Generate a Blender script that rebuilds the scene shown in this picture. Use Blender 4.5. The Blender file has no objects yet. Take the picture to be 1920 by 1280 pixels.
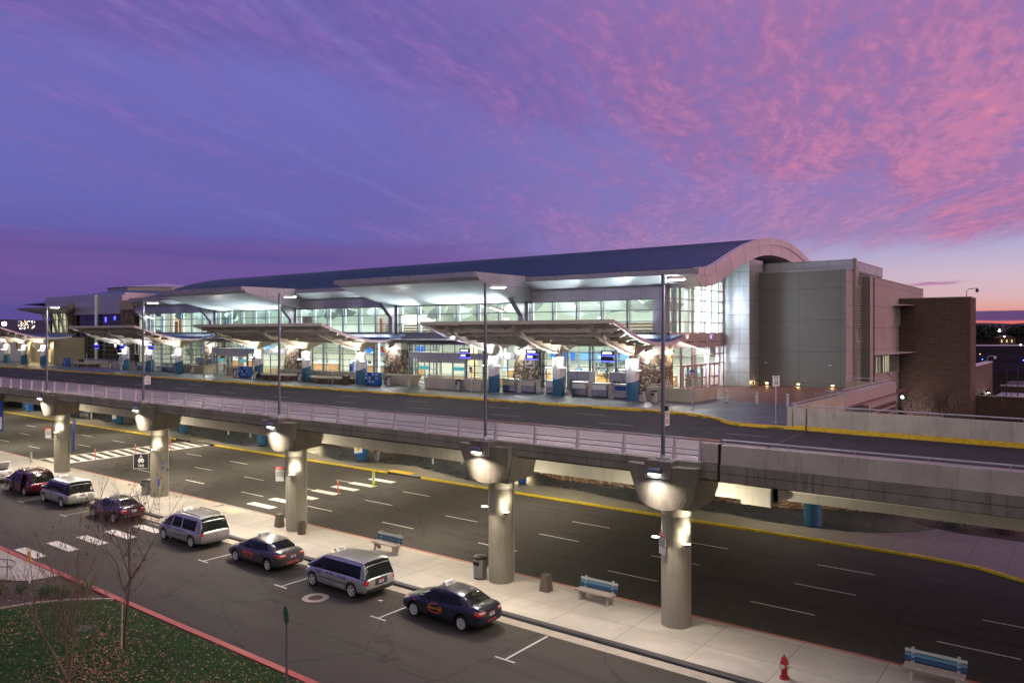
import bpy, bmesh, math, random
from mathutils import Vector, Matrix
from mathutils.bvhtree import BVHTree
random.seed(7)
S = bpy.context.scene
COL = S.collection
PI = math.pi
# ------------------------------------------------------------------ camera
F = 1443.0
YAW = math.atan(1892/1443)
cam_d = bpy.data.cameras.new('camera'); cam = bpy.data.objects.new('camera', cam_d); COL.objects.link(cam)
cam_d.sensor_width = 36; cam_d.lens = 36*F/1920; cam_d.shift_y = -16/1920
cam_d.clip_start = 0.1; cam_d.clip_end = 30000
cam.location = (0, 0, 12.4)
VX, VY = -math.cos(YAW), math.sin(YAW)
cam.rotation_euler = (PI/2, 0, math.atan2(VY, VX) - PI/2)
S.camera = cam
S.render.engine = 'CYCLES'
S.view_settings.view_transform = 'Standard'; S.view_settings.look = 'None'
S.view_settings.exposure = 0; S.view_settings.gamma = 1
S.cycles.max_bounces = 6; S.cycles.diffuse_bounces = 3; S.cycles.glossy_bounces = 3
S.cycles.transparent_max_bounces = 12
S.cycles.sample_clamp_indirect = 3; S.cycles.sample_clamp_direct = 0
S.cycles.caustics_reflective = False; S.cycles.caustics_refractive = False

def lin(c):
    return tuple(((v/255)/12.92 if v/255 <= .04045 else ((v/255+.055)/1.055)**2.4) for v in c)

class NT:
    """tiny node-expression helper"""
    def __init__(s, t): s.t = t; s.n = t.nodes; s.l = t.links
    def node(s, ty, **k):
        n = s.n.new(ty)
        for a, v in k.items(): setattr(n, a, v)
        return n
    def put(s, sock, v):
        if isinstance(v, bpy.types.NodeSocket): s.l.new(v, sock)
        elif v is not None:
            if isinstance(v, (tuple, list)) and len(v) == 3 and sock.type == 'RGBA': v = (*v, 1)
            sock.default_value = v
    def m(s, op, a, b=None, c=None, clamp=False):
        n = s.node('ShaderNodeMath', operation=op, use_clamp=clamp)
        for i, v in enumerate((a, b, c)):
            if v is not None: s.put(n.inputs[i], v)
        return n.outputs[0]
    def mix(s, f, a, b, mode='MIX'):
        n = s.node('ShaderNodeMix', data_type='RGBA', blend_type=mode)
        s.put(n.inputs[0], f); s.put(n.inputs[6], a); s.put(n.inputs[7], b)
        return n.outputs[2]
    def ramp(s, f, pts, mode='LINEAR'):
        n = s.node('ShaderNodeValToRGB'); r = n.color_ramp; r.interpolation = mode
        while len(r.elements) > 1: r.elements.remove(r.elements[-1])
        for i, (p, c) in enumerate(pts):
            e = r.elements[0] if i == 0 else r.elements.new(p)
            e.position = p
            if isinstance(c, (int, float)): c = (c, c, c)
            e.color = (*c[:3], 1)
        s.put(n.inputs[0], f); return n.outputs[0]
    def mr(s, v, a, b, c=0., d=1., smooth=True):
        n = s.node('ShaderNodeMapRange'); n.interpolation_type = 'SMOOTHSTEP' if smooth else 'LINEAR'
        for i, x in enumerate((v, a, b, c, d)): s.put(n.inputs[i], x)
        return n.outputs[0]
    def xyz(s, a, b, c):
        n = s.node('ShaderNodeCombineXYZ')
        for i, v in enumerate((a, b, c)): s.put(n.inputs[i], v)
        return n.outputs[0]
    def noise(s, vec, scale, detail=3, rough=.5, dist=0.):
        n = s.node('ShaderNodeTexNoise'); s.put(n.inputs['Vector'], vec)
        n.inputs['Scale'].default_value = scale; n.inputs['Detail'].default_value = detail
        n.inputs['Roughness'].default_value = rough; n.inputs['Distortion'].default_value = dist
        return n.outputs[0]

# ------------------------------------------------------------------ world (dusk sky with clouds)
W = bpy.data.worlds.new('World'); S.world = W; W.use_nodes = True
W.cycles.sampling_method = 'MANUAL'; W.cycles.sample_map_resolution = 512
t = NT(W.node_tree); t.n.clear()
tc = t.node('ShaderNodeTexCoord'); sp = t.node('ShaderNodeSeparateXYZ'); t.l.new(tc.outputs['Generated'], sp.inputs[0])
dx, dy, dz = sp.outputs
hl = t.m('SQRT', t.m('ADD', t.m('MULTIPLY', dx, dx), t.m('MULTIPLY', dy, dy)))
hl = t.m('MAXIMUM', hl, .001)
te = t.m('DIVIDE', dz, hl)                                   # tan(elevation)
hx, hy_ = t.m('DIVIDE', dx, hl), t.m('DIVIDE', dy, hl)
def azdot(px_off_deg):                                       # cosine to a compass direction
    th = math.atan2(VY, VX) - math.radians(px_off_deg)
    return t.m('ADD', t.m('MULTIPLY', hx, math.cos(th)), t.m('MULTIPLY', hy_, math.sin(th)))
ss = azdot(62)                                               # towards the set sun
warm = t.mr(ss, .18, .93)
L_ = [(0, lin((96, 84, 154))), (.12, lin((92, 82, 162))), (.3, lin((106, 104, 182))), (.55, lin((114, 113, 194))), (1, lin((124, 114, 188)))]
R_ = [(0, lin((215, 90, 95))), (.024, lin((230, 116, 110))), (.048, lin((232, 158, 150))), (.08, lin((222, 182, 188))), (.13, lin((212, 188, 206))), (.2, lin((180, 174, 214))), (.32, lin((146, 144, 208))), (.7, lin((136, 132, 202))), (1, lin((150, 140, 205)))]
e2 = t.m('MULTIPLY', te, 2.0, clamp=True)
clear = t.mix(warm, t.ramp(e2, L_), t.ramp(e2, R_))
# cloud deck coordinates on a plane above, turned so that the streaks run towards a point on the horizon
ths = math.atan2(VY, VX) - math.radians(16)
inv = t.m('DIVIDE', 1.0, t.m('ADD', t.m('MAXIMUM', dz, 0), .045))
cu = t.m('MULTIPLY', t.m('ADD', t.m('MULTIPLY', dx, math.cos(ths)), t.m('MULTIPLY', dy, math.sin(ths))), inv)   # along
cv = t.m('MULTIPLY', t.m('SUBTRACT', t.m('MULTIPLY', dx, math.sin(ths)), t.m('MULTIPLY', dy, math.cos(ths))), inv)  # across
def P3(a, b_, o=0.): return t.xyz(t.m('MULTIPLY', cu, a), t.m('MULTIPLY', cv, b_), o)
wrp = t.noise(P3(.35, .5, 9.), 1.0, 2, .5)                     # slow bend so that the streaks are not ruler straight
cv = t.m('ADD', cv, t.m('MULTIPLY', t.m('SUBTRACT', wrp, .5), 1.1))
big = t.noise(P3(.13, .55, 3.1), 1.0, 3, .5, .3)
mid = t.noise(P3(.42, 1.9, 7.7), 1.4, 5, .55, .2)
fin = t.noise(P3(2.0, 6.6, 1.3), 2.1, 5, .6, .1)
fin2 = t.noise(P3(6.0, 13.0, 5.3), 2.0, 3, .55, .1)
covR = t.mr(ss, .16, .70)
low = t.mr(t.m('ADD', te, t.m('MULTIPLY', t.m('SUBTRACT', mid, .5), .05)), .088, .118)   # the deck ends above the horizon on the warm side
lowL = t.mr(te, -.05, .0)
edge = t.mix(t.mr(ss, .45, .72), lowL, low)
gap = t.m('MULTIPLY', t.m('MULTIPLY', t.mr(te, .10, .16), t.mr(te, .34, .22)), t.m('MULTIPLY', t.mr(ss, .30, .55), t.mr(ss, .90, .72)))
dens = t.m('ADD', t.m('MULTIPLY', big, .9), t.m('ADD', t.m('MULTIPLY', mid, .6), t.m('ADD', t.m('MULTIPLY', fin, .26), t.m('MULTIPLY', fin2, .12))))
dens = t.m('SUBTRACT', t.m('ADD', dens, t.m('MULTIPLY', covR, .50)), t.m('MULTIPLY', gap, .26))
bnd = t.m('SUBTRACT', te, t.m('MINIMUM', .325, t.m('SUBTRACT', .405, t.m('MULTIPLY', ss, .335))))          # lower rim of the main cloud sheet
bnd = t.m('ADD', bnd, t.m('ADD', t.m('MULTIPLY', t.m('SUBTRACT', big, .5), .22), t.m('MULTIPLY', t.m('SUBTRACT', mid, .5), .12)))
main = t.mr(bnd, -.035, .05)
c1 = t.m('MULTIPLY', t.mr(dens, .76, 1.22), .72)
c2 = t.m('MULTIPLY', main, t.mr(t.m('ADD', mid, t.m('MULTIPLY', fin, .5)), .45, .85, .70, 1.0))
cover = t.m('MULTIPLY', t.m('MAXIMUM', c1, c2), edge, clamp=True)
tex = t.m('ADD', t.m('ADD', t.m('MULTIPLY', fin, .40), t.m('ADD', t.m('MULTIPLY', mid, .50), t.m('MULTIPLY', fin2, .30))), t.m('MULTIPLY', t.m('SUBTRACT', t.mr(ss, .4, .95), .5), .08))
pinkR = t.ramp(t.mr(tex, .36, .86, 0, 1, False), [(0, lin((126, 106, 176))), (.3, lin((148, 112, 172))), (.5, lin((168, 114, 166))), (.66, lin((190, 124, 170))), (.84, lin((208, 128, 166))), (1, lin((228, 142, 168)))])
pinkL = t.ramp(t.mr(tex, .38, .80, 0, 1, False), [(0, lin((98, 86, 160))), (.45, lin((116, 96, 172))), (.7, lin((134, 104, 178))), (1, lin((154, 114, 184)))])
cl = t.mix(t.mr(ss, .26, .84), pinkL, pinkR)
veil = t.m('MULTIPLY', cover, t.mr(covR, 0, 1, .80, .95))
sky = t.mix(veil, clear, cl)
strk = t.mr(t.noise(P3(.22, 2.6, 4.4), 1.2, 4, .55, .1), .54, .70)      # thin pale blue lanes between the cloud streets
sky = t.mix(t.m('MULTIPLY', t.m('MULTIPLY', strk, t.mr(te, .06, .12)), .30), sky, lin((128, 132, 210)))
hiv = t.mr(te, .35, .62)                                      # paler lilac overhead on the warm side
sky = t.mix(t.m('MULTIPLY', t.m('MULTIPLY', hiv, covR), .35), sky, lin((186, 150, 215)))
# low dusky bank on the cool side with a rosy upper rim
bankn = t.noise(t.xyz(t.m('MULTIPLY', hx, 1.6), t.m('MULTIPLY', te, 16), 2.), 1.3, 4, .5, .3)
bank = t.m('MULTIPLY', t.mr(t.m('ADD', te, t.m('MULTIPLY', t.m('SUBTRACT', bankn, .5), .05)), .128, .100), t.mr(ss, .62, .34))
bankc = t.mix(t.mr(bankn, .35, .65), lin((84, 76, 148)), lin((116, 86, 156)))
sky = t.mix(t.m('MULTIPLY', bank, .8), sky, bankc)
# thin wisps and the dark bar just above the horizon on the warm side
wn = t.noise(t.xyz(t.m('MULTIPLY', hx, 7), t.m('MULTIPLY', te, 60), 5.), 1.0, 4, .55, .2)
wisp = t.m('MULTIPLY', t.mr(wn, .60, .70), t.m('MULTIPLY', t.mr(te, .03, .045), t.mr(te, .085, .06)))
sky = t.mix(t.m('MULTIPLY', wisp, t.mr(ss, .7, .85)), sky, lin((176, 112, 160)))
wob = t.m('ADD', te, t.m('MULTIPLY', t.m('SUBTRACT', wn, .5), .006))
bar = t.m('MULTIPLY', t.mr(wob, .0125, .0145), t.mr(wob, .0265, .0245))
sky = t.mix(t.m('MULTIPLY', bar, t.mr(ss, .6, .85)), sky, lin((96, 70, 122)))
# bright warm sky added behind the camera, out of view, to light faces turned there
thb = math.atan2(VY, VX)+PI+.35
bk = t.mr(t.m('ADD', t.m('MULTIPLY', dx, math.cos(thb)), t.m('MULTIPLY', dy, math.sin(thb))), -.1, .6)
sky = t.mix(bk, sky, (.62, .55, .46))
nis = t.node('ShaderNodeTexSky', sky_type='NISHITA'); nis.sun_disc = False
nis.sun_elevation = math.radians(1.0); nis.sun_rotation = math.radians(90) - (math.atan2(VY, VX) - math.radians(62))
bg1 = t.node('ShaderNodeBackground'); t.put(bg1.inputs[0], sky); bg1.inputs[1].default_value = .95
bg2 = t.node('ShaderNodeBackground'); t.l.new(nis.outputs[0], bg2.inputs[0]); bg2.inputs[1].default_value = .006
ad = t.node('ShaderNodeAddShader'); t.l.new(bg1.outputs[0], ad.inputs[0]); t.l.new(bg2.outputs[0], ad.inputs[1])
ow = t.node('ShaderNodeOutputWorld'); t.l.new(ad.outputs[0], ow.inputs[0])
# ------------------------------------------------------------------ the last rosy glow from the set sun
sl = bpy.data.lights.new('sun', 'SUN'); sl.energy = .95; sl.angle = math.radians(24); sl.color = (1, .42, .5)
so = bpy.data.objects.new('sun', sl); COL.objects.link(so)
tsun = math.atan2(VY, VX) - math.radians(112)
sd = Vector((math.cos(tsun)*math.cos(.1), math.sin(tsun)*math.cos(.1), math.sin(.1)))
so.rotation_euler = sd.to_track_quat('Z', 'Y').to_euler()

# ------------------------------------------------------------------ materials
MATS = {}
def mat(name, col, rough=.6, metal=0., var=0., vs=3., bump=0., bs=30., spec=.5, col2=None, emit=None, est=0., coat=0., streak=0.):
    if name in MATS: return MATS[name]
    M = bpy.data.materials.new(name); M.use_nodes = True; t = NT(M.node_tree)
    b = t.n['Principled BSDF']; b.inputs['Roughness'].default_value = rough; b.inputs['Metallic'].default_value = metal
    b.inputs['Specular IOR Level'].default_value = spec
    b.inputs['Coat Weight'].default_value = coat
    c = (*col, 1)
    if var or col2:
        g = t.node('ShaderNodeNewGeometry')
        n = t.noise(g.outputs['Position'], vs, 5, .6)
        c2 = col2 or tuple(v*(1-var) for v in col); c1 = col if col2 else tuple(min(1, v*(1+var*.6)) for v in col)
        c = t.mix(t.mr(n, .35, .65), c2, c1)
        if streak:                                  # rain streaks running down the face
            sp_ = t.node('ShaderNodeSeparateXYZ'); t.l.new(g.outputs['Position'], sp_.inputs[0])
            n3 = t.noise(t.xyz(t.m('MULTIPLY', sp_.outputs[0], 5.), t.m('MULTIPLY', sp_.outputs[1], 5.), t.m('MULTIPLY', sp_.outputs[2], .35)), 1., 4, .6)
            n4 = t.noise(g.outputs['Position'], 26., 2, .5)
            c = t.mix(t.mr(n3, .50, .72, 0, streak), c, tuple(v*.45 for v in col)); c = t.mix(t.mr(n4, .66, .74, 0, streak*.7), c, tuple(v*.4 for v in col))
        t.put(b.inputs['Base Color'], c)
        r = t.mr(n, .3, .7, rough*.85, min(1, rough*1.15)); t.put(b.inputs['Roughness'], r)
    else: b.inputs['Base Color'].default_value = c
    if bump:
        g = t.node('ShaderNodeNewGeometry'); n = t.noise(g.outputs['Position'], bs, 3, .6)
        bp = t.node('ShaderNodeBump'); bp.inputs['Strength'].default_value = bump; bp.inputs['Distance'].default_value = .02
        t.put(bp.inputs['Height'], n); t.put(b.inputs['Normal'], bp.outputs[0])
    if emit:
        b.inputs['Emission Color'].default_value = (*emit, 1); b.inputs['Emission Strength'].default_value = est
    MATS[name] = M; return M

def wallcoord(t):
    g = t.node('ShaderNodeNewGeometry'); s = t.node('ShaderNodeSeparateXYZ'); t.l.new(g.outputs['Position'], s.inputs[0])
    return t.xyz(t.m('ADD', s.outputs[0], s.outputs[1]), s.outputs[2], 0.), s, g

def tiled(name, c1, c2, mortar, bw, bh, ms=.01, rough=.6, metal=0., floor=False, offset=.0, bump=.3, zoff=0., xoff=0., var=.15, vs=.6, spec=.5, stain=None):
    """rectangular panels, bricks, blocks or paving with joints, laid out in metres"""
    M = bpy.data.materials.new(name); M.use_nodes = True; t = NT(M.node_tree); b = t.n['Principled BSDF']
    vec, s, g = wallcoord(t)
    if floor: vec = t.xyz(t.m('ADD', s.outputs[0], xoff), t.m('ADD', s.outputs[1], zoff), 0.)
    else:
        vec = t.xyz(t.m('ADD', t.m('ADD', s.outputs[0], s.outputs[1]), xoff), t.m('ADD', s.outputs[2], zoff), 0.)
    k = t.node('ShaderNodeTexBrick'); t.put(k.inputs['Vector'], vec); k.offset = offset; k.squash = 1
    k.inputs['Scale'].default_value = 1; k.inputs['Mortar Size'].default_value = ms; k.inputs['Mortar Smooth'].default_value = .1
    k.inputs['Brick Width'].default_value = bw; k.inputs['Row Height'].default_value = bh; k.inputs['Bias'].default_value = 0
    for i, c in ((1, c1), (2, c2), (3, mortar)): k.inputs[i].default_value = (*c, 1)
    n = t.noise(g.outputs['Position'], vs, 5, .65)
    c = t.mix(1.0, k.outputs[0], t.mr(n, .3, .7, 1-var, 1+var*.5), 'MULTIPLY')
    if stain:
        n2 = t.noise(g.outputs['Position'], .22, 4, .6, 1.)
        c = t.mix(t.mr(n2, .52, .66, 0, .6), c, stain)
    t.put(b.inputs['Base Color'], c)
    t.put(b.inputs['Roughness'], t.mr(n, .3, .7, rough*.8, min(1, rough*1.2))); b.inputs['Metallic'].default_value = metal
    b.inputs['Specular IOR Level'].default_value = spec
    bp = t.node('ShaderNodeBump'); bp.inputs['Strength'].default_value = bump; bp.inputs['Distance'].default_value = .012
    t.put(bp.inputs['Height'], t.m('SUBTRACT', 1., k.outputs['Fac'])); t.put(b.inputs['Normal'], bp.outputs[0])
    MATS[name] = M; return M

def rubble(name, cols, mortar, scale=3.2, rough=.75):
    M = bpy.data.materials.new(name); M.use_nodes = True; t = NT(M.node_tree); b = t.n['Principled BSDF']
    g = t.node('ShaderNodeNewGeometry')
    w = t.node('ShaderNodeVectorMath', operation='ADD'); t.l.new(g.outputs['Position'], w.inputs[0])
    nn = t.node('ShaderNodeTexNoise'); nn.inputs['Scale'].default_value = 2.; t.l.new(g.outputs['Position'], nn.inputs['Vector'])
    sc = t.node('ShaderNodeVectorMath', operation='SCALE'); t.l.new(nn.outputs[1], sc.inputs[0]); sc.inputs[3].default_value = .25
    t.l.new(sc.outputs[0], w.inputs[1])
    v = t.node('ShaderNodeTexVoronoi', feature='F1'); t.l.new(w.outputs[0], v.inputs['Vector']); v.inputs['Scale'].default_value = scale
    e = t.node('ShaderNodeTexVoronoi', feature='DISTANCE_TO_EDGE'); t.l.new(w.outputs[0], e.inputs['Vector']); e.inputs['Scale'].default_value = scale
    sx = t.node('ShaderNodeSeparateColor'); t.l.new(v.outputs['Color'], sx.inputs[0])
    c = t.ramp(sx.outputs[0], [((i+.0)/len(cols), q) for i, q in enumerate(cols)], 'CONSTANT')
    ed = t.mr(e.outputs['Distance'], .02, .07)
    c = t.mix(ed, mortar, c); t.put(b.inputs['Base Color'], c); b.inputs['Roughness'].default_value = rough
    bp = t.node('ShaderNodeBump'); bp.inputs['Strength'].default_value = .9; bp.inputs['Distance'].default_value = .05
    t.put(bp.inputs['Height'], t.mr(e.outputs['Distance'], .0, .22)); t.put(b.inputs['Normal'], bp.outputs[0])
    MATS[name] = M; return M

def asphalt(name, c1, c2, dark, along=1.):
    M = bpy.data.materials.new(name); M.use_nodes = True; t = NT(M.node_tree); b = t.n['Principled BSDF']
    g = t.node('ShaderNodeNewGeometry'); s = t.node('ShaderNodeSeparateXYZ'); t.l.new(g.outputs['Position'], s.inputs[0])
    P = g.outputs['Position']
    grain = t.noise(P, 38, 3, .7); mott = t.noise(P, .55, 5, .62, .6)
    track = t.noise(t.xyz(t.m('MULTIPLY', s.outputs[0], .09), t.m('MULTIPLY', s.outputs[1], .8), 0.), 1.6, 4, .55, .3)
    c = t.mix(t.mr(mott, .3, .7), c2, c1)
    c = t.mix(t.mr(track, .50, .68, 0, .35), c, dark)
    c = t.mix(1.0, c, t.mr(grain, .25, .75, .62, 1.38), 'MULTIPLY')
    tl_ = t.noise(t.xyz(t.m('MULTIPLY', s.outputs[0], .02), t.m('MULTIPLY', s.outputs[1], 3.2), 4.), 1.3, 2, .5)
    c = t.mix(t.mr(tl_, .60, .70, 0, .28), c, dark)
    vc = t.node('ShaderNodeTexVoronoi', feature='DISTANCE_TO_EDGE'); vc.inputs['Scale'].default_value = .16
    wn_ = t.node('ShaderNodeTexNoise'); wn_.inputs['Scale'].default_value = .9; wn_.inputs['Detail'].default_value = 4; t.l.new(P, wn_.inputs['Vector'])
    wv = t.node('ShaderNodeVectorMath', operation='ADD'); t.l.new(P, wv.inputs[0]); t.l.new(wn_.outputs[1], wv.inputs[1]); t.l.new(wv.outputs[0], vc.inputs['Vector'])
    c = t.mix(t.mr(vc.outputs['Distance'], .012, .004, 0, .45), c, dark)
    spots = t.noise(P, 2.3, 2, .5); c = t.mix(t.mr(spots, .69, .74, 0, .5), c, dark)
    t.put(b.inputs['Base Color'], c); t.put(b.inputs['Roughness'], t.mr(mott, .3, .7, .7, .9)); b.inputs['Specular IOR Level'].default_value = .16
    bp = t.node('ShaderNodeBump'); bp.inputs['Strength'].default_value = .35; bp.inputs['Distance'].default_value = .01
    t.put(bp.inputs['Height'], grain); t.put(b.inputs['Normal'], bp.outputs[0])
    MATS[name] = M; return M

def glassmat(name, tint=(.8, .9, .88), refl=.12, rough=.02):
    M = bpy.data.materials.new(name); M.use_nodes = True; t = NT(M.node_tree); t.n.clear()
    tr = t.node('ShaderNodeBsdfTransparent'); tr.inputs[0].default_value = (*tint, 1)
    gl = t.node('ShaderNodeBsdfGlossy'); gl.inputs[1].default_value = rough
    lw = t.node('ShaderNodeLayerWeight'); lw.inputs[0].default_value = .25
    mx = t.node('ShaderNodeMixShader'); t.put(mx.inputs[0], t.mr(lw.outputs['Fresnel'], 0, 1, refl*.45, 1, False))
    t.l.new(tr.outputs[0], mx.inputs[1]); t.l.new(gl.outputs[0], mx.inputs[2])
    o = t.node('ShaderNodeOutputMaterial'); t.l.new(mx.outputs[0], o.inputs[0])
    MATS[name] = M; return M

def glow(name, col, st):
    if name in MATS: return MATS[name]
    M = bpy.data.materials.new(name); M.use_nodes = True; t = NT(M.node_tree); t.n.clear()
    e = t.node('ShaderNodeEmission'); e.inputs[0].default_value = (*col, 1); e.inputs[1].default_value = st
    o = t.node('ShaderNodeOutputMaterial'); t.l.new(e.outputs[0], o.inputs[0]); MATS[name] = M; return M

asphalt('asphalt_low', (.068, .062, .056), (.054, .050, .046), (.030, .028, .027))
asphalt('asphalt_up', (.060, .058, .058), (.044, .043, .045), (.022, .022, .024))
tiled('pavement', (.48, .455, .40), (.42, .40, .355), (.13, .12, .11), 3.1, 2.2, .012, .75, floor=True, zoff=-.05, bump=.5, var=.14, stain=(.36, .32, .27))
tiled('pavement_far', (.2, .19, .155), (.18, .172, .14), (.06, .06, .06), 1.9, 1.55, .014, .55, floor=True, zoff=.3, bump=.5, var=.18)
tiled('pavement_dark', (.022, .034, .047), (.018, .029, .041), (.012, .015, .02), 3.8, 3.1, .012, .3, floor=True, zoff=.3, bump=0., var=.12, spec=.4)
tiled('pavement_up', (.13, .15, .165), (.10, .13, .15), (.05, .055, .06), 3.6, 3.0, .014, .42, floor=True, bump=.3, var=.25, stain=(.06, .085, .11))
tiled('plaza_brick', (.20, .075, .055), (.15, .06, .05), (.08, .05, .045), .6, .3, .012, .5, floor=True, offset=.5, var=.2)
mat('pale_strip', (.33, .295, .265), .7, var=.18, vs=.8, bump=.2)
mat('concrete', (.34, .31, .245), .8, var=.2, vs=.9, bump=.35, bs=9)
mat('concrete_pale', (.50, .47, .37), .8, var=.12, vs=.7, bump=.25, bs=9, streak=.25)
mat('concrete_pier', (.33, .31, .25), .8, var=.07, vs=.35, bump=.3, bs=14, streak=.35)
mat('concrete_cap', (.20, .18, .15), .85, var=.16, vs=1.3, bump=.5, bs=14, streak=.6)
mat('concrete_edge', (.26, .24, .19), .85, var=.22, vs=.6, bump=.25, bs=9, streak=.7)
mat('concrete_dark', (.10, .095, .08), .85, var=.25, vs=1.2, bump=.2)
mat('concrete_joint', (.02, .02, .02), .9)
mat('concrete_barrier', (.48, .435, .36), .8, var=.14, vs=.8, bump=.3, bs=12, streak=.4)
mat('black_kerb', (.035, .035, .04), .6, var=.3, vs=4)
mat('gutter', (.36, .32, .27), .75, var=.15, vs=2)
mat('yellow_paint', (.80, .55, .02), .55, col2=(.62, .38, .015), vs=5)
mat('yellow_bright', (.85, .66, .03), .5, col2=(.55, .40, .02), vs=7)
mat('worn_black', (.02, .02, .018), .7)
mat('red_paint', (.45, .05, .045), .6, col2=(.33, .04, .035), vs=6)
mat('red_paint_worn', (.55, .16, .12), .6, col2=(.42, .14, .11), vs=6)
mat('white_paint', (.72, .70, .66), .6, col2=(.58, .56, .53), vs=9)
mat('white_paint_worn', (.5, .49, .48), .6, col2=(.34, .33, .32), vs=9)
tiled('panel', (.40, .40, .45), (.37, .37, .42), (.05, .05, .06), 1.83, 1.0, .012, .38, .55, zoff=-.4, bump=.2, var=.06, xoff=.35)
tiled('panel_tower', (.46, .47, .52), (.43, .44, .49), (.04, .04, .05), 1.35, 1.42, .014, .36, .5, zoff=.02, bump=.25, var=.05)
tiled('panel_small', (.44, .45, .52), (.42, .43, .5), (.05, .05, .06), 2.4, 1.3, .014, .38, .5, zoff=.1, bump=.2, var=.05)
tiled('soffit_panel', (.62, .65, .68), (.6, .63, .66), (.12, .12, .13), 3.0, 1.4, .012, .38, .35, floor=True, bump=.05, var=.03)
tiled('box_panel', (.18, .168, .165), (.173, .162, .16), (.05, .05, .05), 3.9, 3.05, .016, .75, zoff=-1.42, xoff=1.0, bump=.4, var=.08)
tiled('rose_lit_panel', (.44, .35, .37), (.42, .335, .355), (.09, .08, .08), 1.9, 2.2, .018, .7, zoff=.3, bump=.4, var=.06)  # pink dusk glow on the right-facing walls is put into this colour
tiled('brick', (.125, .055, .042), (.075, .036, .03), (.15, .115, .10), .62, .205, .022, .85, offset=.5, bump=.5, var=.2)
tiled('brick_dark', (.10, .05, .04), (.07, .04, .03), (.06, .05, .045), .6, .2, .02, .85, offset=.5, bump=.5, var=.2)
tiled('floor_tile', (.30, .36, .33), (.27, .33, .31), (.12, .14, .13), 1.2, 1.2, .01, .18, floor=True, bump=.1)
tiled('wood_panel', (.50, .27, .11), (.42, .22, .085), (.25, .13, .05), .55, .3, .01, .5, bump=.2, var=.1)
rubble('river_stone', [(.16, .11, .075), (.32, .26, .2), (.10, .075, .06), (.24, .15, .09), (.40, .36, .31), (.13, .10, .085), (.29, .20, .13)], (.02, .017, .015), 2.6)
rubble('stone_base', [(.45, .33, .2), (.34, .2, .11), (.5, .4, .27), (.28, .17, .1), (.42, .28, .16)], (.05, .04, .03), 2.8)
rubble('stone_dark', [(.14, .07, .055), (.2, .12, .09), (.08, .05, .045), (.17, .09, .07), (.26, .2, .18)], (.02, .017, .015), 3.4)
mat('roof_blue', (.055, .12, .27), .34, .3, var=.08, vs=.3)
mat('roof_blue_pale', (.10, .17, .36), .4, .4)
mat('fascia', (.66, .57, .62), .45, .35, var=.05, vs=.4)  # base colour carries some of the rosy dusk light on the end faces
mat('fascia_grey', (.36, .34, .37), .42, .4, var=.05, vs=.4)
mat('mullion', (.15, .18, .23), .35, .5)
mat('mullion_dark', (.10, .11, .14), .4, .5)
mat('mullion_rose_lit', (.50, .36, .40), .4, .4)  # end wall frames, with the rosy sky light mixed into the colour
mat('fin_white', (.88, .92, .90), .5)
mat('beige_steel', (.50, .45, .38), .5, var=.06, vs=.6)
mat('beige_deck', (.60, .56, .48), .6)
mat('col_white', (.66, .66, .74), .45)
mat('col_blue', (.028, .13, .26), .45, var=.12, vs=1.)
mat('pole_grey', (.16, .18, .22), .4, .6)
mat('galv', (.50, .50, .50), .4, .35, var=.12, vs=3)
mat('rust_rail', (.45, .46, .48), .45, .5, col2=(.42, .22, .13), vs=.5)
mat('steel', (.55, .55, .56), .22, .9)
mat('steel_dark', (.06, .06, .065), .4, .4)
mat('black', (.012, .012, .013), .5)
mat('rubber', (.012, .012, .012), .75)
mat('navy', (.02, .035, .13), .45)
mat('blue_box', (.015, .11, .42), .4)
mat('blue_box_dark', (.008, .035, .14), .4)
mat('paper', (.6, .62, .64), .7, col2=(.2, .35, .5), vs=9)
mat('white', (.75, .76, .78), .5)
mat('plate_white', (.36, .37, .38), .5)
mat('white_wall', (.62, .64, .58), .7)
mat('hall_wall', (.64, .66, .57), .8)
mat('hall_ceiling', (.62, .66, .64), .8)
mat('sail', (.30, .37, .34), .7)
mat('cream', (.66, .58, .42), .7)
mat('tan_wall', (.34, .26, .2), .8, var=.1)
mat('wood', (.45, .24, .1), .5, var=.2, vs=3)
mat('wood_door', (.42, .17, .06), .5)
mat('sign_red', (.5, .02, .03), .5)
mat('sign_blue', (.02, .05, .3), .5)
mat('sign_yellow', (.85, .5, .02), .5)
mat('orange_red', (.8, .06, .02), .5)
mat('lime', (.55, .8, .03), .5)
mat('green_sign', (.03, .12, .06), .5)
mat('ink', (.012, .012, .015), .6)
mat('aggregate', (.2, .165, .12), .9, col2=(.11, .09, .07), vs=45, bump=.5, bs=60)
mat('bench_concrete', (.42, .38, .33), .85, var=.15, vs=6, bump=.3, bs=30)
mat('slat_pale', (.42, .48, .46), .6); mat('slat_sky', (.09, .23, .36), .6); mat('slat_blue', (.012, .075, .18), .6)
mat('hydrant_red', (.36, .015, .015), .4); mat('hydrant_white', (.65, .62, .55), .5)
mat('leaf_green', (.03, .09, .025), .6, col2=(.06, .14, .04), vs=20)
mat('leaf_red', (.10, .018, .015), .6, col2=(.16, .05, .02), vs=20)
mat('leaf_fallen', (.58, .36, .26), .8, col2=(.26, .13, .08), vs=8)
mat('leaf_yellow', (.6, .35, .05), .8); mat('leaf_tan', (.20, .17, .08), .8, col2=(.12, .13, .06), vs=15)
mat('bark', (.085, .06, .045), .85, var=.25, vs=9, bump=.4)
mat('bark_pale', (.17, .13, .10), .85, var=.2, vs=9)
mat('mulch', (.045, .03, .024), .95, col2=(.09, .06, .05), vs=22, bump=.8, bs=25)
mat('lawn_base', (.012, .04, .008), .95, col2=(.02, .045, .012), vs=6, bump=.6, bs=60)
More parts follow.
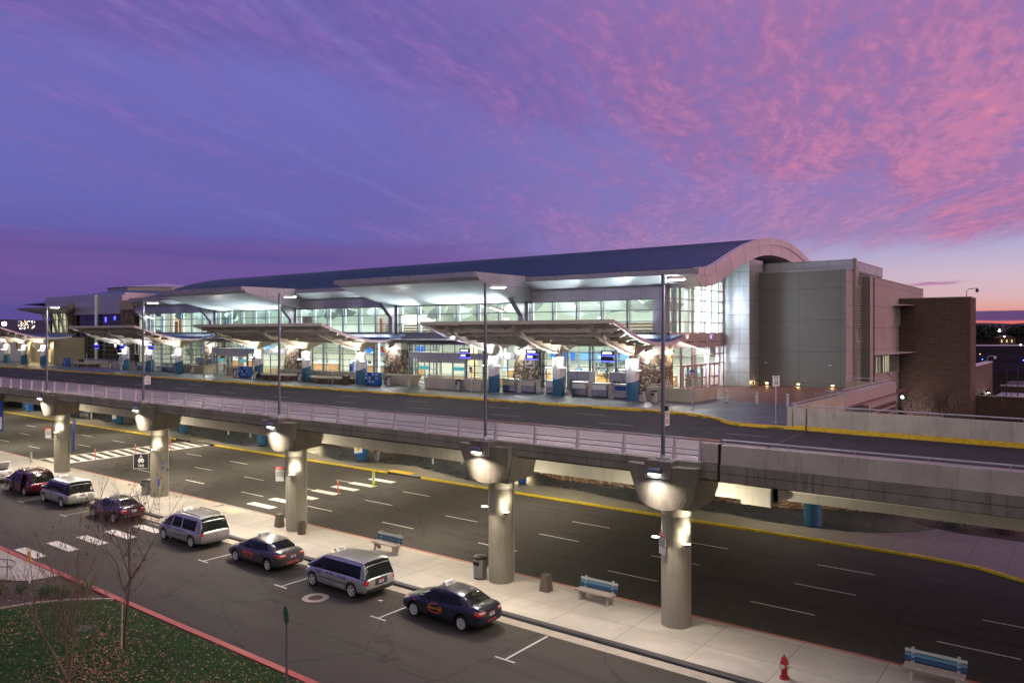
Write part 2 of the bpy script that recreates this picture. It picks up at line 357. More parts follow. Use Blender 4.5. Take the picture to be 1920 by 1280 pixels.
mat('grass', (.03, .13, .015), .8, col2=(.055, .20, .025), vs=1.2, spec=.1)
mat('field', (.022, .018, .018), .95, spec=0., col2=(.03, .024, .02), vs=.02)
mat('hill', (.035, .032, .05), 1.0, col2=(.05, .045, .06), vs=.004)
mat('tree_dark', (.012, .018, .012), .9)
glassmat('glass', (.92, .95, .96), .10)
glassmat('glass_dark', (.10, .16, .22), .35)
mat('glass_black', (.004, .005, .008), .04, spec=.8)
mat('car_glass', (.01, .013, .013), .06, spec=.3)
mat('chrome', (.7, .7, .72), .12, 1.)
mat('rim', (.62, .63, .64), .35, .25)
mat('tail_red', (.5, .006, .008), .15, coat=.5)
mat('tail_clear', (.6, .5, .5), .15)
mat('plate', (.6, .62, .68), .5)
glow('lamp_white', (1, .95, .9), 22); glow('lamp_cool', (.80, .90, 1), 20); glow('lamp_warm', (1, .80, .52), 20)
glow('lamp_amber', (1, .62, .25), 12)
glow('blue_neon', (.06, .06, 1), 5); glow('sign_lit', (.85, .92, 1), 2.6); glow('screen_blue', (.05, .25, .8), 1.4)
glow('screen_sky', (.25, .6, .95), 1.3); glow('tv', (.5, .8, 1), 1.6); glow('ceil_panel', (1, .95, .8), 2.2)
glow('far_blue', (.05, .15, 1), 14); glow('far_orange', (1, .4, .1), 14); glow('teal_glow', (.15, .75, .8), .55)
glow('warm_room', (1, .72, .32), 1.0); glow('pale_room', (.9, .9, .55), .62); glow('strip_white', (.8, .95, 1), 2.0); glow('aqua_edge', (.3, .85, .85), 1.2)

# ------------------------------------------------------------------ mesh builder
class MB:
    def __init__(s): s.v = []; s.f = []; s.sm = []
    def add(s, vs, fs, smooth=False):
        o = len(s.v); s.v += [tuple(p) for p in vs]; s.f += [tuple(i+o for i in f) for f in fs]; s.sm += [smooth]*len(fs); return s
    def box(s, x0, x1, y0, y1, z0, z1):
        x0, x1 = min(x0, x1), max(x0, x1); y0, y1 = min(y0, y1), max(y0, y1); z0, z1 = min(z0, z1), max(z0, z1)
        return s.add([(x0,y0,z0),(x1,y0,z0),(x1,y1,z0),(x0,y1,z0),(x0,y0,z1),(x1,y0,z1),(x1,y1,z1),(x0,y1,z1)],
                     [(0,3,2,1),(4,5,6,7),(0,1,5,4),(1,2,6,5),(2,3,7,6),(3,0,4,7)])
    def hexa(s, b, t):           # bottom quad, top quad (both counter-clockwise from above)
        return s.add(list(b)+list(t), [(0,3,2,1),(4,5,6,7),(0,1,5,4),(1,2,6,5),(2,3,7,6),(3,0,4,7)])
    def prism(s, poly, a0, a1, axis='x'):
        n = len(poly)
        def P(p, a): return {'x': (a, p[0], p[1]), 'y': (p[0], a, p[1]), 'z': (p[0], p[1], a)}[axis]
        vs = [P(p, a0) for p in poly]+[P(p, a1) for p in poly]
        fs = [tuple(range(n))[::-1], tuple(range(n, 2*n))]+[(i, (i+1) % n, n+(i+1) % n, n+i) for i in range(n)]
        return s.add(vs, fs)
    def sheet(s, poly, z): return s.add([(x, y, z) for x, y in poly], [tuple(range(len(poly)))])
    def tube(s, pts, r, n=8, r1=None, caps=True):
        pts = [Vector(p) for p in pts]; m = len(pts); rings = []
        for i, p in enumerate(pts):
            d = (pts[min(i+1, m-1)]-pts[max(i-1, 0)]).normalized()
            a = Vector((0,0,1)) if abs(d.z) < .95 else Vector((1,0,0))
            u = d.cross(a).normalized(); w = d.cross(u)
            rr = r if r1 is None else r+(r1-r)*i/(m-1)
            rings.append([p+(u*math.cos(2*PI*k/n)+w*math.sin(2*PI*k/n))*rr for k in range(n)])
        vs = [q for R in rings for q in R]; fs = []
        for i in range(m-1):
            for k in range(n):
                fs.append((i*n+k, i*n+(k+1) % n, (i+1)*n+(k+1) % n, (i+1)*n+k))
        s.add(vs, fs, True)
        if caps: s.add([*rings[0]], [tuple(range(n))]); s.add([*rings[-1]], [tuple(range(n))[::-1]])
        return s
    def lathe(s, prof, cx=0, cy=0, n=24, axis='z', smooth=True, caps=True):
        vs = []
        for r, z in prof:
            for k in range(n):
                a = 2*PI*k/n
                if axis == 'z': vs.append((cx+r*math.cos(a), cy+r*math.sin(a), z))
                elif axis == 'y': vs.append((cx+r*math.cos(a), z, cy+r*math.sin(a)))
                else: vs.append((z, cx+r*math.cos(a), cy+r*math.sin(a)))
        fs = []
        for i in range(len(prof)-1):
            for k in range(n): fs.append((i*n+k, i*n+(k+1) % n, (i+1)*n+(k+1) % n, (i+1)*n+k))
        s.add(vs, fs, smooth)
        if caps:
            m = len(prof)-1
            s.add(vs[:n], [tuple(range(n))[::-1]]); s.add(vs[m*n:], [tuple(range(n))])
        return s
    def grid(s, P, smooth=True):
        h, w = len(P), len(P[0]); vs = [q for r in P for q in r]
        return s.add(vs, [(i*w+j, i*w+j+1, (i+1)*w+j+1, (i+1)*w+j) for i in range(h-1) for j in range(w-1)], smooth)
    def build(s, name, m, parent=None, off=None, bevel=0., subsurf=0, norm=True):
        me = bpy.data.meshes.new(name)
        o = Vector((0, 0, 0)); q = parent
        while q is not None and q.parent is not None: q = q.parent
        if q is not None and q.name in WORLD: o = Vector(q.location)
        me.from_pydata([tuple(Vector(p)-o) for p in s.v], [], s.f)
        me.polygons.foreach_set('use_smooth', s.sm)
        if norm:
            bm = bmesh.new(); bm.from_mesh(me); bmesh.ops.recalc_face_normals(bm, faces=bm.faces)
            for e in bm.edges:
                if len(e.link_faces) == 2 and e.calc_face_angle(0) > .55: e.smooth = False
            bm.to_mesh(me); bm.free()
        me.materials.append(MATS[m] if isinstance(m, str) else m)
        ob = bpy.data.objects.new(name, me); COL.objects.link(ob)
        if parent is not None: ob.parent = parent
        if bevel:
            b = ob.modifiers.new('bevel', 'BEVEL'); b.width = bevel; b.segments = 2; b.limit_method = 'ANGLE'
        if subsurf: q = ob.modifiers.new('s', 'SUBSURF'); q.levels = subsurf; q.render_levels = subsurf
        return ob

WORLD = set()          # things whose parts are given in world coordinates
def thing(name, label, cat, loc=(0, 0, 0), rz=0., group=None, world=False):
    o = bpy.data.objects.new(name, None); COL.objects.link(o); o.location = loc; o.rotation_euler = (0, 0, rz)
    if world: WORLD.add(o.name)
    o.empty_display_size = .2; o['label'] = label; o['category'] = cat
    if group: o['group'] = group
    return o
def tag(o, label, cat, group=None):
    o['label'] = label; o['category'] = cat
    if group: o['group'] = group
    return o
def struct(o, label=None, cat=None):
    o['kind'] = 'structure'
    if label: o['label'] = label
    if cat: o['category'] = cat
    return o
def dup(root, loc, label, rz=None, group=None, cat=None):
    r = root.copy(); COL.objects.link(r); r.location = loc; r['label'] = label
    if rz is not None: r.rotation_euler = (0, 0, rz)
    if group: r['group'] = group
    if cat: r['category'] = cat
    def rec(a, b):
        for ch in KIDS.get(a.name, ()):
            c = ch.copy(); COL.objects.link(c); c.parent = b; rec(ch, c)
    rec(root, r); return r
KIDS = {}
def index():
    KIDS.clear()
    for o in COL.objects:
        if o.parent: KIDS.setdefault(o.parent.name, []).append(o)

_fonts = {}
def text_geo(body, size, bold=False):
    k = (body, size, bold)
    if k in _fonts: return _fonts[k]
    cu = bpy.data.curves.new('t', 'FONT'); cu.body = body; cu.size = size; cu.align_x = 'CENTER'; cu.align_y = 'CENTER'
    cu.resolution_u = 2; cu.space_line = .9
    if bold: cu.offset = size*.025
    o = bpy.data.objects.new('t', cu); COL.objects.link(o); bpy.context.view_layer.update()
    me = bpy.data.meshes.new_from_object(o.evaluated_get(bpy.context.evaluated_depsgraph_get()))
    bpy.data.objects.remove(o)
    _fonts[k] = ([v.co.copy() for v in me.vertices], [tuple(p.vertices) for p in me.polygons])
    bpy.data.meshes.remove(me); return _fonts[k]
def text(name, body, size, m, parent, loc, right=(1, 0, 0), up=(0, 0, 1), bold=False, sx=1.):
    vs, fs = text_geo(body, size, bold); R, U, L = Vector(right), Vector(up), Vector(loc)
    b = MB(); b.add([L+R*v.x*sx+U*v.y for v in vs], fs)
    return b.build(name, m, parent, norm=False)
def lamp(kind, loc, energy, col=(1, .95, .9), parent=None, to=None, size=.3, sizey=None, spot=1.6, blend=.6, name='light'):
    l = bpy.data.lights.new(name, kind); l.energy = energy; l.color = col
    if kind == 'AREA':
        l.size = size
        if sizey: l.shape = 'RECTANGLE'; l.size_y = sizey
    else: l.shadow_soft_size = size
    if kind == 'SPOT': l.spot_size = spot; l.spot_blend = blend
    o = bpy.data.objects.new(name, l); COL.objects.link(o); o.location = loc
    if parent is not None: o.parent = parent
    if to is not None: o.rotation_euler = (Vector(to)).to_track_quat('-Z', 'Y').to_euler()
    return o
# ================================================================== THE GROUND AND THE ROADS
m = MB(); m.add([(-6000, -400, -.06), (6000, -400, -.06), (6000, 9000, -.06), (-6000, 9000, -.06)], [(0, 1, 2, 3)])
struct(m.build('ground', 'field', norm=False), 'dark flat airfield ground reaching to the hills', 'ground')
lr = MB(); lr.sheet([(-260, 31.8), (40, 31.8), (40, 33), (10, 38), (3, 41), (0, 43.3), (-3, 45.8), (-5, 46.95), (-7.5, 47.35), (-10, 47.4), (-260, 47.4)], 0)
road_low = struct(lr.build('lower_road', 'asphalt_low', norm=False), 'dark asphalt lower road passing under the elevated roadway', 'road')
tl = MB(); tl.sheet([(-260, 17.4), (60, 17.4), (60, 26.0), (-260, 26.0)], 0)
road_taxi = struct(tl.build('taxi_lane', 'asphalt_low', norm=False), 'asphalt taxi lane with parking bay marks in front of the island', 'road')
g = MB(); g.sheet([(-260, 26.0), (60, 26.0), (60, 26.56), (-260, 26.56)], .006)
struct(g.build('gutter', 'gutter', norm=False), 'pale concrete gutter along the island kerb', 'gutter')
g = MB(); g.sheet([(-260, 31.45), (60, 31.45), (60, 31.8), (-260, 31.8)], .006)
struct(g.build('gutter', 'gutter', norm=False), 'concrete gutter between the island and the lower road', 'gutter')
isl = MB()
for x0, x1 in ((-260, -83.2), (-77.6, -49.9), (-45.7, 60)): isl.box(x0, x1, 26.86, 31.28, -.05, .13)
# shallow ramps down at the two crossings
for x0, x1 in ((-83.2, -77.6), (-49.9, -45.7)):
    isl.prism([(26.56, -.05), (26.56, .012), (27.9, .128), (30.3, .128), (31.45, .012), (31.45, -.05)], x0, x1, 'x')
island = struct(isl.build('island_pavement', 'pavement'), 'pale concrete pavement island with scored joints', 'pavement')
k = MB()
for x0, x1 in ((-260, -83.2), (-77.6, -49.9), (-45.7, 60)):
    y0, y1 = 26.56, 26.86
    k.prism([(y0, -.05), (y0+.02, .10), (y0+.07, .135), (y1, .135), (y1, -.05)], x0, x1, 'x')
struct(k.build('kerb', 'black_kerb'), 'black painted kerb along the taxi lane side of the island', 'kerb')
k = MB()
for x0, x1 in ((-260, -84.5), (-76.3, -51.2), (-44.4, 60)): k.box(x0, x1, 31.28, 31.45, -.05, .134)
struct(k.build('kerb', 'red_paint_worn'), 'faded red kerb along the lower road side of the island', 'kerb')
# near side: red kerb, lawn, mulch bed, approach pavement
k = MB(); k.box(-260, 60, 17.12, 17.4, -.05, .14)
struct(k.build('kerb', 'red_paint'), 'bright red kerb curving past the lawn', 'kerb')
edge = [(-41.5, 6), (-40.3, 9.5), (-39.3, 12.4), (-38.98, 13.5), (-38.6, 14.6), (-37.57, 15.99), (-36.2, 17.12)]
lw = MB(); lw.sheet([(-14, 17.12)]+[p for p in edge[::-1]]+[(-41, 0), (-14, 0)], .10)
lawn = struct(lw.build('lawn', 'lawn_base', norm=False), 'dark green lawn strewn with fallen leaves', 'lawn')
mu = MB(); mu.sheet([p for p in edge]+[(-41.9, 17.12), (-42.3, 15.8), (-43.4, 15.0), (-47, 12), (-47, 6)], .07)
struct(mu.build('mulch_bed', 'mulch', norm=False), 'brown bark mulch bed beside the lawn', 'flower bed')
ap = MB(); ap.sheet([(-260, 17.12), (-260, 0), (-47, 0), (-47, 12), (-43.4, 15.0), (-42.3, 15.8), (-41.9, 17.12)], .11)
struct(ap.build('near_pavement', 'pavement', norm=False), 'grey concrete pavement at the near crossing', 'pavement')
ed = MB()
for (ax, ay), (bx, by) in zip(edge[:-1], edge[1:]):
    d = Vector((bx-ax, by-ay, 0)).normalized(); n = Vector((-d.y, d.x, 0))*.09
    ed.hexa([(ax-n.x, ay-n.y, 0), (bx-n.x, by-n.y, 0), (bx+n.x, by+n.y, 0), (ax+n.x, ay+n.y, 0)][::-1],
            [(ax-n.x, ay-n.y, .15), (bx-n.x, by-n.y, .15), (bx+n.x, by+n.y, .15), (ax+n.x, ay+n.y, .15)][::-1])
struct(ed.build('lawn_edging', 'gutter'), 'pale curved concrete edging between lawn and mulch', 'edging')
# far side of the lower road
ks = [(-260, 47.4), (-85.6, 47.4)], [(-77.2, 47.35), (-50.2, 47.4)], [(-45.9, 47.4), (-10, 47.4), (-7.5, 47.35), (-5, 46.95), (-3, 45.8), (0, 43.3), (3, 41), (10, 38), (40, 33)]
kb = MB(); kt = MB()
for run in ks:
    for (ax, ay), (bx, by) in zip(run[:-1], run[1:]):
        d = Vector((bx-ax, by-ay, 0)).normalized(); n = Vector((-d.y, d.x, 0))
        def q(w0, w1, z): return [(ax+n.x*w0, ay+n.y*w0, z), (bx+n.x*w0, by+n.y*w0, z), (bx+n.x*w1, by+n.y*w1, z), (ax+n.x*w1, ay+n.y*w1, z)]
        kb.hexa(q(0, .2, -.05), q(0, .2, .14))
        L = (Vector((bx, by, 0))-Vector((ax, ay, 0))).length; s0 = 0
        while s0 < L:                                           # scuffed black patches where bumpers wear the paint
            s1 = min(L, s0+random.uniform(.2, 1.6))
            if random.random() < .6:
                P = [Vector((ax, ay, 0))+d*s0, Vector((ax, ay, 0))+d*s1]
                a = random.uniform(.13, .17); bb = a+random.uniform(.02, .05)
                kt.add([tuple(P[0]+n*a+Vector((0, 0, .144))), tuple(P[1]+n*a+Vector((0, 0, .144))), tuple(P[1]+n*bb+Vector((0, 0, .144))), tuple(P[0]+n*bb+Vector((0, 0, .144)))], [(0, 1, 2, 3)])
            s0 = s1+random.uniform(.05, .8)
kob = struct(kb.build('kerb', 'yellow_bright'), 'bright yellow kerb on the far side of the lower road', 'kerb')
kt.build('scuff', 'worn_black', kob, norm=False)
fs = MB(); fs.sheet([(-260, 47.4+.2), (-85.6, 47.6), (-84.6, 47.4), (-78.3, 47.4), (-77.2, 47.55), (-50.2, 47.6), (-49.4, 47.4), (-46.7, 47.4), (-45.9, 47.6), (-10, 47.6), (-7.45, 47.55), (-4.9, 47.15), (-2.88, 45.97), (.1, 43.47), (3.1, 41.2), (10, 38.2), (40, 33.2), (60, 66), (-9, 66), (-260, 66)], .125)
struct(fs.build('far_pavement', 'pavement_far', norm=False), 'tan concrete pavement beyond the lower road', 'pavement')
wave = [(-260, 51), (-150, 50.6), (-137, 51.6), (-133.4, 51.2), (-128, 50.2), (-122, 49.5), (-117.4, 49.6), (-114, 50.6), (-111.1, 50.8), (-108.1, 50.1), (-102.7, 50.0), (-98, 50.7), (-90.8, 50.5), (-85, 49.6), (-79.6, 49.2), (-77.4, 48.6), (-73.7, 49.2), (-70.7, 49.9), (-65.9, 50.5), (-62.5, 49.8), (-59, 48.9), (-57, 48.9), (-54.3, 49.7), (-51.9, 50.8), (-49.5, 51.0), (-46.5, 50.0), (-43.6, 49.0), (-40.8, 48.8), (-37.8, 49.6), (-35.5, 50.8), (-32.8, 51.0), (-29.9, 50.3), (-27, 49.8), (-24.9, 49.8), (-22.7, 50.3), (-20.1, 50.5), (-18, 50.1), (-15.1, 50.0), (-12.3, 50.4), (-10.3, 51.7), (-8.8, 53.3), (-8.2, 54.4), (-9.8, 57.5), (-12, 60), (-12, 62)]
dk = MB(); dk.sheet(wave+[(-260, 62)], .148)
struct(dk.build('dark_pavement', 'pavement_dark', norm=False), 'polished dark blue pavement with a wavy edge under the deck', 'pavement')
bd = MB(); bd.sheet([(-9.75, 55.8), (-8.9, 54.9), (-6.8, 54.2), (-3.4, 54.3), (8, 54.6), (8, 60), (-8, 60)], .162)
struct(bd.build('planting_bed', 'mulch', norm=False), 'dark planting bed on the pavement under the deck end', 'flower bed')
# road paint
def paint(x0, x1, y0, y1, par, nm='lane_marking', mt='white_paint', z=.005):
    b = MB(); b.sheet([(x0, y0), (x1, y0), (x1, y1), (x0, y1)], z); return b.build(nm, mt, par, norm=False)
for yy, xs in ((35.0, [-109.6, -101.5, -93.4, -85.3, -69.4, -61.4, -53.3, -45.3, -37.4, -29.2, -20.4, -12.8, -5.2]),
               (38.83, [-114.5, -106.4, -98.3, -90.3, -74.6, -66.6, -58.7, -51.1, -43.3, -35.3, -27.5, -19.85, -12.0, -4.0]),
               (42.7, [-114.6, -106.5, -98.5, -90.6, -74.7, -66.9, -59, -51.2, -43.3, -35.4, -27.6, -19.8, -12.0])):
    for x in xs: paint(x, x+2.85, yy-.055, yy+.055, road_low)
for y0 in (32.75, 34.6, 36.45, 38.5, 40.45, 42.3, 44.45):
    paint(-49.3, -46.5, y0, y0+.7, road_low, 'crosswalk_bar', z=.009)
for y0 in (17.75, 19.45, 21.1, 22.78, 24.5):
    paint(-49.4, -46.5, y0, y0+.62, road_taxi, 'crosswalk_bar', z=.009)
# the wide ladder crossing on the left: edge lines and diagonal bars
paint(-82.9, -82.6, 31.9, 47.3, road_low, 'crosswalk_line', z=.012); paint(-78.3, -78.0, 31.9, 47.3, road_low, 'crosswalk_line', z=.012)
for i in range(15):
    y0 = 31.4+i*1.08; b = MB(); b.sheet([(-82.6, y0+1.0), (-78.3, y0+.5), (-78.3, y0+1.05), (-82.6, y0+1.55)], .008)
    b.build('crosswalk_bar', 'white_paint', road_low, norm=False)
for x, l in ((-63.1, 3.1), (-56.0, 3.1), (-38.75, 3.1), (-31.85, 3.1), (-24.95, 3.1), (-17.95, 3.1), (-70.2, 3.1), (-11.0, 3.1)):
    b = MB(); b.sheet([(x-.05, 23.14), (x+.05, 23.14), (x+.05, 23.14+l-.3), (x-.05, 23.14+l-.3)], .005); b.sheet([(x-.48, 23.04), (x+.48, 23.04), (x+.48, 23.14), (x-.48, 23.14)], .005)
    b.build('bay_marking', 'white_paint_worn', road_taxi, norm=False)
b = MB(); b.sheet([(-49.4, 25.6), (-42.5, 25.6), (-42.5, 25.68), (-49.4, 25.68)], .005); b.build('bay_marking', 'white_paint_worn', road_taxi, norm=False)
# manhole in its concrete collar
mh = thing('manhole', 'round manhole cover in a pale concrete collar on the taxi lane', 'manhole', (-29.2, 23.1, 0))
b = MB(); b.lathe([(.35, .004), (.62, .004)], n=36, caps=False, smooth=False); b.build('collar', 'gutter', mh)
b = MB(); b.lathe([(.02, .012), (.33, .012), (.35, .004)], n=36, smooth=False, caps=False); b.build('cover', 'mulch', mh)
# tactile plates
for x, y, m_, z, lab, rot in ((-47.45, 30.45, 'cream', .134, 'pale buff tactile plate on the island beside the striped crossing', 0), (-49.0, 48.1, 'sign_yellow', .135, 'orange tactile plate by the yellow kerb across the road', 0)):
    b = MB(); b.box(-.75 if y < 40 else -1.4, .75 if y < 40 else 1.4, -.4, .4, 0, .012)
    for i in range(-7 if y < 40 else -13, 8 if y < 40 else 14):
        for j in range(-3, 4): b.lathe([(.03, .012), (.02, .022), (.0, .023)], i*.1, j*.1, 6, caps=False)
    o = b.build('tactile_plate', m_); o.location = (x, y, z); tag(o, lab, 'tactile plate')
b = MB(); b.box(-.9, .9, -.22, .22, 0, .02)
for i in range(-8, 9): b.box(i*.1-.02, i*.1+.02, -.18, .18, .02, .045)
o = b.build('drain_grate', 'black'); o.location = (-5.9, 31.62, .004); tag(o, 'black drain grate in the gutter near the hydrant', 'drain grate')

# ================================================================== UPPER LEVEL
TZ = 7.0
ucurb = [(-260, 47.75), (-24.2, 47.5), (-22.4, 47.3), (-20.6, 46.75), (-18.8, 45.4), (-17.5, 44.0), (-16.6, 43.55), (-15, 43.6), (-13.3, 43.75)]
up = MB(); up.sheet([(-260, 36.4), (30, 36.4), (30, 41.3), (-13.3, 43.75)]+ucurb[::-1][1:], TZ)
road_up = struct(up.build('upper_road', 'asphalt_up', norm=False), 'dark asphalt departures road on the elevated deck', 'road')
st = MB(); st.sheet([(-260, 29.45), (30, 29.45), (30, 36.4), (-260, 36.4)], TZ)  # paler band than the asphalt beside it
struct(st.build('deck_shoulder', 'pale_strip', norm=False), 'pale shoulder of the elevated deck behind the railing', 'road')
for yy, xs in ((39.9, range(-120, -14, 8)), (43.8, range(-124, -20, 8))):
    for x in xs: paint(x, x+2.4, yy-.05, yy+.05, road_up, mt='white_paint_worn', z=TZ+.004)
kb = MB(); kt = MB()
for (ax, ay), (bx, by) in zip(ucurb[:-1], ucurb[1:]):
    d = Vector((bx-ax, by-ay, 0)).normalized(); n = Vector((-d.y, d.x, 0))
    def q(w0, w1, z): return [(ax+n.x*w0, ay+n.y*w0, z), (bx+n.x*w0, by+n.y*w0, z), (bx+n.x*w1, by+n.y*w1, z), (ax+n.x*w1, ay+n.y*w1, z)]
    kb.hexa(q(0, .3, TZ-.1), q(.01, .3, TZ+.16))
    L = (Vector((bx, by))-Vector((ax, ay))).length; s0 = max(0, L-140) if ax < -200 else 0
    while s0 < L:
        s1 = min(L, s0+random.uniform(.3, 1.8)); P0 = Vector((ax, ay, 0))+d*s0; P1 = Vector((ax, ay, 0))+d*s1
        if random.random() < .5: kt.add([tuple(P0-n*.004+Vector((0, 0, TZ+.02))), tuple(P1-n*.004+Vector((0, 0, TZ+.02))), tuple(P1-n*.002+Vector((0, 0, TZ+.07))), tuple(P0-n*.002+Vector((0, 0, TZ+.07)))], [(0, 1, 2, 3)])
        s0 = s1+random.uniform(.1, 1.5)
o = struct(kb.build('kerb', 'yellow_paint'), 'dull yellow kerb of the departures pavement', 'kerb'); kt.build('scuff', 'worn_black', o, norm=False)
UZ = TZ+.15
us = MB(); us.sheet([(-260, 48.0)]+[(x+.1, y+.28) for x, y in ucurb[1:]]+[(-13.3, 57), (-22.6, 57.6), (-24, 58.4), (-24, 62), (-260, 62)], UZ)
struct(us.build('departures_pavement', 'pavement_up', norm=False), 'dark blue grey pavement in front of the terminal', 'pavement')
pz = MB(); pz.sheet([(-24, 58.4), (-22.6, 57.6), (-13.9, 57), (-13.9, 79), (-32, 79), (-32, 61.5), (-24, 61.5)], UZ+.004)
struct(pz.build('plaza', 'plaza_brick', norm=False), 'dark red brick plaza beside the end wall of the terminal', 'plaza')
# the worn pale apron of a dropped kerb
b = MB(); b.sheet([(-26.6, 47.85), (-23.6, 47.8), (-23.4, 48.6), (-24.6, 49.2), (-26.5, 48.8), (-30, 48.2)], UZ+.004); struct(b.build('dropped_kerb_apron', 'gutter', norm=False), 'pale worn apron of the dropped kerb on the departures pavement', 'pavement')

# ================================================================== ELEVATED ROADWAY
via = thing('elevated_roadway', 'long concrete viaduct carrying the departures road on round piers', 'viaduct', (-14.2, 30, 0), world=True)
OFF = via.location.copy()
FY = 29.05        # front face of the edge beam
b = MB()
b.box(-260, -13.7, FY+.4, 62, 6.45, TZ-.012); b.box(-13.7, 30, FY+.4, 44.2, 6.45, TZ-.012); b.build('deck', 'concrete_dark', via, OFF)
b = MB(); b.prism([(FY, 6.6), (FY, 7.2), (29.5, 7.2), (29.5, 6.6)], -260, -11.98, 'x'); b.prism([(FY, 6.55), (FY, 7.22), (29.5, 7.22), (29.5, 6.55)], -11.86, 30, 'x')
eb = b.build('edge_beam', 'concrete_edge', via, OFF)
b = MB(); b.box(-260, -11.98, FY-.004, FY, 6.885, 6.905); b.box(-11.86, 30, FY-.004, FY, 6.88, 6.90); b.build('shadow_joint', 'concrete_joint', via, OFF)
b = MB(); b.box(-11.98, -11.86, FY+.1, 29.5, 6.5, 8.0); b.build('expansion_joint', 'black', via, OFF)
b = MB(); b.prism([(30.9, 5.56), (30.9, 6.2), (30.7, 6.45), (31.6, 6.45), (31.6, 5.56)], -260, -10.4, 'x')
b.prism([(30.9, 5.75), (30.9, 6.1), (30.7, 6.45), (31.6, 6.45), (31.6, 5.75)], -10.2, 30, 'x'); b.build('girder', 'concrete_pale', via, OFF)
b = MB(); b.box(-11.6, -10.4, 30.6, 31.6, 5.45, 6.2); b.build('corbel', 'concrete_pale', via, OFF)
for yy in (36.5, 42, 47.2):
    b = MB(); b.box(-260, 30, yy, yy+.7, 5.5, 6.45); b.build('girder', 'concrete_pale', via, OFF)
b = MB(); b.box(-5.2, 30, 30.9, 31.2, 4.9, 5.7)
PX = [-14.2, -23.6, -39.9, -56.4, -73.1, -89.8]
for i, x in enumerate(PX):
    p = MB(); p.lathe([(.62, 0), (.62, .9), (.615, .905), (.615, .915), (.62, .92), (.62, 2.35), (.615, 2.355), (.615, 2.37), (.62, 2.375), (.62, 4.75), (.615, 4.76), (.615, 4.775), (.62, 4.78), (.62, 5.35)], x, 30.05, 40)
    pier = p.build('pier', 'concrete_pier', via, OFF)
    # hammerhead cap: curved, battered front, long tapering arm under the deck
    P = []; N = 14; x0, x1 = -1.62, 1.62
    rows = ((5.45, .77, 28.95), (5.9, .85, 28.86), (6.5, .94, 28.74), (7.0, 1.0, 28.64))
    for z, s, yf in rows:
        r = []
        for k_ in range(N+1):
            u = -1+2*k_/N; bul = .26*(1-u*u)
            r.append((x+u*1.55*s, yf-bul, z-(.28*(1-u*u) if z < 5.6 else (.12*(1-u*u) if z < 6 else 0))))
        r += [(x+1.55*s, 29.03, z), (x-1.55*s, 29.03, z)]
        P.append(r)
    c = MB(); n = len(P[0]); vs = [q_ for r in P for q_ in r]
    c.add(vs, [(a*n+j, a*n+(j+1) % n, (a+1)*n+(j+1) % n, (a+1)*n+j) for a in range(3) for j in range(n)], False)
    c.add(P[0], [tuple(range(n))[::-1]]); c.add(P[3], [tuple(range(n))])
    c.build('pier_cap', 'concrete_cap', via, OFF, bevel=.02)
    c = MB(); c.hexa([(x-1.22, 29.06, 5.2), (x+1.22, 29.06, 5.2), (x+1.5, 33.5, 5.6), (x-1.5, 33.5, 5.6)], [(x-1.45, 29.06, 6.54), (x+1.45, 29.06, 6.54), (x+1.6, 33.5, 6.4), (x-1.6, 33.5, 6.4)]); c.build('cap_arm', 'concrete_cap', via)
    c = MB(); c.box(x-.62, x+.55, 28.36, 29.045, 6.5, 7.222); c.build('lamp_pedestal', 'concrete_cap', via, OFF, bevel=.015)
    c = MB(); c.tube([(x+.42, 30.52, .3), (x+.42, 30.52, 5.4)], .05, 8); c.build('drain_pipe', 'galv', via, OFF)
    # the row of blue inner piers
for x in (-14.6, -57.2, -73.6, -90.0, -106.4, -137.2):
    c = MB(); c.lathe([(.54, .12), (.54, 6.2)], x, 51.0, 36); c.build('inner_pier', 'col_blue', via, OFF)
# lamps under the deck, hung from its underside
ug = 'luminaires under the deck'
def under(x, y, e):
    b = MB(); b.box(-.6, .6, -.14, .14, -.1, 0); o = b.build('deck_luminaire', 'white', None); o.location = (x, y, 6.1)
    c = MB(); c.box(-.55, .55, -.1, .1, -.125, -.103); c.build('lens', 'lamp_warm', o)
    lamp('AREA', (0, 0, -.16), e, (1, .86, .66), o, (0, 0, -1), 1.1, .2); return o
n_ = 0
for x, e in ((-32, 650), (-48, 900), (-62, 950), (-78, 950), (-94, 950), (-112, 900), (-130, 800)):
    for y in (34.2, 44.6, 53.2):
        o = under(x, y, e if y < 50 else e*.35); tag(o, 'slim luminaire under the deck %s the %s' % ('above' if y < 40 else ('beyond' if y < 50 else 'far behind'), {-32: 'lane between the second and third piers', -48: 'striped crossing', -62: 'lane left of the fourth pier', -78: 'ladder crossing', -94: 'road left of the fifth pier', -112: 'road at the left edge', -130: 'road past the left edge'}[x]), 'luminaire', ug)
o = under(-17, 50.2, 260); tag(o, 'slim luminaire under the deck behind the nearest pier, beside the blue pier', 'luminaire', ug)
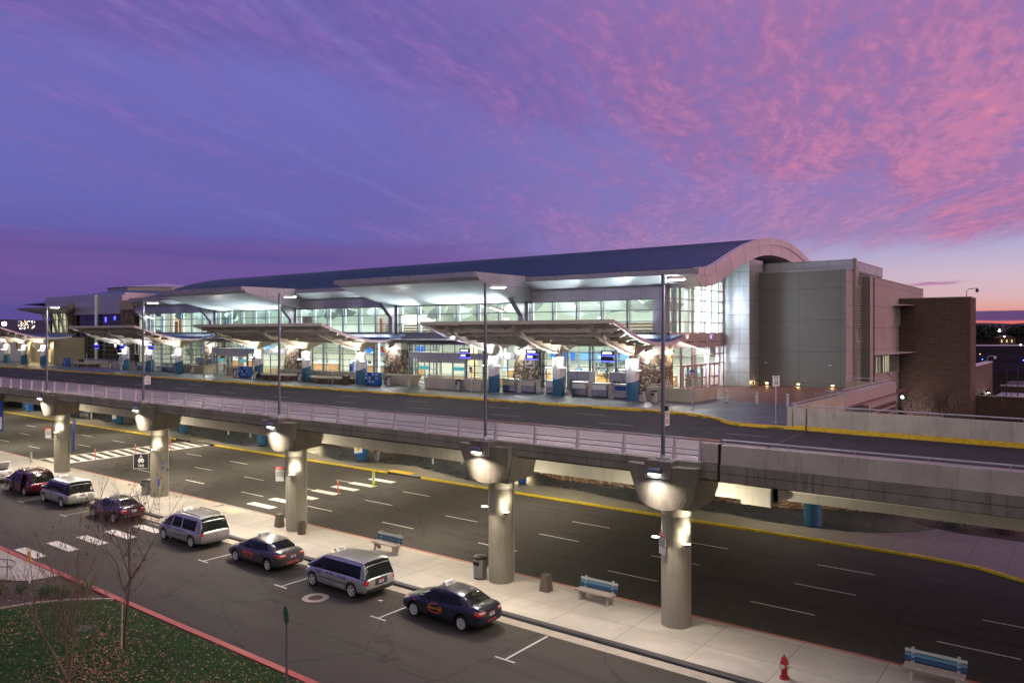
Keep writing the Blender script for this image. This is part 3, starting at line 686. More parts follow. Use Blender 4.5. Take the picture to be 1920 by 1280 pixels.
# railing
rl = thing('railing', 'galvanised cable railing with pipe rails along the edge of the elevated deck', 'railing', (-43.8, 29.3, 7.2), world=True); RO = rl.location.copy()
px_ = [-12.8]
for a, c in zip([PX[0]+.25]+[v+.25 for v in PX[1:]], [v+.25 for v in PX[1:]]+[-106.5]):
    n = round((a-c)/2.45); px_ += [a+(c-a)*i/n for i in range(n)]
for x in px_:
    b = MB(); b.hexa([(x-.055, 29.2, 7.2), (x+.055, 29.2, 7.2), (x+.055, 29.4, 7.2), (x-.055, 29.4, 7.2)], [(x-.035, 29.3, 8.06), (x+.035, 29.3, 8.06), (x+.035, 29.38, 8.06), (x-.035, 29.38, 8.06)])
    b.box(x-.13, x+.13, 29.12, 29.46, 7.2, 7.225); b.build('post', 'galv', rl, RO)
for z, r, mt in ((8.1, .038, 'rust_rail'), (7.66, .03, 'galv'), (7.44, .03, 'galv')):
    b = MB(); b.tube([(-107, 29.36, z), (-11.98 if z > 8 else -12.8, 29.36, z)], r, 8); b.build('rail', mt, rl, RO)
for z in (7.3, 7.55, 7.76, 7.83, 7.9, 7.97):
    b = MB(); b.tube([(-107, 29.34, z), (-12.8, 29.34, z)], .006, 4); b.build('cable', 'galv', rl, RO)
# solid barrier with a pipe rail on the right
br = thing('barrier_wall', 'solid concrete road barrier with a pipe rail nearest to the camera', 'barrier wall', (-12, 29.2, 7.22), world=True); BO = br.location.copy()
b = MB(); b.prism([(29.1, 7.23), (29.17, 8.0), (29.4, 8.0), (29.5, 7.23)], -12.65, -11.98, 'x'); b.prism([(29.1, 7.23), (29.17, 7.98), (29.4, 7.98), (29.5, 7.23)], -11.86, 30, 'x'); b.build('wall', 'concrete_barrier', br, BO, bevel=.012)
b = MB(); b.tube([(-11.86, 29.3, 8.16), (30, 29.3, 8.16)], .038, 8); b.build('rail', 'galv', br, BO)
for x in [-12.1, -11.75]+[-9.3+2.35*i for i in range(12)]:
    b = MB(); b.tube([(x, 29.3, 7.98), (x, 29.3, 8.14)], .018, 6); b.build('post', 'galv', br, BO)
fb = thing('barrier_wall', 'solid concrete barrier with a yellow painted foot across the departures road', 'barrier wall', (-13.4, 43.9, 7), world=True); FO = fb.location.copy()
def yb_(x): return 43.75-(x+13.3)*.0565
segs = ((-13.6, -12.93), (-12.83, 30))
b = MB(); yl = MB()
for x0, x1 in segs:
    y0, y1 = yb_(x0), yb_(x1)
    b.hexa([(x0, y0, 7.24), (x1, y1, 7.24), (x1, y1+.4, 7.24), (x0, y0+.4, 7.24)], [(x0, y0+.08, 8.18), (x1, y1+.08, 8.18), (x1, y1+.32, 8.18), (x0, y0+.32, 8.18)])
    yl.hexa([(x0, y0-.05, 6.9), (x1, y1-.05, 6.9), (x1, y1+.4, 6.9), (x0, y0+.4, 6.9)], [(x0, y0-.03, 7.24), (x1, y1-.03, 7.24), (x1, y1+.4, 7.24), (x0, y0+.4, 7.24)])
b.build('wall', 'concrete_barrier', fb, FO, bevel=.012); yl.build('painted_foot', 'yellow_paint', fb, FO)
b = MB(); b.tube([(-13.6, yb_(-13.6)+.2, 8.36), (30, yb_(30)+.2, 8.36)], .035, 8); b.build('rail', 'galv', fb, FO)
for x in [-13.4, -12.6]+[-9.6+3.4*i for i in range(9)]:
    b = MB(); b.tube([(x, yb_(x)+.2, 8.18), (x, yb_(x)+.2, 8.34)], .016, 6); b.build('post', 'galv', fb, FO)
b = MB(); b.prism([(43.95, 7.15), (43.95, 8.2), (55.2, 8.2), (55.2, 7.15)], -14.0, -13.7, 'x'); b.build('return_wall', 'concrete_barrier', fb, FO)
b = MB(); b.tube([(-13.6, 44.1, 8.36), (-13.85, 44.3, 8.38), (-13.85, 55.2, 8.38), (-15.2, 55.6, 8.38)], .035, 8); b.build('rail', 'galv', fb, FO)
# black expansion joint across the upper road
b = MB(); b.sheet([(-12.0, 29.5), (-11.85, 29.5), (-12.8, 43.75), (-12.95, 43.75)], TZ+.005); b.build('expansion_joint', 'black', via, OFF, norm=False)
# stair wall with the brick stripes
sw = thing('stair_wall', 'pink lit stairwell wall with brick stripes behind the right barrier', 'wall', (-14.3, 58, 0), world=True); SO = sw.location.copy()
b = MB(); b.box(-14.75, -14.25, 57.6, 74.6, 6.6, 8.1); b.box(-14.7, -14.3, 57.65, 74.55, 3.5, 6.6); b.build('wall', 'rose_lit_panel', sw, SO)
b = MB()
for z0, z1 in ((6.1, 6.45), (5.55, 5.95), (5.2, 5.42), (4.5, 5.05)): b.box(-14.3, -14.27, 57.6, 74.6, z0, z1)
b.build('brick_stripes', 'brick', sw, SO)
b = MB(); b.tube([(-14.5, 57.8, 8.36), (-14.5, 74.4, 8.36)], .035, 8); b.build('rail', 'galv', sw, SO)
for i in range(8):
    b = MB(); b.tube([(-14.5, 58.2+i*2.25, 8.1), (-14.5, 58.2+i*2.25, 8.34)], .016, 6); b.build('post', 'galv', sw, SO)
b = MB(); b.box(-18.4, -14.75, 74.2, 74.5, 7.15, 8.0); b.box(-16.4, -14.76, 57.6, 57.9, 7.15, 8.05); b.build('end_wall', 'tan_wall', sw, SO)
b = MB(); b.tube([(-18.4, 74.3, 8.32), (-14.5, 74.3, 8.32)], .03, 8); b.build('rail', 'galv', sw, SO)
# stone clad retaining wall of the lower storey, set back under the deck
lb = thing('lower_storey_wall', 'lower storey wall with a curving rubble stone base under the deck', 'wall', (-50, 56, .13), world=True); LO = lb.location.copy()
path = [(-160, 57), (-94, 56.3), (-88, 56.6), (-84, 57.5), (-82, 60), (-76, 60), (-74, 57), (-66, 55.2), (-62, 54.4), (-58, 54.9), (-53, 56), (-51.5, 58.5), (-51, 61), (-43, 61), (-42, 57.5), (-39, 54.8), (-36, 53.6), (-31, 54.1), (-24, 54.1), (-20, 54.0), (-17.2, 54.6), (-15, 56), (-11, 57.2), (-9.6, 61.5), (-9.6, 61.9)]
b = MB(); u = MB(); cp = MB()
for (ax, ay), (bx, by) in zip(path[:-1], path[1:]):
    if abs(ay-by) > 2.2 and False: continue
    b.hexa([(ax, ay, .1), (bx, by, .1), (bx, by+.5, .1), (ax, ay+.5, .1)], [(ax, ay, .75), (bx, by, .75), (bx, by+.5, .75), (ax, ay+.5, .75)])
    cp.hexa([(ax, ay-.05, .75), (bx, by-.05, .75), (bx, by+.5, .75), (ax, ay+.5, .75)], [(ax, ay-.05, .85), (bx, by-.05, .85), (bx, by+.5, .85), (ax, ay+.5, .85)])
u.box(-260, -9, 62, 62.3, .1, 6.4)
b.build('stone_base', 'stone_base', lb, LO); cp.build('coping', 'concrete_pale', lb, LO); u.build('wall', 'cream', lb, LO)
for x, w in ((-47.3, 5.5), (-79, 5)):     # lit lower entrance doors that shine onto the polished pavement
    c = MB(); c.box(x-w/2, x+w/2, 61.9, 61.98, .2, 3.1); c.build('lit_entrance', 'warm_room', lb, LO)
    lamp('AREA', (x+50, 61.4-56, 2.0), 260, (1, .8, .5), lb, (0, -1, -.25), w, 2.0)
# ================================================================== TERMINAL
T = thing('airport_terminal', 'long terminal hall with a blue arched metal roof, lit glass front and swept canopies', 'terminal building', (-75, 61.6, TZ), world=True); TO = T.location.copy()
XE, XW = -26.6, -123.0
top = [(60.5, 17.8), (62.25, 17.92), (64.0, 18.32), (66.4, 19.12), (68.9, 19.95), (71.6, 20.75), (74.5, 21.4), (77.0, 21.8), (79.5, 22.02), (82, 22.08), (84.5, 21.95), (87, 21.6), (89.5, 21.1), (92, 20.45), (95, 19.5)]
low = [(62.0, 16.3), (62.7, 16.38), (64.6, 16.75), (66.4, 17.4), (68.9, 18.25), (71.6, 19.08), (74.5, 19.8), (77.5, 20.25), (80.8, 20.38), (84.3, 20.2), (88, 19.6), (92, 18.6), (95, 17.6)]
def refine(P, n=3):
    out = []
    for i in range(len(P)-1):
        p0, p1, p2, p3 = P[max(i-1, 0)], P[i], P[i+1], P[min(i+2, len(P)-1)]
        for k in range(n):
            u = k/n
            out.append(tuple(.5*((2*p1[c])+(-p0[c]+p2[c])*u+(2*p0[c]-5*p1[c]+4*p2[c]-p3[c])*u*u+(-p0[c]+3*p1[c]-3*p2[c]+p3[c])*u**3) for c in (0, 1)))
    return out+[P[-1]]
topr, lowr = refine(top), refine(low)
b = MB(); b.prism(topr+[(y, z-.14) for y, z in topr[::-1]], XW, XE-.05, 'x')
roof = b.build('roof', 'roof_blue', T, TO)
b = MB(); x = XE-.35
while x > XW:                                       # standing seams
    b.grid([[(x-.03, y, z+.0), (x-.03, y, z+.075), (x+.03, y, z+.075), (x+.03, y, z)] for y, z in topr], False); x -= .46
b.build('roof_seams', 'roof_blue', roof, norm=False)
b = MB(); b.prism([(y, z-.15) for y, z in topr[:-1]]+[(95, 19.3)]+lowr[::-1], XW+.1, XE-.4, 'x'); b.build('ceiling', 'hall_ceiling', T, TO)
# end fascia in two tiers
def band(p, d0, d1):
    return [(y, z-d0) for y, z in p]+[(y, z-d1) for y, z in p[::-1]]
b = MB(); b.prism(band(topr, -.10, .58), XE-.42, XE+.08, 'x'); fz = b.build('end_fascia', 'fascia', T, TO)
low2 = [(y, z) for y, z in lowr]
b = MB(); b.prism([(60.55, 17.3)]+[(y, z-.5) for y, z in topr[3:]]+low2[::-1], XE-.46, XE-.02, 'x'); b.build('end_fascia', 'fascia', T, TO)
b = MB()
for i in range(2, len(topr)-2, 4):
    y, z = topr[i]; b.box(XE+.081, XE+.09, y-.012, y+.012, z-.58, z+.1)
    b.box(XE-.019, XE-.012, y+.6, y+.624, z-1.5, z-.5)
b.build('fascia_joint', 'concrete_joint', fz)
# eave fascia and sloping lit soffit on the plain bays
for x0, x1 in ((-44.5, XE-.03), (-80.4, -63.7), (-122.9, -99.1)):
    b = MB(); b.prism([(60.42, 17.82), (60.42, 17.36), (60.7, 17.36), (60.7, 17.82)], x0, x1, 'x'); b.build('eave_fascia', 'fascia_grey', T, TO)
    b = MB(); b.prism([(60.44, 17.38), (61.95, 16.28), (62.1, 16.4), (60.6, 17.5)], x0, x1+(.02 if x1 < -30 else -.35), 'x'); b.build('soffit', 'soffit_panel', T, TO)
    b = MB()
    n = int((x1-x0)/3)
    for i in range(1, n):
        xx = x0+(x1-x0)*i/n; MB().box(xx-.012, xx+.012, 60.408, 60.42, 17.37, 17.82).build('fascia_joint', 'concrete_joint', T)
# the two swept canopies that lift off the roof
can = refine([(53.6, 17.15), (54.6, 16.86), (56.3, 16.42), (58, 16.02), (59.8, 15.66), (61.7, 15.42)])
for x0, x1 in ((-63.7, -44.5), (-99.1, -80.4)):
    b = MB(); b.prism([(52.75, 17.9), (60.9, 17.93), (60.9, 17.5), (52.75, 17.46)], x0, x1, 'x'); cn = b.build('canopy', 'fascia_grey', T, TO)
    b = MB(); b.prism([(53.2, 17.46), (60.9, 17.46), (60.9, 17.1), (53.6, 17.16)], x0+.2, x1-.02, 'x'); b.build('lower_fascia', 'fascia_grey', cn)
    b = MB(); b.prism(can+[(61.9, 17.2), (53.8, 17.2)], x0+.05, x1, 'x'); b.build('soffit', 'soffit_panel', cn)
    b = MB(); b.prism([(52.8, 17.88), (61.9, 17.9)]+[(y, z) for y, z in can[::-1]]+[(53.3, 17.3)], x1+.003, x1+.06, 'x'); b.build('end_cheek', 'panel_small', cn)
    b = MB()
    for i in range(1, 7):
        xx = x0+(x1-x0)*i/7; b.box(xx-.012, xx+.012, 52.738, 52.75, 17.46, 17.9)
    b.build('joint', 'concrete_joint', cn)
# upper storey front: pillars, spandrel, windows
PIL = [-45.3, -63.6, -81.9, -100.2, -118.5]
for x in PIL:
    b = MB(); b.box(x-.55, x+.55, 61.3, 61.9, 11.2, 16.4); b.build('pillar', 'panel', T, TO)
    b = MB(); b.prism([(61.3, 11.3), (60.75, 11.3), (60.75, 14.1), (59.0, 15.85), (60.4, 15.75), (61.3, 15.5)], x-.3, x+.3, 'x'); b.build('buttress', 'panel', T, TO)
b = MB(); b.box(-31.2, -29.9, 61.3, 61.9, 11.3, 16.45); b.build('corner_pillar', 'panel', T, TO)
b = MB(); b.box(-123, -29.9, 61.4, 61.9, 11.3, 12.4); b.box(-123, -31.2, 61.25, 61.4, 12.28, 12.42); b.build('spandrel', 'panel', T, TO)
b = MB(); b.box(-122.9, -31.2, 61.42, 61.9, 15.42, 16.5); b.build('window_head', 'panel', T, TO)
bays = [(-44.75, -31.2, 5), (-63.05, -45.85, 6), (-81.35, -64.15, 6), (-99.65, -82.45, 6), (-117.95, -100.75, 6)]
for x0, x1, n in bays:
    w = MB(); vs_ = [x0+(x1-x0)*i/n for i in range(n+1)]
    for xx in vs_: w.box(xx-.05, xx+.05, 61.55, 61.75, 12.42, 15.42)
    for z in (12.46, 13.43, 14.43, 15.38): w.box(x0, x1, 61.54, 61.76, z-.04, z+.04)
    wf = w.build('upper_window', 'mullion', T, TO)
    g = MB(); g.add([(x0, 61.66, 12.42), (x1, 61.66, 12.42), (x1, 61.66, 15.42), (x0, 61.66, 15.42)], [(0, 1, 2, 3)]); g.build('pane', 'glass', wf, norm=False)
    f = MB()
    for xx in vs_: f.box(xx+.06, xx+.16, 61.9, 62.1, 12.42, 15.42)
    f.build('inner_fin', 'fin_white', wf)
    # upper hall interior of the bay: suspended sails and the slatted timber balustrade
    s_ = MB()
    for j in range(5):
        cx = x0+(x1-x0)*(j+.5)/5+random.uniform(-.5, .5); yy = 65+random.uniform(0, 3)
        a_ = random.uniform(-.35, .35); ww = random.uniform(1.6, 2.3); zz = random.uniform(14.5, 15.2)
        pts = [(-ww, .1), (-ww*.6, .55), (-.2, .8), (ww*.3, .45), (ww, .25), (ww*.7, -.25), (ww*.1, -.55), (-ww*.55, -.4)]
        pp = [(cx+u*math.cos(a_)-v*math.sin(a_), zz+u*math.sin(a_)+v) for u, v in pts]
        s_.prism(pp, yy, yy+.12, 'y')
    s_.build('ceiling_sail', 'sail', T, TO)
    lamp('AREA', (((x0+x1)/2)-TO.x, 68.5-TO.y, 16.1-TO.z), 6000 if x0 > -70 else 5200, (1, 1, .97) if x0 > -85 else (.9, 1, .97), T, (0, -.22, -1), 14, 9)
b = MB(); 
for z in (12.52, 12.82, 13.12): b.box(-68, -30.3, 64.2, 64.3, z, z+.24)
b.build('balustrade', 'wood_panel', T, TO)
b = MB()
for z in (12.66, 12.96, 13.3): b.box(-68, -30.3, 64.0, 64.05, z, z+.035)
b.build('handrail', 'fin_white', T, TO)
b = MB(); b.box(-122, -30.2, 62.1, 78, 11.35, 12.3); b.build('upper_floor', 'floor_tile', T, TO)
b = MB(); b.box(-122, -30.2, 77, 77.3, 12.3, 19.8); b.box(-122.6, -122.4, 62, 77, 7, 18); b.build('hall_back_wall', 'hall_wall', T, TO)
b = MB(); b.box(-71.5, -68.5, 66, 77, 12.3, 14.7); b.build('lift_lobby', 'hall_wall', T, TO)
b = MB(); b.box(-71.2, -70.5, 65.9, 65.99, 12.35, 14.2); b.box(-69.4, -68.7, 65.9, 65.99, 12.35, 14.2); b.build('timber_door', 'wood_door', T, TO)
b = MB(); pts = [(-97, 12.4), (-96, 12.9), (-93.5, 13.0), (-92, 13.3), (-90.5, 13.0), (-88.5, 13.8), (-87, 14.2), (-85.8, 14.7), (-84.2, 14.6), (-83.6, 12.4)]
b.prism(pts, 66, 66.3, 'y'); b.build('stone_ridge_panel', 'stone_dark', T, TO)
# lower storey glazing between the stone piers
lbays = [(-43.4, -32.3, 4), (-79.4, -64.2, 5), (-61.3, -57.3, 1), (-97.4, -93.7, 1), (-117.8, -101, 6)]
for x0, x1, n in lbays:
    w = MB(); vs_ = [x0+(x1-x0)*i/n for i in range(n+1)]
    for xx in vs_: w.box(xx-.05, xx+.05, 61.5, 61.75, 7.15, 11.3)
    for z in (7.2, 7.7, 8.45, 9.2, 9.9, 10.55, 11.27): w.box(x0, x1, 61.49, 61.76, z-.035, z+.035)
    wf = w.build('lower_window', 'mullion', T, TO)
    g = MB(); g.add([(x0, 61.66, 7.15), (x1, 61.66, 7.15), (x1, 61.66, 11.3), (x0, 61.66, 11.3)], [(0, 1, 2, 3)]); g.build('pane', 'glass', wf, norm=False)
    f = MB()
    for xx in vs_: f.box(xx+.06, xx+.2, 61.9, 62.1, 7.15, 11.3)
    f.build('inner_fin', 'fin_white', wf)
# stone piers, battered, with a plain cap and a lamp
for i, (x0, x1, y0) in enumerate(((-45.8, -43.45, 60.3), (-64.1, -61.4, 60.3), (-82.4, -79.6, 60.3), (-100.9, -97.6, 60.3), (-32.4, -29.85, 60.6))):
    b = MB(); tp = .22
    b.hexa([(x0-.15, y0-.15, 7.1), (x1+(.12 if i < 4 else .05), y0-.15, 7.1), (x1+(.12 if i < 4 else .05), 62.6, 7.1), (x0-.15, 62.6, 7.1)], [(x0+tp, y0+.1, 10.55), (x1-.05, y0+.1, 10.55), (x1-.05, 62.6, 10.55), (x0+tp, 62.6, 10.55)])
    sp_ = b.build('stone_pier', 'river_stone', T, TO)
    b = MB(); b.box(x0+tp-.1, x1, y0, 62.6, 10.55, 11.29); b.build('pier_cap', 'beige_steel', sp_)
    cx = (x0+x1)/2
    b = MB(); b.lathe([(.05, 10.95), (.16, 10.85), (.18, 10.7)], cx-.2, y0-.35, 12); b.box(cx-.23, cx-.17, y0-.35, y0, 10.88, 10.95); b.build('lamp_housing', 'steel_dark', sp_)
    b = MB(); b.lathe([(.0, 10.69), (.165, 10.69)], cx-.2, y0-.35, 12, caps=False); b.build('lamp_lens', 'lamp_white', sp_, norm=False)
    lamp('POINT', (cx-.2-TO.x, y0-.42-TO.y, 10.55-TO.z), 220, (1, .93, .85) if i != 0 else (.95, .97, 1), T, size=.08)
# right end: also a lamp on the side face of the corner pier
lamp('POINT', (-29.4-TO.x, 61.9-TO.y, 10.6-TO.z), 110, (1, .8, .55), T, size=.08)
b = MB(); b.lathe([(.04, 10.9), (.12, 10.75)], -29.5, 61.9, 10); b.build('lamp_housing', 'steel_dark', T, TO)
# entrance vestibules
for xo in (0, -36.4):
    x0, x1 = -57.2+xo, -45.9+xo; Y = 57.0
    b = MB(); b.box(x0, x1, Y, Y+.15, 9.78, 10.42); b.box(x0, x0+.15, Y, 61.5, 9.78, 10.42); b.box(x1-.15, x1, Y, 61.5, 9.78, 10.42)
    vb = b.build('entrance', 'panel_small', T, TO)
    b = MB(); b.box(x0, x1, Y, 61.5, 11.3, 11.42); b.box(x0-1.2, x1+2.0, 55.4, 61.4, 11.62, 11.74); b.build('entrance_roof', 'fascia_grey', vb)
    for k in range(7):
        c = MB(); xx = x0-.6+k*2.1; c.prism([(55.5, 11.62), (61.4, 11.62), (61.4, 11.0)], xx-.04, xx+.04, 'x'); c.build('roof_bracket', 'panel_small', vb)
    f = MB()
    for xx in (x0+.05, x0+.75, x0+1.75, x0+3.3, x0+4.95, x0+6.6, x0+7.8, x0+9.0, x0+10.2, x1-.05): f.box(xx-.05, xx+.05, Y+.03, Y+.13, 10.42, 11.3)
    f.box(x0, x1, Y+.02, Y+.14, 11.22, 11.3)
    for xx in (x0+.05, x0+.75, x0+1.5, x0+8.1, x0+9.1, x0+10.2, x1-.05): f.box(xx-.05, xx+.05, Y+.03, Y+.13, 7.15, 9.78)
    for z in (7.2, 7.9, 8.55, 9.2): f.box(x0, x0+1.5, Y+.02, Y+.14, z-.03, z+.03); f.box(x0+8.1, x1, Y+.02, Y+.14, z-.03, z+.03)
    for yy in (58.2, 59.6, 61): f.box(x0+.02, x0+.1, yy-.05, yy+.05, 7.15, 11.3); f.box(x1-.1, x1-.02, yy-.05, yy+.05, 7.15, 11.3)
    for z in (7.2, 8.2, 9.0): f.box(x1-.1, x1-.02, Y, 61.5, z-.03, z+.03)
    f.build('entrance_frame', 'mullion', vb)
    g = MB(); g.add([(x0, Y+.08, 10.42), (x1, Y+.08, 10.42), (x1, Y+.08, 11.3), (x0, Y+.08, 11.3)], [(0, 1, 2, 3)])
    g.add([(x0, Y+.08, 7.15), (x0+1.5, Y+.08, 7.15), (x0+1.5, Y+.08, 9.78), (x0, Y+.08, 9.78)], [(0, 1, 2, 3)])
    g.add([(x0+8.1, Y+.08, 7.15), (x1, Y+.08, 7.15), (x1, Y+.08, 9.78), (x0+8.1, Y+.08, 9.78)], [(0, 1, 2, 3)])
    g.add([(x1-.06, Y, 7.15), (x1-.06, 61.5, 7.15), (x1-.06, 61.5, 11.3), (x1-.06, Y, 11.3)], [(0, 1, 2, 3)])
    g.build('pane', 'glass', vb, norm=False)
    # sliding doors: four leaves
    f = MB(); f.box(x0+1.5, x0+8.1, Y-.06, Y+.02, 9.5, 9.78); f.box(x0+1.5, x0+1.62, Y-.06, Y+.02, 7.15, 9.5); f.box(x0+7.98, x0+8.1, Y-.06, Y+.02, 7.15, 9.5); f.build('door_head', 'galv', vb)
    for k in range(4):
        a = x0+1.62+k*1.59; c = a+1.59
        f = MB()
        for xx in (a+.05, c-.05): f.box(xx-.045, xx+.045, Y-.03, Y+.03, 7.18, 9.5)
        for z in (7.22, 8.15, 9.46): f.box(a, c, Y-.03, Y+.03, z-.04, z+.04)
        d = f.build('sliding_door', 'galv', T, TO)
        g = MB(); g.add([(a, Y, 7.18), (c, Y, 7.18), (c, Y, 9.5), (a, Y, 9.5)], [(0, 1, 2, 3)]); g.build('door_pane', 'glass', d, norm=False)
        if k in (0, 3):
            g = MB(); g.add([(a+.1, Y-.012, 8.7), (c-.1, Y-.012, 8.7), (c-.1, Y-.012, 9.05), (a+.1, Y-.012, 9.05)], [(0, 1, 2, 3)]); g.build('door_band', 'teal_glow', d, norm=False)
    b = MB(); b.box(x0+4.5, x0+4.75, Y-.1, Y-.02, 9.56, 9.66); b.build('door_sensor', 'green_sign', vb)
    b = MB(); b.box(x0+.2, x1-.2, 59.8, 60.0, 7.15, 7.95); b.box(x0+6.0, x0+6.5, 60.1, 60.6, 7.15, 11.3); b.build('inner_screen', 'cream', vb)
    lamp('AREA', ((x0+x1)/2-TO.x, 59.0-TO.y, 11.1-TO.z), 900, (1, .84, .52), T, (0, -.1, -1), 8, 3)
# end wall of glass facing the plaza
gx0 = -30.0
w = MB()
ys = [62.0, 64.3, 67.0, 69.6, 72.1, 73.9]
def ztop(y):
    for (a, za), (c, zc) in zip(lowr[:-1], lowr[1:]):
        if a <= y <= c: return za+(zc-za)*(y-a)/(c-a)
    return 16.3
for y in ys: w.box(gx0-.12, gx0+.08, y-.05, y+.05, 12.35, ztop(y)+.1)
for z in (12.4, 13.4, 14.4, 15.45, 16.5, 17.5, 18.5):
    y0 = next((y for y, zz in lowr if zz > z and y > 62), 62) if z > 16.3 else 61.9
    w.box(gx0-.11, gx0+.09, y0, 74.0, z-.04, z+.04)
ew = w.build('end_window', 'mullion_rose_lit', T, TO)
g = MB(); P = [(gx0, 61.9, 12.35)]+[(gx0, 74.0, 12.35)]+[(gx0, y, z+.05) for y, z in lowr[::-1] if 61.9 <= y <= 74]
g.add(P, [tuple(range(len(P)))]); g.build('pane', 'glass', ew, norm=False)
f = MB()
for y in ys[1:]: f.box(gx0-.75, gx0-.3, y-.25, y-.05, 12.35, ztop(y)); 
f.build('inner_fin', 'fin_white', ew)
b = MB(); b.box(gx0-.15, gx0+.1, 61.92, 74.2, 11.15, 12.35); b.build('end_spandrel', 'rose_lit_panel', T, TO)
w = MB()
for y in (62.0, 64.5, 66.9, 67.5, 69.9, 70.5, 72.7, 73.1, 74.1): w.box(gx0-.1, gx0+.1, y-.05, y+.05, 7.15, 11.15)
for z in (9.45, 10.35, 11.1): w.box(gx0-.1, gx0+.1, 62, 74.1, z-.04, z+.04)
lw_ = w.build('lower_end_window', 'mullion_rose_lit', T, TO)
g = MB(); g.add([(gx0, 62, 7.15), (gx0, 74.1, 7.15), (gx0, 74.1, 11.15), (gx0, 62, 11.15)], [(0, 1, 2, 3)]); g.build('pane', 'glass', lw_, norm=False)
for y in (64.7, 67.6, 70.6):
    for dy_ in (0, 1.1):
        f = MB(); a, c = y+dy_, y+dy_+1.06
        for yy in (a+.06, c-.06): f.box(gx0+.02, gx0+.14, yy-.07, yy+.07, 7.18, 9.42)
        for z in (7.26, 8.2, 9.36): f.box(gx0+.02, gx0+.14, a, c, z-.07, z+.07)
        f.box(gx0+.14, gx0+.2, c-.16 if dy_ == 0 else a+.12, c-.12 if dy_ == 0 else a+.16, 8.0, 8.35)
        f.build('swing_door', 'mullion_rose_lit', T, TO)
for y, ccol in ((65.6, (1, .85, .65)), (71.0, (.35, .42, 1))):
    b = MB(); b.box(gx0+.1, gx0+.75, y-.12, y+.12, 11.55, 11.62); b.build('uplight', 'steel_dark', T, TO)
    lamp('SPOT', (gx0+.45-TO.x, y-TO.y, 11.66-TO.z), 45, ccol, T, (-.5, 0, 1), .05, spot=1.5)
b = MB(); b.box(gx0+.1, gx0+.75, 68.2, 68.44, 11.55, 11.62); b.build('uplight', 'steel_dark', T, TO)
# lower hall interior shell
b = MB(); b.box(-122, -30.2, 61.9, 75, 7.0, 7.14); b.build('lower_floor', 'floor_tile', T, TO)
b = MB(); b.box(-122, -30.2, 74.5, 74.9, 7.1, 11.3); b.build('lower_back_wall', 'white_wall', T, TO)
b = MB(); b.box(-122, -30.2, 61.9, 75, 11.28, 11.34); b.build('lower_ceiling', 'white_wall', T, TO)
b = MB()
for i in range(22): b.box(-120+i*4.1, -117.4+i*4.1, 66, 66.25, 11.2, 11.27); b.box(-120+i*4.1, -117.4+i*4.1, 70, 70.25, 11.2, 11.27)
b.build('ceiling_strip_light', 'ceil_panel', T, TO)
for x in (-37, -51, -70, -88, -109):
    lamp('AREA', (x-TO.x, 67.5-TO.y, 11.1-TO.z), 3400, (1, .96, .80), T, (0, -.15, -1), 15, 8)
for x in (-36, -52, -72, -90, -108):
    b = MB(); b.lathe([(.35, 7.1), (.35, 11.3)], x, 66.5, 20); b.build('hall_column', 'fin_white', T, TO)
b = MB(); b.box(-120, -31, 73.4, 74.4, 10.0, 10.9); b.build('bulkhead', 'fin_white', T, TO)
# tower and blank walls at the east end
b = MB(); b.prism([(74.2, 7.1), (74.2, 19.55), (75, 19.75), (78, 19.7), (78, 7.1)], -30.0, -27.3, 'x'); b.build('corner_tower', 'panel_tower', T, TO)
# lights washing the sweeping soffits from the ledge below the windows
def wash(x, y, e, col=(.82, .95, 1)):
    lamp('SPOT', (x-TO.x, y-TO.y, 12.55-TO.z), e, col, T, (-.06, -.42, 1), .12, spot=1.5, blend=.8)
for x in (-60.5, -54.5, -51.5, -48.5, -96, -90, -87, -84): wash(x, 60.9, 2200)
for x in (-41, -35.5, -31, -77, -70, -104, -110): wash(x, 61.0, 1000)
b = MB()
for x in (-60.5, -54.5, -51.5, -48.5, -96, -90, -87, -84, -41, -35.5, -31, -77, -70, -104, -110): b.box(x-.2, x+.2, 60.75, 61.05, 12.3, 12.42)
b.build('wash_light', 'steel_dark', T, TO)
# area lamps added inside the hall to light the tower through the end glass
lamp('AREA', (-31.6-TO.x, 69.0-TO.y, 15.2-TO.z), 1000, (.78, .9, 1), T, (.75, .75, -.1), 2.5, 3.5)
lamp('AREA', (-31.6-TO.x, 69.0-TO.y, 9.6-TO.z), 260, (.85, .95, 1), T, (.8, .6, 0), 2.5, 1.5)

# ================================================================== SERVICE WING (blank boxes at the right)
Wn = thing('service_wing', 'blank grey clad service wing, its side coloured by pink dusk light, at the right end of the terminal', 'building wing', (-22, 77, TZ), world=True); WO = Wn.location.copy()
b = MB(); b.prism([(77, 7.1), (77, 18.4), (92, 18.4), (92, 7.1)], -27.3, -19.05, 'x'); b.build('front_box', 'box_panel', Wn, WO)
b = MB(); b.box(-27.35, -18.98, 76.94, 92, 18.4, 18.5); b.build('coping', 'fascia_grey', Wn, WO)
b = MB(); b.box(-29.9, -18.9, 78.6, 92, 18.5, 19.5); b.build('parapet', 'panel_small', Wn, WO)
b = MB(); b.box(-19.04, -18.99, 77.02, 79.4, 7.1, 18.39); b.build('side_cladding', 'rose_lit_panel', Wn, WO)  # thin plate that gives the box side its pink-lit colour
b = MB(); b.box(-19.0, -18.7, 79.4, 79.75, 7.1, 19.65); b.build('pilaster', 'fascia_grey', Wn, WO)
b = MB(); b.box(-19.5, -18.85, 79.75, 81.2, 7.1, 19.0); b.build('recess', 'rose_lit_panel', Wn, WO)
b = MB()
z = 7.4
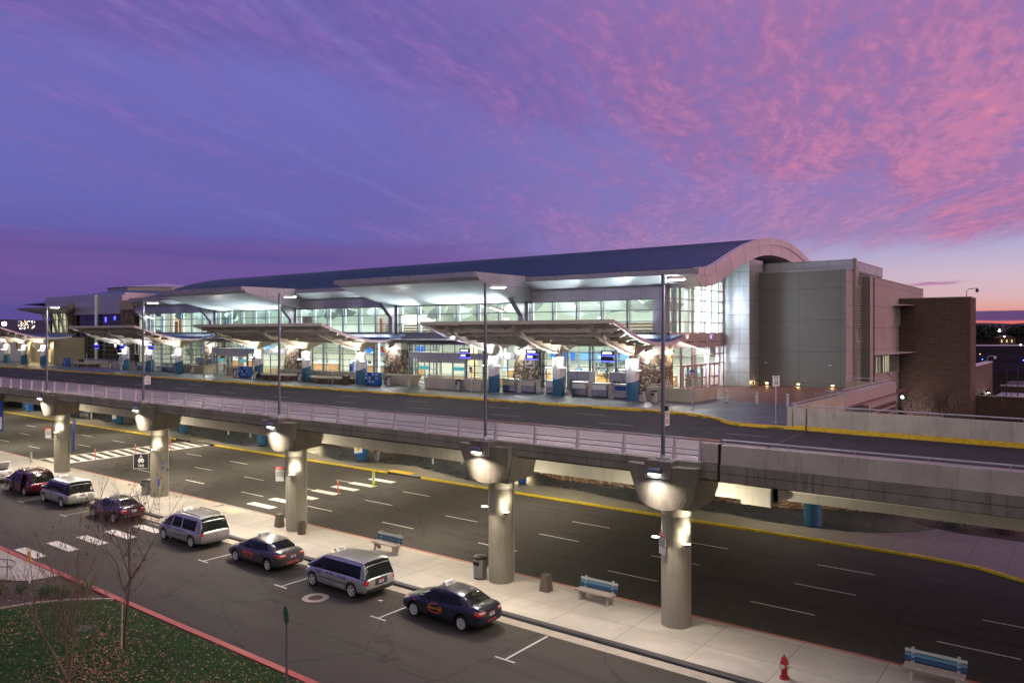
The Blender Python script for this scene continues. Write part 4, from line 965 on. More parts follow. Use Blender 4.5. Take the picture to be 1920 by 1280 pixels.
while z < 17:
    if not 11.7 < z < 12.9: b.hexa([(-18.86, 80.0, z), (-18.6, 80.0, z), (-18.6, 81.0, z), (-18.86, 81.0, z)], [(-18.86, 80.0, z+.14), (-18.75, 80.0, z+.14), (-18.75, 81.0, z+.14), (-18.86, 81.0, z+.14)])
    z += .24
b.build('louvre', 'fascia', Wn, WO)
b = MB(); b.box(-19, -17.85, 81.2, 110, -.05, 17.9); b.build('long_wall', 'rose_lit_panel', Wn, WO)
b = MB(); b.box(-18.6, -17.82, 81.19, 81.2, 7, 17.9); b.build('end_return', 'box_panel', Wn, WO)
b = MB(); b.box(-19, -17.8, 81.15, 110, 17.9, 18.0); b.build('coping', 'fascia_grey', Wn, WO)
b = MB(); b.box(-17.86, -17.8, 82.7, 83.0, 7, 17.88); b.build('shadow_gap', 'concrete_joint', Wn, WO)
for y0, y1, z0, z1, lit in ((83.4, 95, 8.25, 10.05, True), (92, 95, 13.2, 15.2, False)):
    b = MB(); b.box(-17.84, -17.82, y0, y1, z0, z1); wn = b.build('ribbon_window', 'glass_dark' if lit else 'glass_black', Wn, WO)
    b = MB()
    y = y0
    while y < y1+.01: b.box(-17.83, -17.72, y-.05, y+.05, z0, z1); y += 1.0
    b.box(-17.83, -17.72, y0, y1, z0-.06, z0); b.build('window_frame', 'fascia', wn)
    if lit:
        b = MB()
        for q_ in (83.6, 85.3, 86.7, 87.9, 89.0): MB().box(-17.845, -17.815, q_, q_+.55, z0+.05, z1-.05).build('lit_curtain', 'pale_room', wn)
    b = MB(); b.hexa([(-17.85, y0-.6, z1+.12), (-16.6, y0-.4, z1+.2), (-16.1, y1+1, z1+.2), (-17.85, y1+1, z1+.12)], [(-17.85, y0-.6, z1+.3), (-16.6, y0-.4, z1+.26), (-16.1, y1+1, z1+.26), (-17.85, y1+1, z1+.3)]); b.build('sunshade', 'fascia', Wn, WO)
for x in (-26.5, -23.4, -20.2):
    b = MB(); b.box(x-.16, x+.16, 76.9, 77, 7.3, 7.46); fx = b.build('wall_light', 'steel_dark', Wn, WO)
    b = MB(); b.box(x-.13, x+.13, 76.885, 76.899, 7.32, 7.44); b.build('lens', 'lamp_amber', fx)
    lamp('AREA', (x-WO.x, 76.8-WO.y, 7.4-WO.z), 5, (1, .62, .28), Wn, (0, -.8, -.6), .25, .12)
b = MB(); b.box(-27.28, -27.2, 75.2, 75.5, 7.4, 7.55); b.box(-27.28, -27.2, 76.2, 76.5, 7.5, 7.65); fx = b.build('wall_light', 'steel_dark', Wn, WO)
lamp('POINT', (-27.0-WO.x, 75.6-WO.y, 7.5-WO.z), 3, (1, .6, .3), Wn, size=.05)
for x, z in ((-26.6, 9.4), (-20.4, 9.3)):
    b = MB(); b.box(x-.12, x+.12, 76.8, 77, z-.05, z+.05); b.tube([(x, 76.8, z), (x+.05, 76.65, z)], .05, 8); b.build('wall_camera', 'white', Wn, WO)
# brick block and its low wing wall
Bk = thing('brick_block', 'dark brown windowless brick block at the right end of the terminal', 'brick building', (-14.4, 95, 0), world=True); KO = Bk.location.copy()
b = MB(); b.box(-17.8, -10.9, 95, 99.5, -.05, 16.2); b.build('wall', 'brick', Bk, KO)
b = MB(); b.box(-17.85, -10.85, 94.95, 99.55, 16.2, 16.3); b.build('coping', 'fascia_grey', Bk, KO)
b = MB(); b.tube([(-11.3, 95.3, 16.3), (-11.3, 95.3, 16.9), (-11.1, 95.2, 17.1), (-10.3, 95.1, 17.15)], .035, 8); cm = b.build('camera_arm', 'steel_dark', Bk, KO)
b = MB(); b.lathe([(.02, 16.7), (.15, 16.78), (.17, 16.95), (.1, 17.1), (.02, 17.12)], -10.3, 95.1, 12); b.build('camera_dome', 'steel_dark', cm)
lamp('SPOT', (-16.6-KO.x, 92.2-KO.y, 1.6-KO.z), 800, (1, .97, .95), Bk, (.5, .75, .85), .1, spot=1.5)
b = MB(); b.lathe([(.2, 5.3), (.12, 5.5)], -17.3, 93.6, 10); b.tube([(-17.3, 93.6, 0), (-17.3, 93.6, 5.3)], .05, 6); b.build('flood_post', 'steel_dark', Bk, KO)
b = MB(); b.lathe([(.0, 5.2), (.13, 5.25), (.15, 5.35), (.1, 5.48)], -17.2, 93.4, 10, caps=False); b.build('flood_lens', 'lamp_cool', Bk, KO)
Lw = thing('brick_wing_wall', 'low brick wall with three small lamps behind the brick block', 'brick wall', (-11.5, 109, 0), world=True); LO2 = Lw.location.copy()
b = MB(); b.box(-12, -11.2, 99.6, 119.5, -.05, 8.55); b.build('wall', 'brick', Lw, LO2)
b = MB(); b.box(-12.05, -11.15, 99.6, 119.55, 8.55, 8.65); b.build('coping', 'fascia', Lw, LO2)
b = MB(); b.tube([(-11.6, 117.5, 8.65), (-11.6, 117.5, 9.2), (-11.3, 117.3, 9.4), (-10.7, 117.1, 9.4)], .04, 6); b.lathe([(.02, 9.0), (.15, 9.1), (.12, 9.35)], -10.7, 117.1, 10); b.build('wall_camera', 'white', Lw, LO2)
for y in (102.2, 105.6, 111.8):
    b = MB(); b.lathe([(.22, 5.0), (.3, 5.15), (.1, 5.4)], -10.9, y, 10); b.box(-11.2, -10.9, y-.04, y+.04, 5.2, 5.28); h = b.build('wall_lamp', 'steel_dark', Lw, LO2)
    b = MB(); b.lathe([(.0, 4.93), (.14, 4.96), (.2, 5.02)], -10.9, y, 10, caps=False); b.build('lens', 'lamp_white', h)
    lamp('POINT', (-10.8-LO2.x, y-LO2.y, 4.6-LO2.z), 60, (1, .97, .9), Lw, size=.1)
# ================================================================== OLD WEST TERMINAL
Q = thing('west_terminal', 'older west terminal with rounded panelled drum, stone piers and blue lantern roof', 'terminal building', (-142, 62, TZ), world=True); QO = Q.location.copy()
b = MB(); b.prism([(-165.8, 67), (-164.8, 64.6), (-163, 62.6), (-160.4, 61.6), (-156, 61), (-128, 61), (-128, 84), (-165.8, 84)], 16.0, 19.1, 'z'); b.build('drum', 'panel_small', Q, QO)
b = MB(); b.box(-146, -128, 60.5, 61, 15.6, 18.7); b.build('panel_screen', 'panel_small', Q, QO)
b = MB(); b.box(-137.3, -136.7, 60.3, 60.5, 7.15, 18.9); b.build('mast', 'fin_white', Q, QO)
b = MB(); b.box(-145.8, -128, 60.9, 61.0, 12.4, 15.6); wn = b.build('dark_window', 'glass_black', Q, QO)
b = MB()
for x in (-145.8, -141.8, -137, -132, -128.2): b.box(x-.06, x+.06, 60.78, 60.9, 12.4, 15.6)
for z in (12.5, 13.1, 14.3): b.box(-145.8, -128, 60.8, 60.9, z-.05, z+.05)
b.build('window_frame', 'mullion', wn)
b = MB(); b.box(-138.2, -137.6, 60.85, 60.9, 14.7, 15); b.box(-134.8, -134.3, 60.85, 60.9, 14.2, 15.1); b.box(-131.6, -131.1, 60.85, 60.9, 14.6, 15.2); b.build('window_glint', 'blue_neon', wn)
b = MB(); b.box(-145.8, -128, 60.9, 61.0, 7.1, 12.3); wn = b.build('lower_glass', 'glass_dark', Q, QO)
b = MB()
for x in (-145.8, -143.3, -141.2, -137, -134.6, -130.6, -128.2): b.box(x-.07, x+.07, 60.75, 60.9, 7.1, 12.3)
for z in (7.3, 8.0, 8.75, 9.5, 10.3, 11.0, 11.7): b.box(-145.8, -128, 60.77, 60.9, z-.045, z+.045)
b.build('window_frame', 'mullion', wn)
b = MB(); b.box(-145.7, -128.1, 66, 66.2, 7.1, 12.3); b.box(-145.7, -128.1, 61, 66, 7.0, 7.12); b.build('inner_wall', 'panel_small', Q, QO)
b = MB(); b.box(-141, -137.2, 65.8, 65.9, 7.4, 9.2); b.build('lit_counter', 'pale_room', Q, QO)
b = MB(); b.box(-135.8, -129.4, 65.8, 65.9, 7.2, 9.9); b.build('lit_teal_wall', 'teal_glow', Q, QO)
for x0, x1 in ((-128, -123.6), (-147.5, -145.9)):
    b = MB(); b.box(x0, x1, 60.2, 62.5, 7.1, 16.2); sp_ = b.build('stone_pier', 'stone_dark', Q, QO)
    b = MB(); b.box(x0-.02, x1+.02, 60.15, 62.55, 16.2, 17.7); b.build('pier_cap', 'tan_wall', sp_)
# lit room between the old and the new building
b = MB(); b.box(-123.5, -118.9, 62.6, 62.8, 11.4, 12.8); b.box(-123.5, -118.9, 62.4, 62.8, 15.1, 18); b.build('link_wall', 'panel_small', Q, QO)
b = MB(); b.box(-123.5, -118.9, 66, 66.2, 12.4, 15.3); b.build('link_room_wall', 'warm_room', Q, QO)
b = MB(); b.box(-121.8, -120.4, 65.8, 65.95, 12.4, 14.3); b.box(-119.9, -119, 65.8, 65.95, 12.4, 14.5); b.build('timber_door', 'wood_door', Q, QO)
b = MB()
for x in (-123.4, -121.2, -119): b.box(x-.07, x+.07, 62.5, 62.6, 12.4, 15.2)
for z in (12.9, 13.4, 15.1): b.box(-123.5, -118.9, 62.5, 62.6, z-.04, z+.04)
b.build('link_window', 'mullion', Q, QO)
# rounded end with yellow lit glass
b = MB(); arc = [(-165.5, 68), (-164.6, 65), (-163, 63.2), (-160.4, 62.2), (-156, 61.7), (-147.4, 61.6)]
gl_ = MB(); fr = MB(); st_ = MB()
for (ax, ay), (bx, by) in zip(arc[:-1], arc[1:]):
    gl_.add([(ax, ay+.6, 12.5), (bx, by+.6, 12.5), (bx, by+.6, 16), (ax, ay+.6, 16)], [(0, 1, 2, 3)])
    n = max(1, round(math.hypot(bx-ax, by-ay)/1.9))
    for i in range(n+1):
        x, y = ax+(bx-ax)*i/n, ay+(by-ay)*i/n
        fr.hexa([(x-.1, y+.4, 12.45), (x+.1, y+.4, 12.45), (x+.1, y+.6, 12.45), (x-.1, y+.6, 12.45)], [(x-.1, y+.4, 16.1), (x+.1, y+.4, 16.1), (x+.1, y+.6, 16.1), (x-.1, y+.6, 16.1)])
        if i % 2 == 0: fr.hexa([(x-.25, y+.1, 12.45), (x+.05, y+.1, 12.45), (x+.05, y+.35, 12.45), (x-.25, y+.35, 12.45)], [(x-1.0, y-.9, 16.1), (x-.5, y-.9, 16.1), (x-.5, y-.4, 16.1), (x-1.0, y-.4, 16.1)])
    for z in (13.6, 14.8): fr.hexa([(ax, ay+.5, z), (bx, by+.5, z), (bx, by+.6, z), (ax, ay+.6, z)], [(ax, ay+.5, z+.1), (bx, by+.5, z+.1), (bx, by+.6, z+.1), (ax, ay+.6, z+.1)])
    st_.hexa([(ax, ay, 7), (bx, by, 7), (bx, by+.8, 7), (ax, ay+.8, 7)], [(ax, ay, 12.5), (bx, by, 12.5), (bx, by+.8, 12.5), (ax, ay+.8, 12.5)])
gl_.build('yellow_window', 'pale_room', Q, QO, norm=False); fr.build('window_frame', 'panel_small', Q, QO); st_.build('lower_wall', 'tan_wall', Q, QO)
b = MB(); b.hexa([(-152.5, 60.6, 7.1), (-147.6, 60.6, 7.1), (-147.6, 61.6, 7.1), (-152.5, 61.6, 7.1)], [(-152.2, 60.9, 11.3), (-147.6, 60.9, 11.3), (-147.6, 61.6, 11.3), (-152.2, 61.6, 11.3)]); b.build('stone_pier', 'stone_dark', Q, QO)
lamp('SPOT', (-153.5-QO.x, 58.2-QO.y, 9.5-QO.z), 60, (1, .75, .5), Q, (1, .8, -.2), .1, spot=1.6)
b = MB(); b.hexa([(-161.3, 57.5, 16.6), (-139.8, 57.5, 16.6), (-146.5, 60.8, 16.2), (-166, 63.5, 16.0)], [(-161.8, 57.2, 17.0), (-139.6, 57.2, 17.0), (-146.5, 60.8, 17.0), (-166, 63.5, 17.0)]); b.build('canopy_slab', 'fascia_grey', Q, QO)
# blue hipped roof with its octagonal lantern
b = MB(); n = 8
def ring(cx, cy, r, z): return [(cx+r*math.cos(2*PI*k/n+.39), cy+r*math.sin(2*PI*k/n+.39), z) for k in range(n)]
R0, R1 = ring(-165, 88, 27, 18.2), ring(-165, 88, 12, 21.2); b.add(R0+R1, [(k, (k+1) % n, n+(k+1) % n, n+k) for k in range(n)]); b.build('hipped_roof', 'roof_blue_pale', Q, QO)
b = MB(); R0, R1 = ring(-165, 88, 11.5, 21.0), ring(-165, 88, 11.5, 22.0); b.add(R0+R1, [(k, (k+1) % n, n+(k+1) % n, n+k) for k in range(n)]); b.build('lantern', 'fascia_grey', Q, QO)
b = MB(); R0 = ring(-165, 88, 11.9, 22.0); b.add(R0+[(-165, 88, 23.4)], [(k, (k+1) % n, n) for k in range(n)]); b.build('lantern_roof', 'fascia', Q, QO)
# entrance at the far left
b = MB(); b.box(-153, -142.6, 55.4, 61, 7.1, 7.2); b.box(-153, -142.6, 56, 56.3, 9.9, 11.6); b.box(-153, -152, 55.8, 56.3, 7.1, 11); b.box(-143.6, -142.4, 55.8, 61.2, 7.1, 11.6); b.build('porch', 'cream', Q, QO)
b = MB(); b.box(-152, -143.6, 58, 58.2, 7.1, 9.9); b.build('lit_lobby', 'warm_room', Q, QO)
b = MB(); b.box(-152, -143.6, 56.2, 56.28, 9.6, 9.9)
for x in (-151.9, -149.8, -147.8, -145.7, -143.7): b.box(x-.09, x+.09, 56.2, 56.3, 7.15, 9.9)
b.box(-152, -143.6, 56.2, 56.28, 8.2, 8.28); b.build('sliding_doors', 'galv', Q, QO)
b = MB(); b.box(-175, -153, 57, 61, 7.1, 11.3); b.build('porch_wall', 'white_wall', Q, QO)
for x in (-152.6, -143): lamp('POINT', (x-QO.x, 55.3-QO.y, 10.2-QO.z), 70, (1, .8, .5), Q, size=.1)
lamp('AREA', (-148-QO.x, 55.4-QO.y, 9.2-QO.z), 150, (1, .75, .4), Q, (0, -1, -.4), 7, 1.5)

Q.location.y += 1.4
# ================================================================== KERBSIDE CANOPIES
cprof = refine([(46.5, 13.28), (47.5, 12.96), (48.7, 12.52), (50.3, 12.06), (52, 11.77), (53.4, 11.64), (54.6, 11.65), (56.8, 11.86)])
def cz(y):
    for (a, za), (c, zc) in zip(cprof[:-1], cprof[1:]):
        if a <= y <= c: return za+(zc-za)*(y-a)/(c-a)
    return cprof[-1][1]
ribb = [(47.3, 12.85), (47.45, 12.75), (48.2, 12.22), (49.3, 11.75), (50.4, 11.38), (51.8, 11.0), (53.1, 10.72), (53.9, 10.72), (55.2, 11.15), (56.4, 11.5)]
def canopy(label, x0, x1, cols, end_light=False):
    C = thing('kerbside_canopy', label, 'canopy', ((x0+x1)/2, 53.5, UZ), group='swooping canopies over the departures kerb', world=True); O = C.location.copy()
    b = MB(); b.prism(cprof+[(y, z-.07) for y, z in cprof[::-1]], x0, x1, 'x'); b.build('roof_sheet', 'beige_deck', C)
    for e, (a, c) in enumerate(((x0-.02, x0+.1), (x1-.1, x1+.02))):
        b = MB(); b.prism([(y, z+.03) for y, z in cprof]+[(y, z-.24) for y, z in cprof[::-1]], a, c, 'x'); b.build('edge_beam', 'fascia', C)
    b = MB(); b.box(x0, x1, 46.42, 46.54, 13.05, 13.34); b.build('front_beam', 'beige_steel', C)
    b = MB(); b.prism([(55.2, 11.66), (55.25, 11.95), (57.5, 12.25), (57.5, 12.1)], x0+.3, x1+.0, 'x'); b.build('rear_roof', 'roof_blue_pale', C)
    for y, h in ((47.9, .34), (48.9, .30), (50.0, .28), (51.1, .26), (52.3, .24)):
        b = MB(); z = cz(y)-.07; b.hexa([(x0+.9, y-.09, z-h), (x1-.9, y-.09, z-h), (x1-.9, y+.09, z-h), (x0+.9, y+.09, z-h)], [(x0+.15, y-.11, z), (x1-.15, y-.11, z), (x1-.15, y+.11, z), (x0+.15, y+.11, z)]); b.build('purlin', 'beige_steel', C)
    x = x0+1.2
    while x < x1-.6:
        b = MB()
        for ya, yb in ((46.6, 47.8), (48.0, 48.8), (49.0, 49.9), (50.1, 51.0), (51.2, 52.2)):
            b.hexa([(x-.05, ya, cz(ya)-.22), (x+.05, ya, cz(ya)-.22), (x+.05, yb, cz(yb)-.22), (x-.05, yb, cz(yb)-.22)], [(x-.05, ya, cz(ya)-.07), (x+.05, ya, cz(ya)-.07), (x+.05, yb, cz(yb)-.07), (x-.05, yb, cz(yb)-.07)])
        x += 2.25; b.build('rafter_row', 'beige_steel', C)
    for x in cols:
        b = MB(); P = [(y, cz(y)-.06) for y in (47.2, 48, 49, 50, 51, 52, 53.4, 55, 56.6)]
        b.prism(P+ribb[::-1], x-.13, x+.13, 'x'); 
        b.prism([(y, z+.0) for y, z in ribb]+[(y, z-.05) for y, z in ribb[::-1]], x-.2, x+.2, 'x'); b.build('rib', 'beige_steel', C)
        b = MB(); 
        for a in range(4): b.tube([(x+.22*math.cos(a*PI/2+.8), 53.5+.22*math.sin(a*PI/2+.8), 10.35), (x+.30*math.cos(a*PI/2+.8), 53.5+.4*math.sin(a*PI/2+.8), 11.2)], .05, 6)
        b.lathe([(.2, 10.38), (.2, 10.8)], x, 53.5, 14); b.build('column_head', 'beige_steel', C)
        b = MB(); b.lathe([(.5, 8.3), (.5, 10.4), (.42, 10.42)], x, 53.5, 36); b.build('column', 'col_white', C)
        # blue base whose top edge is a slanting cut around the column
        b = MB(); n = 36; vs = []; 
        for k in range(n):
            a = 2*PI*k/n; vs.append((x+.508*math.cos(a), 53.5+.508*math.sin(a), UZ))
        for k in range(n):
            a = 2*PI*k/n; vs.append((x+.508*math.cos(a), 53.5+.508*math.sin(a), 8.55+.22*math.cos(a)+.08*math.sin(2*a)))
        b.add(vs, [(k, (k+1) % n, n+(k+1) % n, n+k) for k in range(n)], True); b.build('column_base', 'col_blue', C)
        for sx, sy in ((-1, -.25), (1, -.25)):
            b = MB(); cx, cy = x+sx*.72, 53.5+sy-.2
            b.hexa([(cx-.12, cy-.16, 9.42), (cx+.12, cy-.16, 9.42), (cx+.12, cy+.16, 9.42), (cx-.12, cy+.16, 9.42)], [(cx-.2, cy-.2, 9.52), (cx+.2, cy-.2, 9.52), (cx+.2, cy+.2, 9.52), (cx-.2, cy+.2, 9.52)])
            b.box(min(cx, x+sx*.45), max(cx, x+sx*.45), cy-.03, cy+.03, 9.44, 9.5); u = b.build('uplight', 'beige_steel', C)
            b = MB(); b.box(cx-.17, cx+.17, cy-.17, cy+.17, 9.522, 9.53); b.build('uplight_lens', 'lamp_white', u)
            lamp('POINT', (x+sx*.62-O.x, cy-.35-O.y, 9.85-O.z), 13, (1, .93, .85), C, size=.08)
            lamp('SPOT', (cx-O.x, cy-O.y, 9.6-O.z), 1700 if sx < 0 else 1500, (1, .9, .76) if int(abs(x)) not in (42, 102, 109) else (.86, .88, 1), C, (-sx*.2, -.62, 1), .1, spot=2.5, blend=.8)
    if end_light:
        b = MB(); b.box(x0+1.5, x0+1.9, 48.6, 48.9, 12.0, 12.12); b.build('corner_lamp', 'steel_dark', C)
        b = MB(); b.box(x0+1.55, x0+1.85, 48.5, 48.6, 11.95, 12.08); b.build('corner_lens', 'lamp_cool', C)
        b = MB(); b.lathe([(.02, 11.85), (.12, 11.9), (.15, 12.08), (.1, 12.2), (.02, 12.22)], -28.2, 47.9, 12); b.tube([(-28.2, 47.9, 12.2), (-28.2, 47.9, 12.75)], .03, 6); b.build('dome_camera', 'white', C)
    return C
canopy('swooping kerbside canopy nearest the terminal corner, over the row of luggage counters', -45.0, -26.6, (-42.8, -35.9, -28.95), True)
canopy('swooping kerbside canopy in the middle, over the two stone edged benches', -79.9, -57.9, (-78.0, -69.15, -60.35))
canopy('swooping kerbside canopy left of the middle, in front of the glass link', -111.4, -93.0, (-109.7, -102.9, -95.4))
canopy('swooping kerbside canopy at the far left edge, by the old terminal doors', -156, -134.6, (-152, -144.5, -136.9))

# ------------------------------------------------------------------ hanging airline signs and frames
def hang_sign(x, label, lit2=True, x2=None):
    s = thing('hanging_sign', label, 'hanging sign', (x, 53.0, 10.2), group='illuminated signs hung under the kerbside canopies')
    w = 1.15
    b = MB(); b.box(-w/2, w/2, -.09, .09, .42, .78); b.box(-w/2, w/2, -.09, .09, 0, .34); bd = b.build('sign_box', 'black', s)
    b = MB(); b.tube([(-.3, 0, .78), (-.3, 0, 1.75)], .015, 5); b.tube([(.3, 0, .78), (.3, 0, 1.75)], .015, 5); b.build('hanger', 'galv', s)
    b = MB(); b.box(-w/2, w/2, -.1, .1, .36, .405); b.box(-w/2, w/2, -.1, .1, -.07, -.015); b.build('neon_strip', 'blue_neon', s)
    wd = 'DEPARTURE' if False else 'TICKETING'
    b = MB(); b.box(-w*.36, w*.36, -.096, -.091, .53, .68); b.build('lit_lettering', 'sign_lit', s)
    if lit2: b = MB(); b.box(-w*.36, w*.1, -.096, -.091, .1, .24); b.build('lit_lettering', 'sign_lit', s)
    return s
hang_sign(-45.8, 'hanging sign with two white lit lines, left of the canopy column by the entrance doors')
hang_sign(-38.3, 'hanging sign with two white lit lines, above the luggage counters right of the stone pier')
hang_sign(-30.9, 'hanging sign with one white lit line, rightmost above the luggage counters', False)
hang_sign(-117.3, 'hanging sign with one lit line in front of the dark west glass', False)
hang_sign(-109.6, 'dark hanging sign above the leftmost column of the canopy left of the middle', False)
hang_sign(-101.7, 'hanging sign with blue glow beside the lamp post, canopy left of the middle', False)
frm = None
for i, (x, lab) in enumerate(((-41.7, 'white hanging frame right of the column nearest the entrance doors'), (-39.25, 'white hanging frame in front of the stone pier'), (-34.65, 'white hanging frame just right of the middle canopy column'), (-32.2, 'white hanging frame between the second and third column'), (-30.0, 'white hanging frame left of the rightmost canopy column'), (-107.5, 'white hanging frame between the two left columns, left one'), (-105.5, 'white hanging frame between the two left columns, right one'), (-99.8, 'white hanging frame in front of the brown stone, right of the lamp post'), (-97.3, 'white hanging frame left of the column with the slanting blue base'))):
    f = thing('suspended_rack', lab, 'suspended rack', (x, 54.0, 9.4), group='white frames hung above the luggage counters')
    b = MB()
    for a in (-.45, .45): b.box(a-.03, a+.03, -.03, .03, 0, 1.5); b.tube([(a, 0, 1.5), (a*1.6, -.5, 1.9)], .025, 5)
    b.box(-.45, .45, -.03, .03, -.02, .05); b.box(-.45, .45, -.03, .03, 1.44, 1.5); b.build('hanger_bars', 'fin_white', f)

# ------------------------------------------------------------------ luggage counters
def counter(x, y, label, panel='white', blue=False):
    c = thing('luggage_counter', label, 'counter', (x, y, UZ), group='stainless luggage counters')
    w = .82
    b = MB(); b.box(-w, w-.25, 0, .75, .1, .55); b.build('cabinet', 'steel' if not blue else 'white', c, bevel=.01)
    b = MB(); b.box(-w, w-.25, .05, .72, .6, 1.12); b.build('counter_body', 'galv', c, bevel=.01)
    b = MB(); b.box(-w+.08, w-.33, .035, .05, .66, 1.02); b.build('front_panel', panel, c)
    b = MB(); b.box(-w-.06, w-.15, -.03, .8, 1.12, 1.17); b.box(-w-.03, w-.2, -.03, .06, .55, .6); b.build('worktop', 'steel', c)
    b = MB(); b.box(-w+.02, w-.27, .03, .7, 0, .1); b.box(-.145, -.135, -.006, 0, .14, .52); b.build('plinth', 'black', c)
    b = MB(); b.box(w-.2, w+.3, .25, .85, .0, .22); b.box(w-.2, w-.1, .2, .8, 0, 1.0); b.build('scale', 'galv', c)
    return c
for x, y, l, p in ((-41.6, 54.2, 'luggage counter with a yellowish panel, leftmost of the row beside the blue and white column', 'cream'), (-39.6, 54.3, 'luggage counter with a yellowish panel in front of the stone pier', 'cream'),
                   (-37.1, 54.5, 'luggage counter with a white panel, left of the middle blue and white column', 'white'), (-34.4, 54.4, 'luggage counter with a white panel, right of the middle blue and white column', 'white'),
                   (-32.2, 54.0, 'luggage counter with a white panel halfway between middle and right column', 'white'), (-30.05, 53.9, 'luggage counter with a blue grey panel touching the rightmost column', 'sign_blue'),
                   (-108.3, 54.8, 'luggage counter in the left group next to the map board', 'white'), (-105.9, 54.8, 'luggage counter with a blue front in the left group', 'sign_blue'),
                   (-101.2, 54.6, 'luggage counter right of the lamp post in the left group', 'white'), (-99.4, 54.5, 'luggage counter with a shiny torn front in the left group', 'white'), (-97.2, 54.6, 'luggage counter hiding behind the right column of the left group', 'white')):
    counter(x, y, l, p)
def shed(x, y, l, w=2.4):
    c = thing('baggage_cabinet', l, 'cabinet', (x, y, UZ), group='baggage cabinets against the terminal glass')
    b = MB(); b.box(-w/2, w/2, 0, 1.1, .95, 1.75); b.box(-w/2, -w/2+.35, 0, 1.1, 0, .95); b.box(w/2-.35, w/2, 0, 1.1, 0, .95); b.box(-w/2, w/2, .9, 1.1, 0, .95); b.build('housing', 'panel_small', c, bevel=.01)
    b = MB(); b.box(-.01, .01, -.005, 0, .97, 1.73); b.box(-w/2, w/2, -.005, 0, 1.6, 1.62); b.build('panel_joint', 'concrete_joint', c)
    b = MB(); b.box(-w/2+.35, w/2-.35, .2, .9, .1, .14); b.build('belt', 'rubber', c)
    b = MB(); b.box(w/2-.6, w/2-.35, -.02, 0, .75, .95); b.build('warning_label', 'sign_yellow', c)
for x, y, l in ((-37.9, 59.6, 'white baggage cabinet behind the middle canopy column'), (-33.4, 59.6, 'white baggage cabinet behind the row of counters, right one'), (-101.8, 60.2, 'white baggage cabinet left of the stone pier in the left group'), (-97.0, 59.2, 'white baggage cabinet with orange labels near the stone pier')): shed(x, y, l)
# walls, planters, stone edged benches on the departures level
def lowwall(x0, x1, y0, y1, lab, z=1.0, rail=True, m='concrete_barrier', nm='low_wall'):
    c = thing(nm, lab, 'low wall', ((x0+x1)/2, y0, UZ), world=True)
    b = MB(); b.box(x0, x1, y0, y0+.2, UZ, UZ+z)
    if y1 > y0+.3: b.box(x0, x0+.2, y0+.2, y1, UZ, UZ+z); b.box(x1-.2, x1, y0+.2, y1, UZ, UZ+z)
    b.build('wall', m, c, bevel=.01)
    if rail:
        b = MB(); P = [(x0+.1, y1, UZ+z+.14), (x0+.1, y0+.1, UZ+z+.14), (x1-.1, y0+.1, UZ+z+.14), (x1-.1, y1, UZ+z+.14)] if y1 > y0+.3 else [(x0+.1, y0+.1, UZ+z+.14), (x1-.1, y0+.1, UZ+z+.14)]
        b.tube(P, .03, 8); b.build('rail', 'galv', c)
        n = max(2, int((x1-x0)/2.2))
        b = MB()
        for i in range(n+1): xx = x0+.15+(x1-x0-.3)*i/n; b.tube([(xx, y0+.1, UZ+z), (xx, y0+.1, UZ+z+.14)], .014, 5)
        b.build('rail_posts', 'galv', c)
lowwall(-28.3, -24.3, 54.5, 59.0, 'concrete planter wall with a pipe rail at the corner of the terminal')
lowwall(-51.2, -44.2, 53.4, 55.5, 'low concrete wall with rail right of the entrance doors')
lowwall(-76.2, -61.2, 55.0, 55.2, 'long low concrete wall behind the two stone edged benches')
lowwall(-88.0+.0, -84.5, 55.6, 55.8, 'short low wall beside the newspaper boxes left of the middle', rail=False)
lowwall(-126.5, -110.7, 55.2, 55.4, 'long low concrete wall in front of the dark west glass')
lowwall(-96.8, -92.2, 55.2, 57.0, 'low concrete wall with rail in front of the stone pier in the left group')
pl = thing('planter', 'flared concrete planter right of the blue newspaper boxes', 'planter', (-56.6, 55.0, UZ))
b = MB(); b.prism([(-2.0, 0), (-2.0, 1.0), (2.2, 1.0), (1.5, 0)], -.0, 1.4, 'y'); b.build('tub', 'concrete_barrier', pl, bevel=.03)
b = MB(); b.tube([(-2, -.05, 1.1), (2.2, -.05, 1.1)], .03, 8); b.build('rail', 'galv', pl)
def stonebench(x0, x1, y, lab):
    c = thing('stone_bench', lab, 'stone bench', ((x0+x1)/2, y, UZ), group='curved stone edged benches'); L = (x1-x0)/2
    n = 16; P = [(-L+2*L*i/n, -1.3*(1-(2*i/n-1)**2)) for i in range(n+1)]
    b = MB(); b.prism(P+[(L, .5), (-L, .5)], 0, .5, 'z'); b.build('stone_base', 'stone_dark', c)
    P = [(-L*1.03+2.06*L*i/n, -.08-1.32*(1-(2*i/n-1)**2)) for i in range(n+1)]
    b = MB(); b.prism(P+[(L*1.03, .55), (-L*1.03, .55)], .5, .62, 'z'); b.build('seat_slab', 'concrete_pale', c)
stonebench(-68.0, -61.2, 53.0, 'curved stone bench under the middle canopy, right one')
stonebench(-77.2, -70.4, 53.2, 'curved stone bench under the middle canopy, left one')
stonebench(-128.5, -121.2, 54.9, 'curved stone bench at the far left beside the blue newspaper boxes')
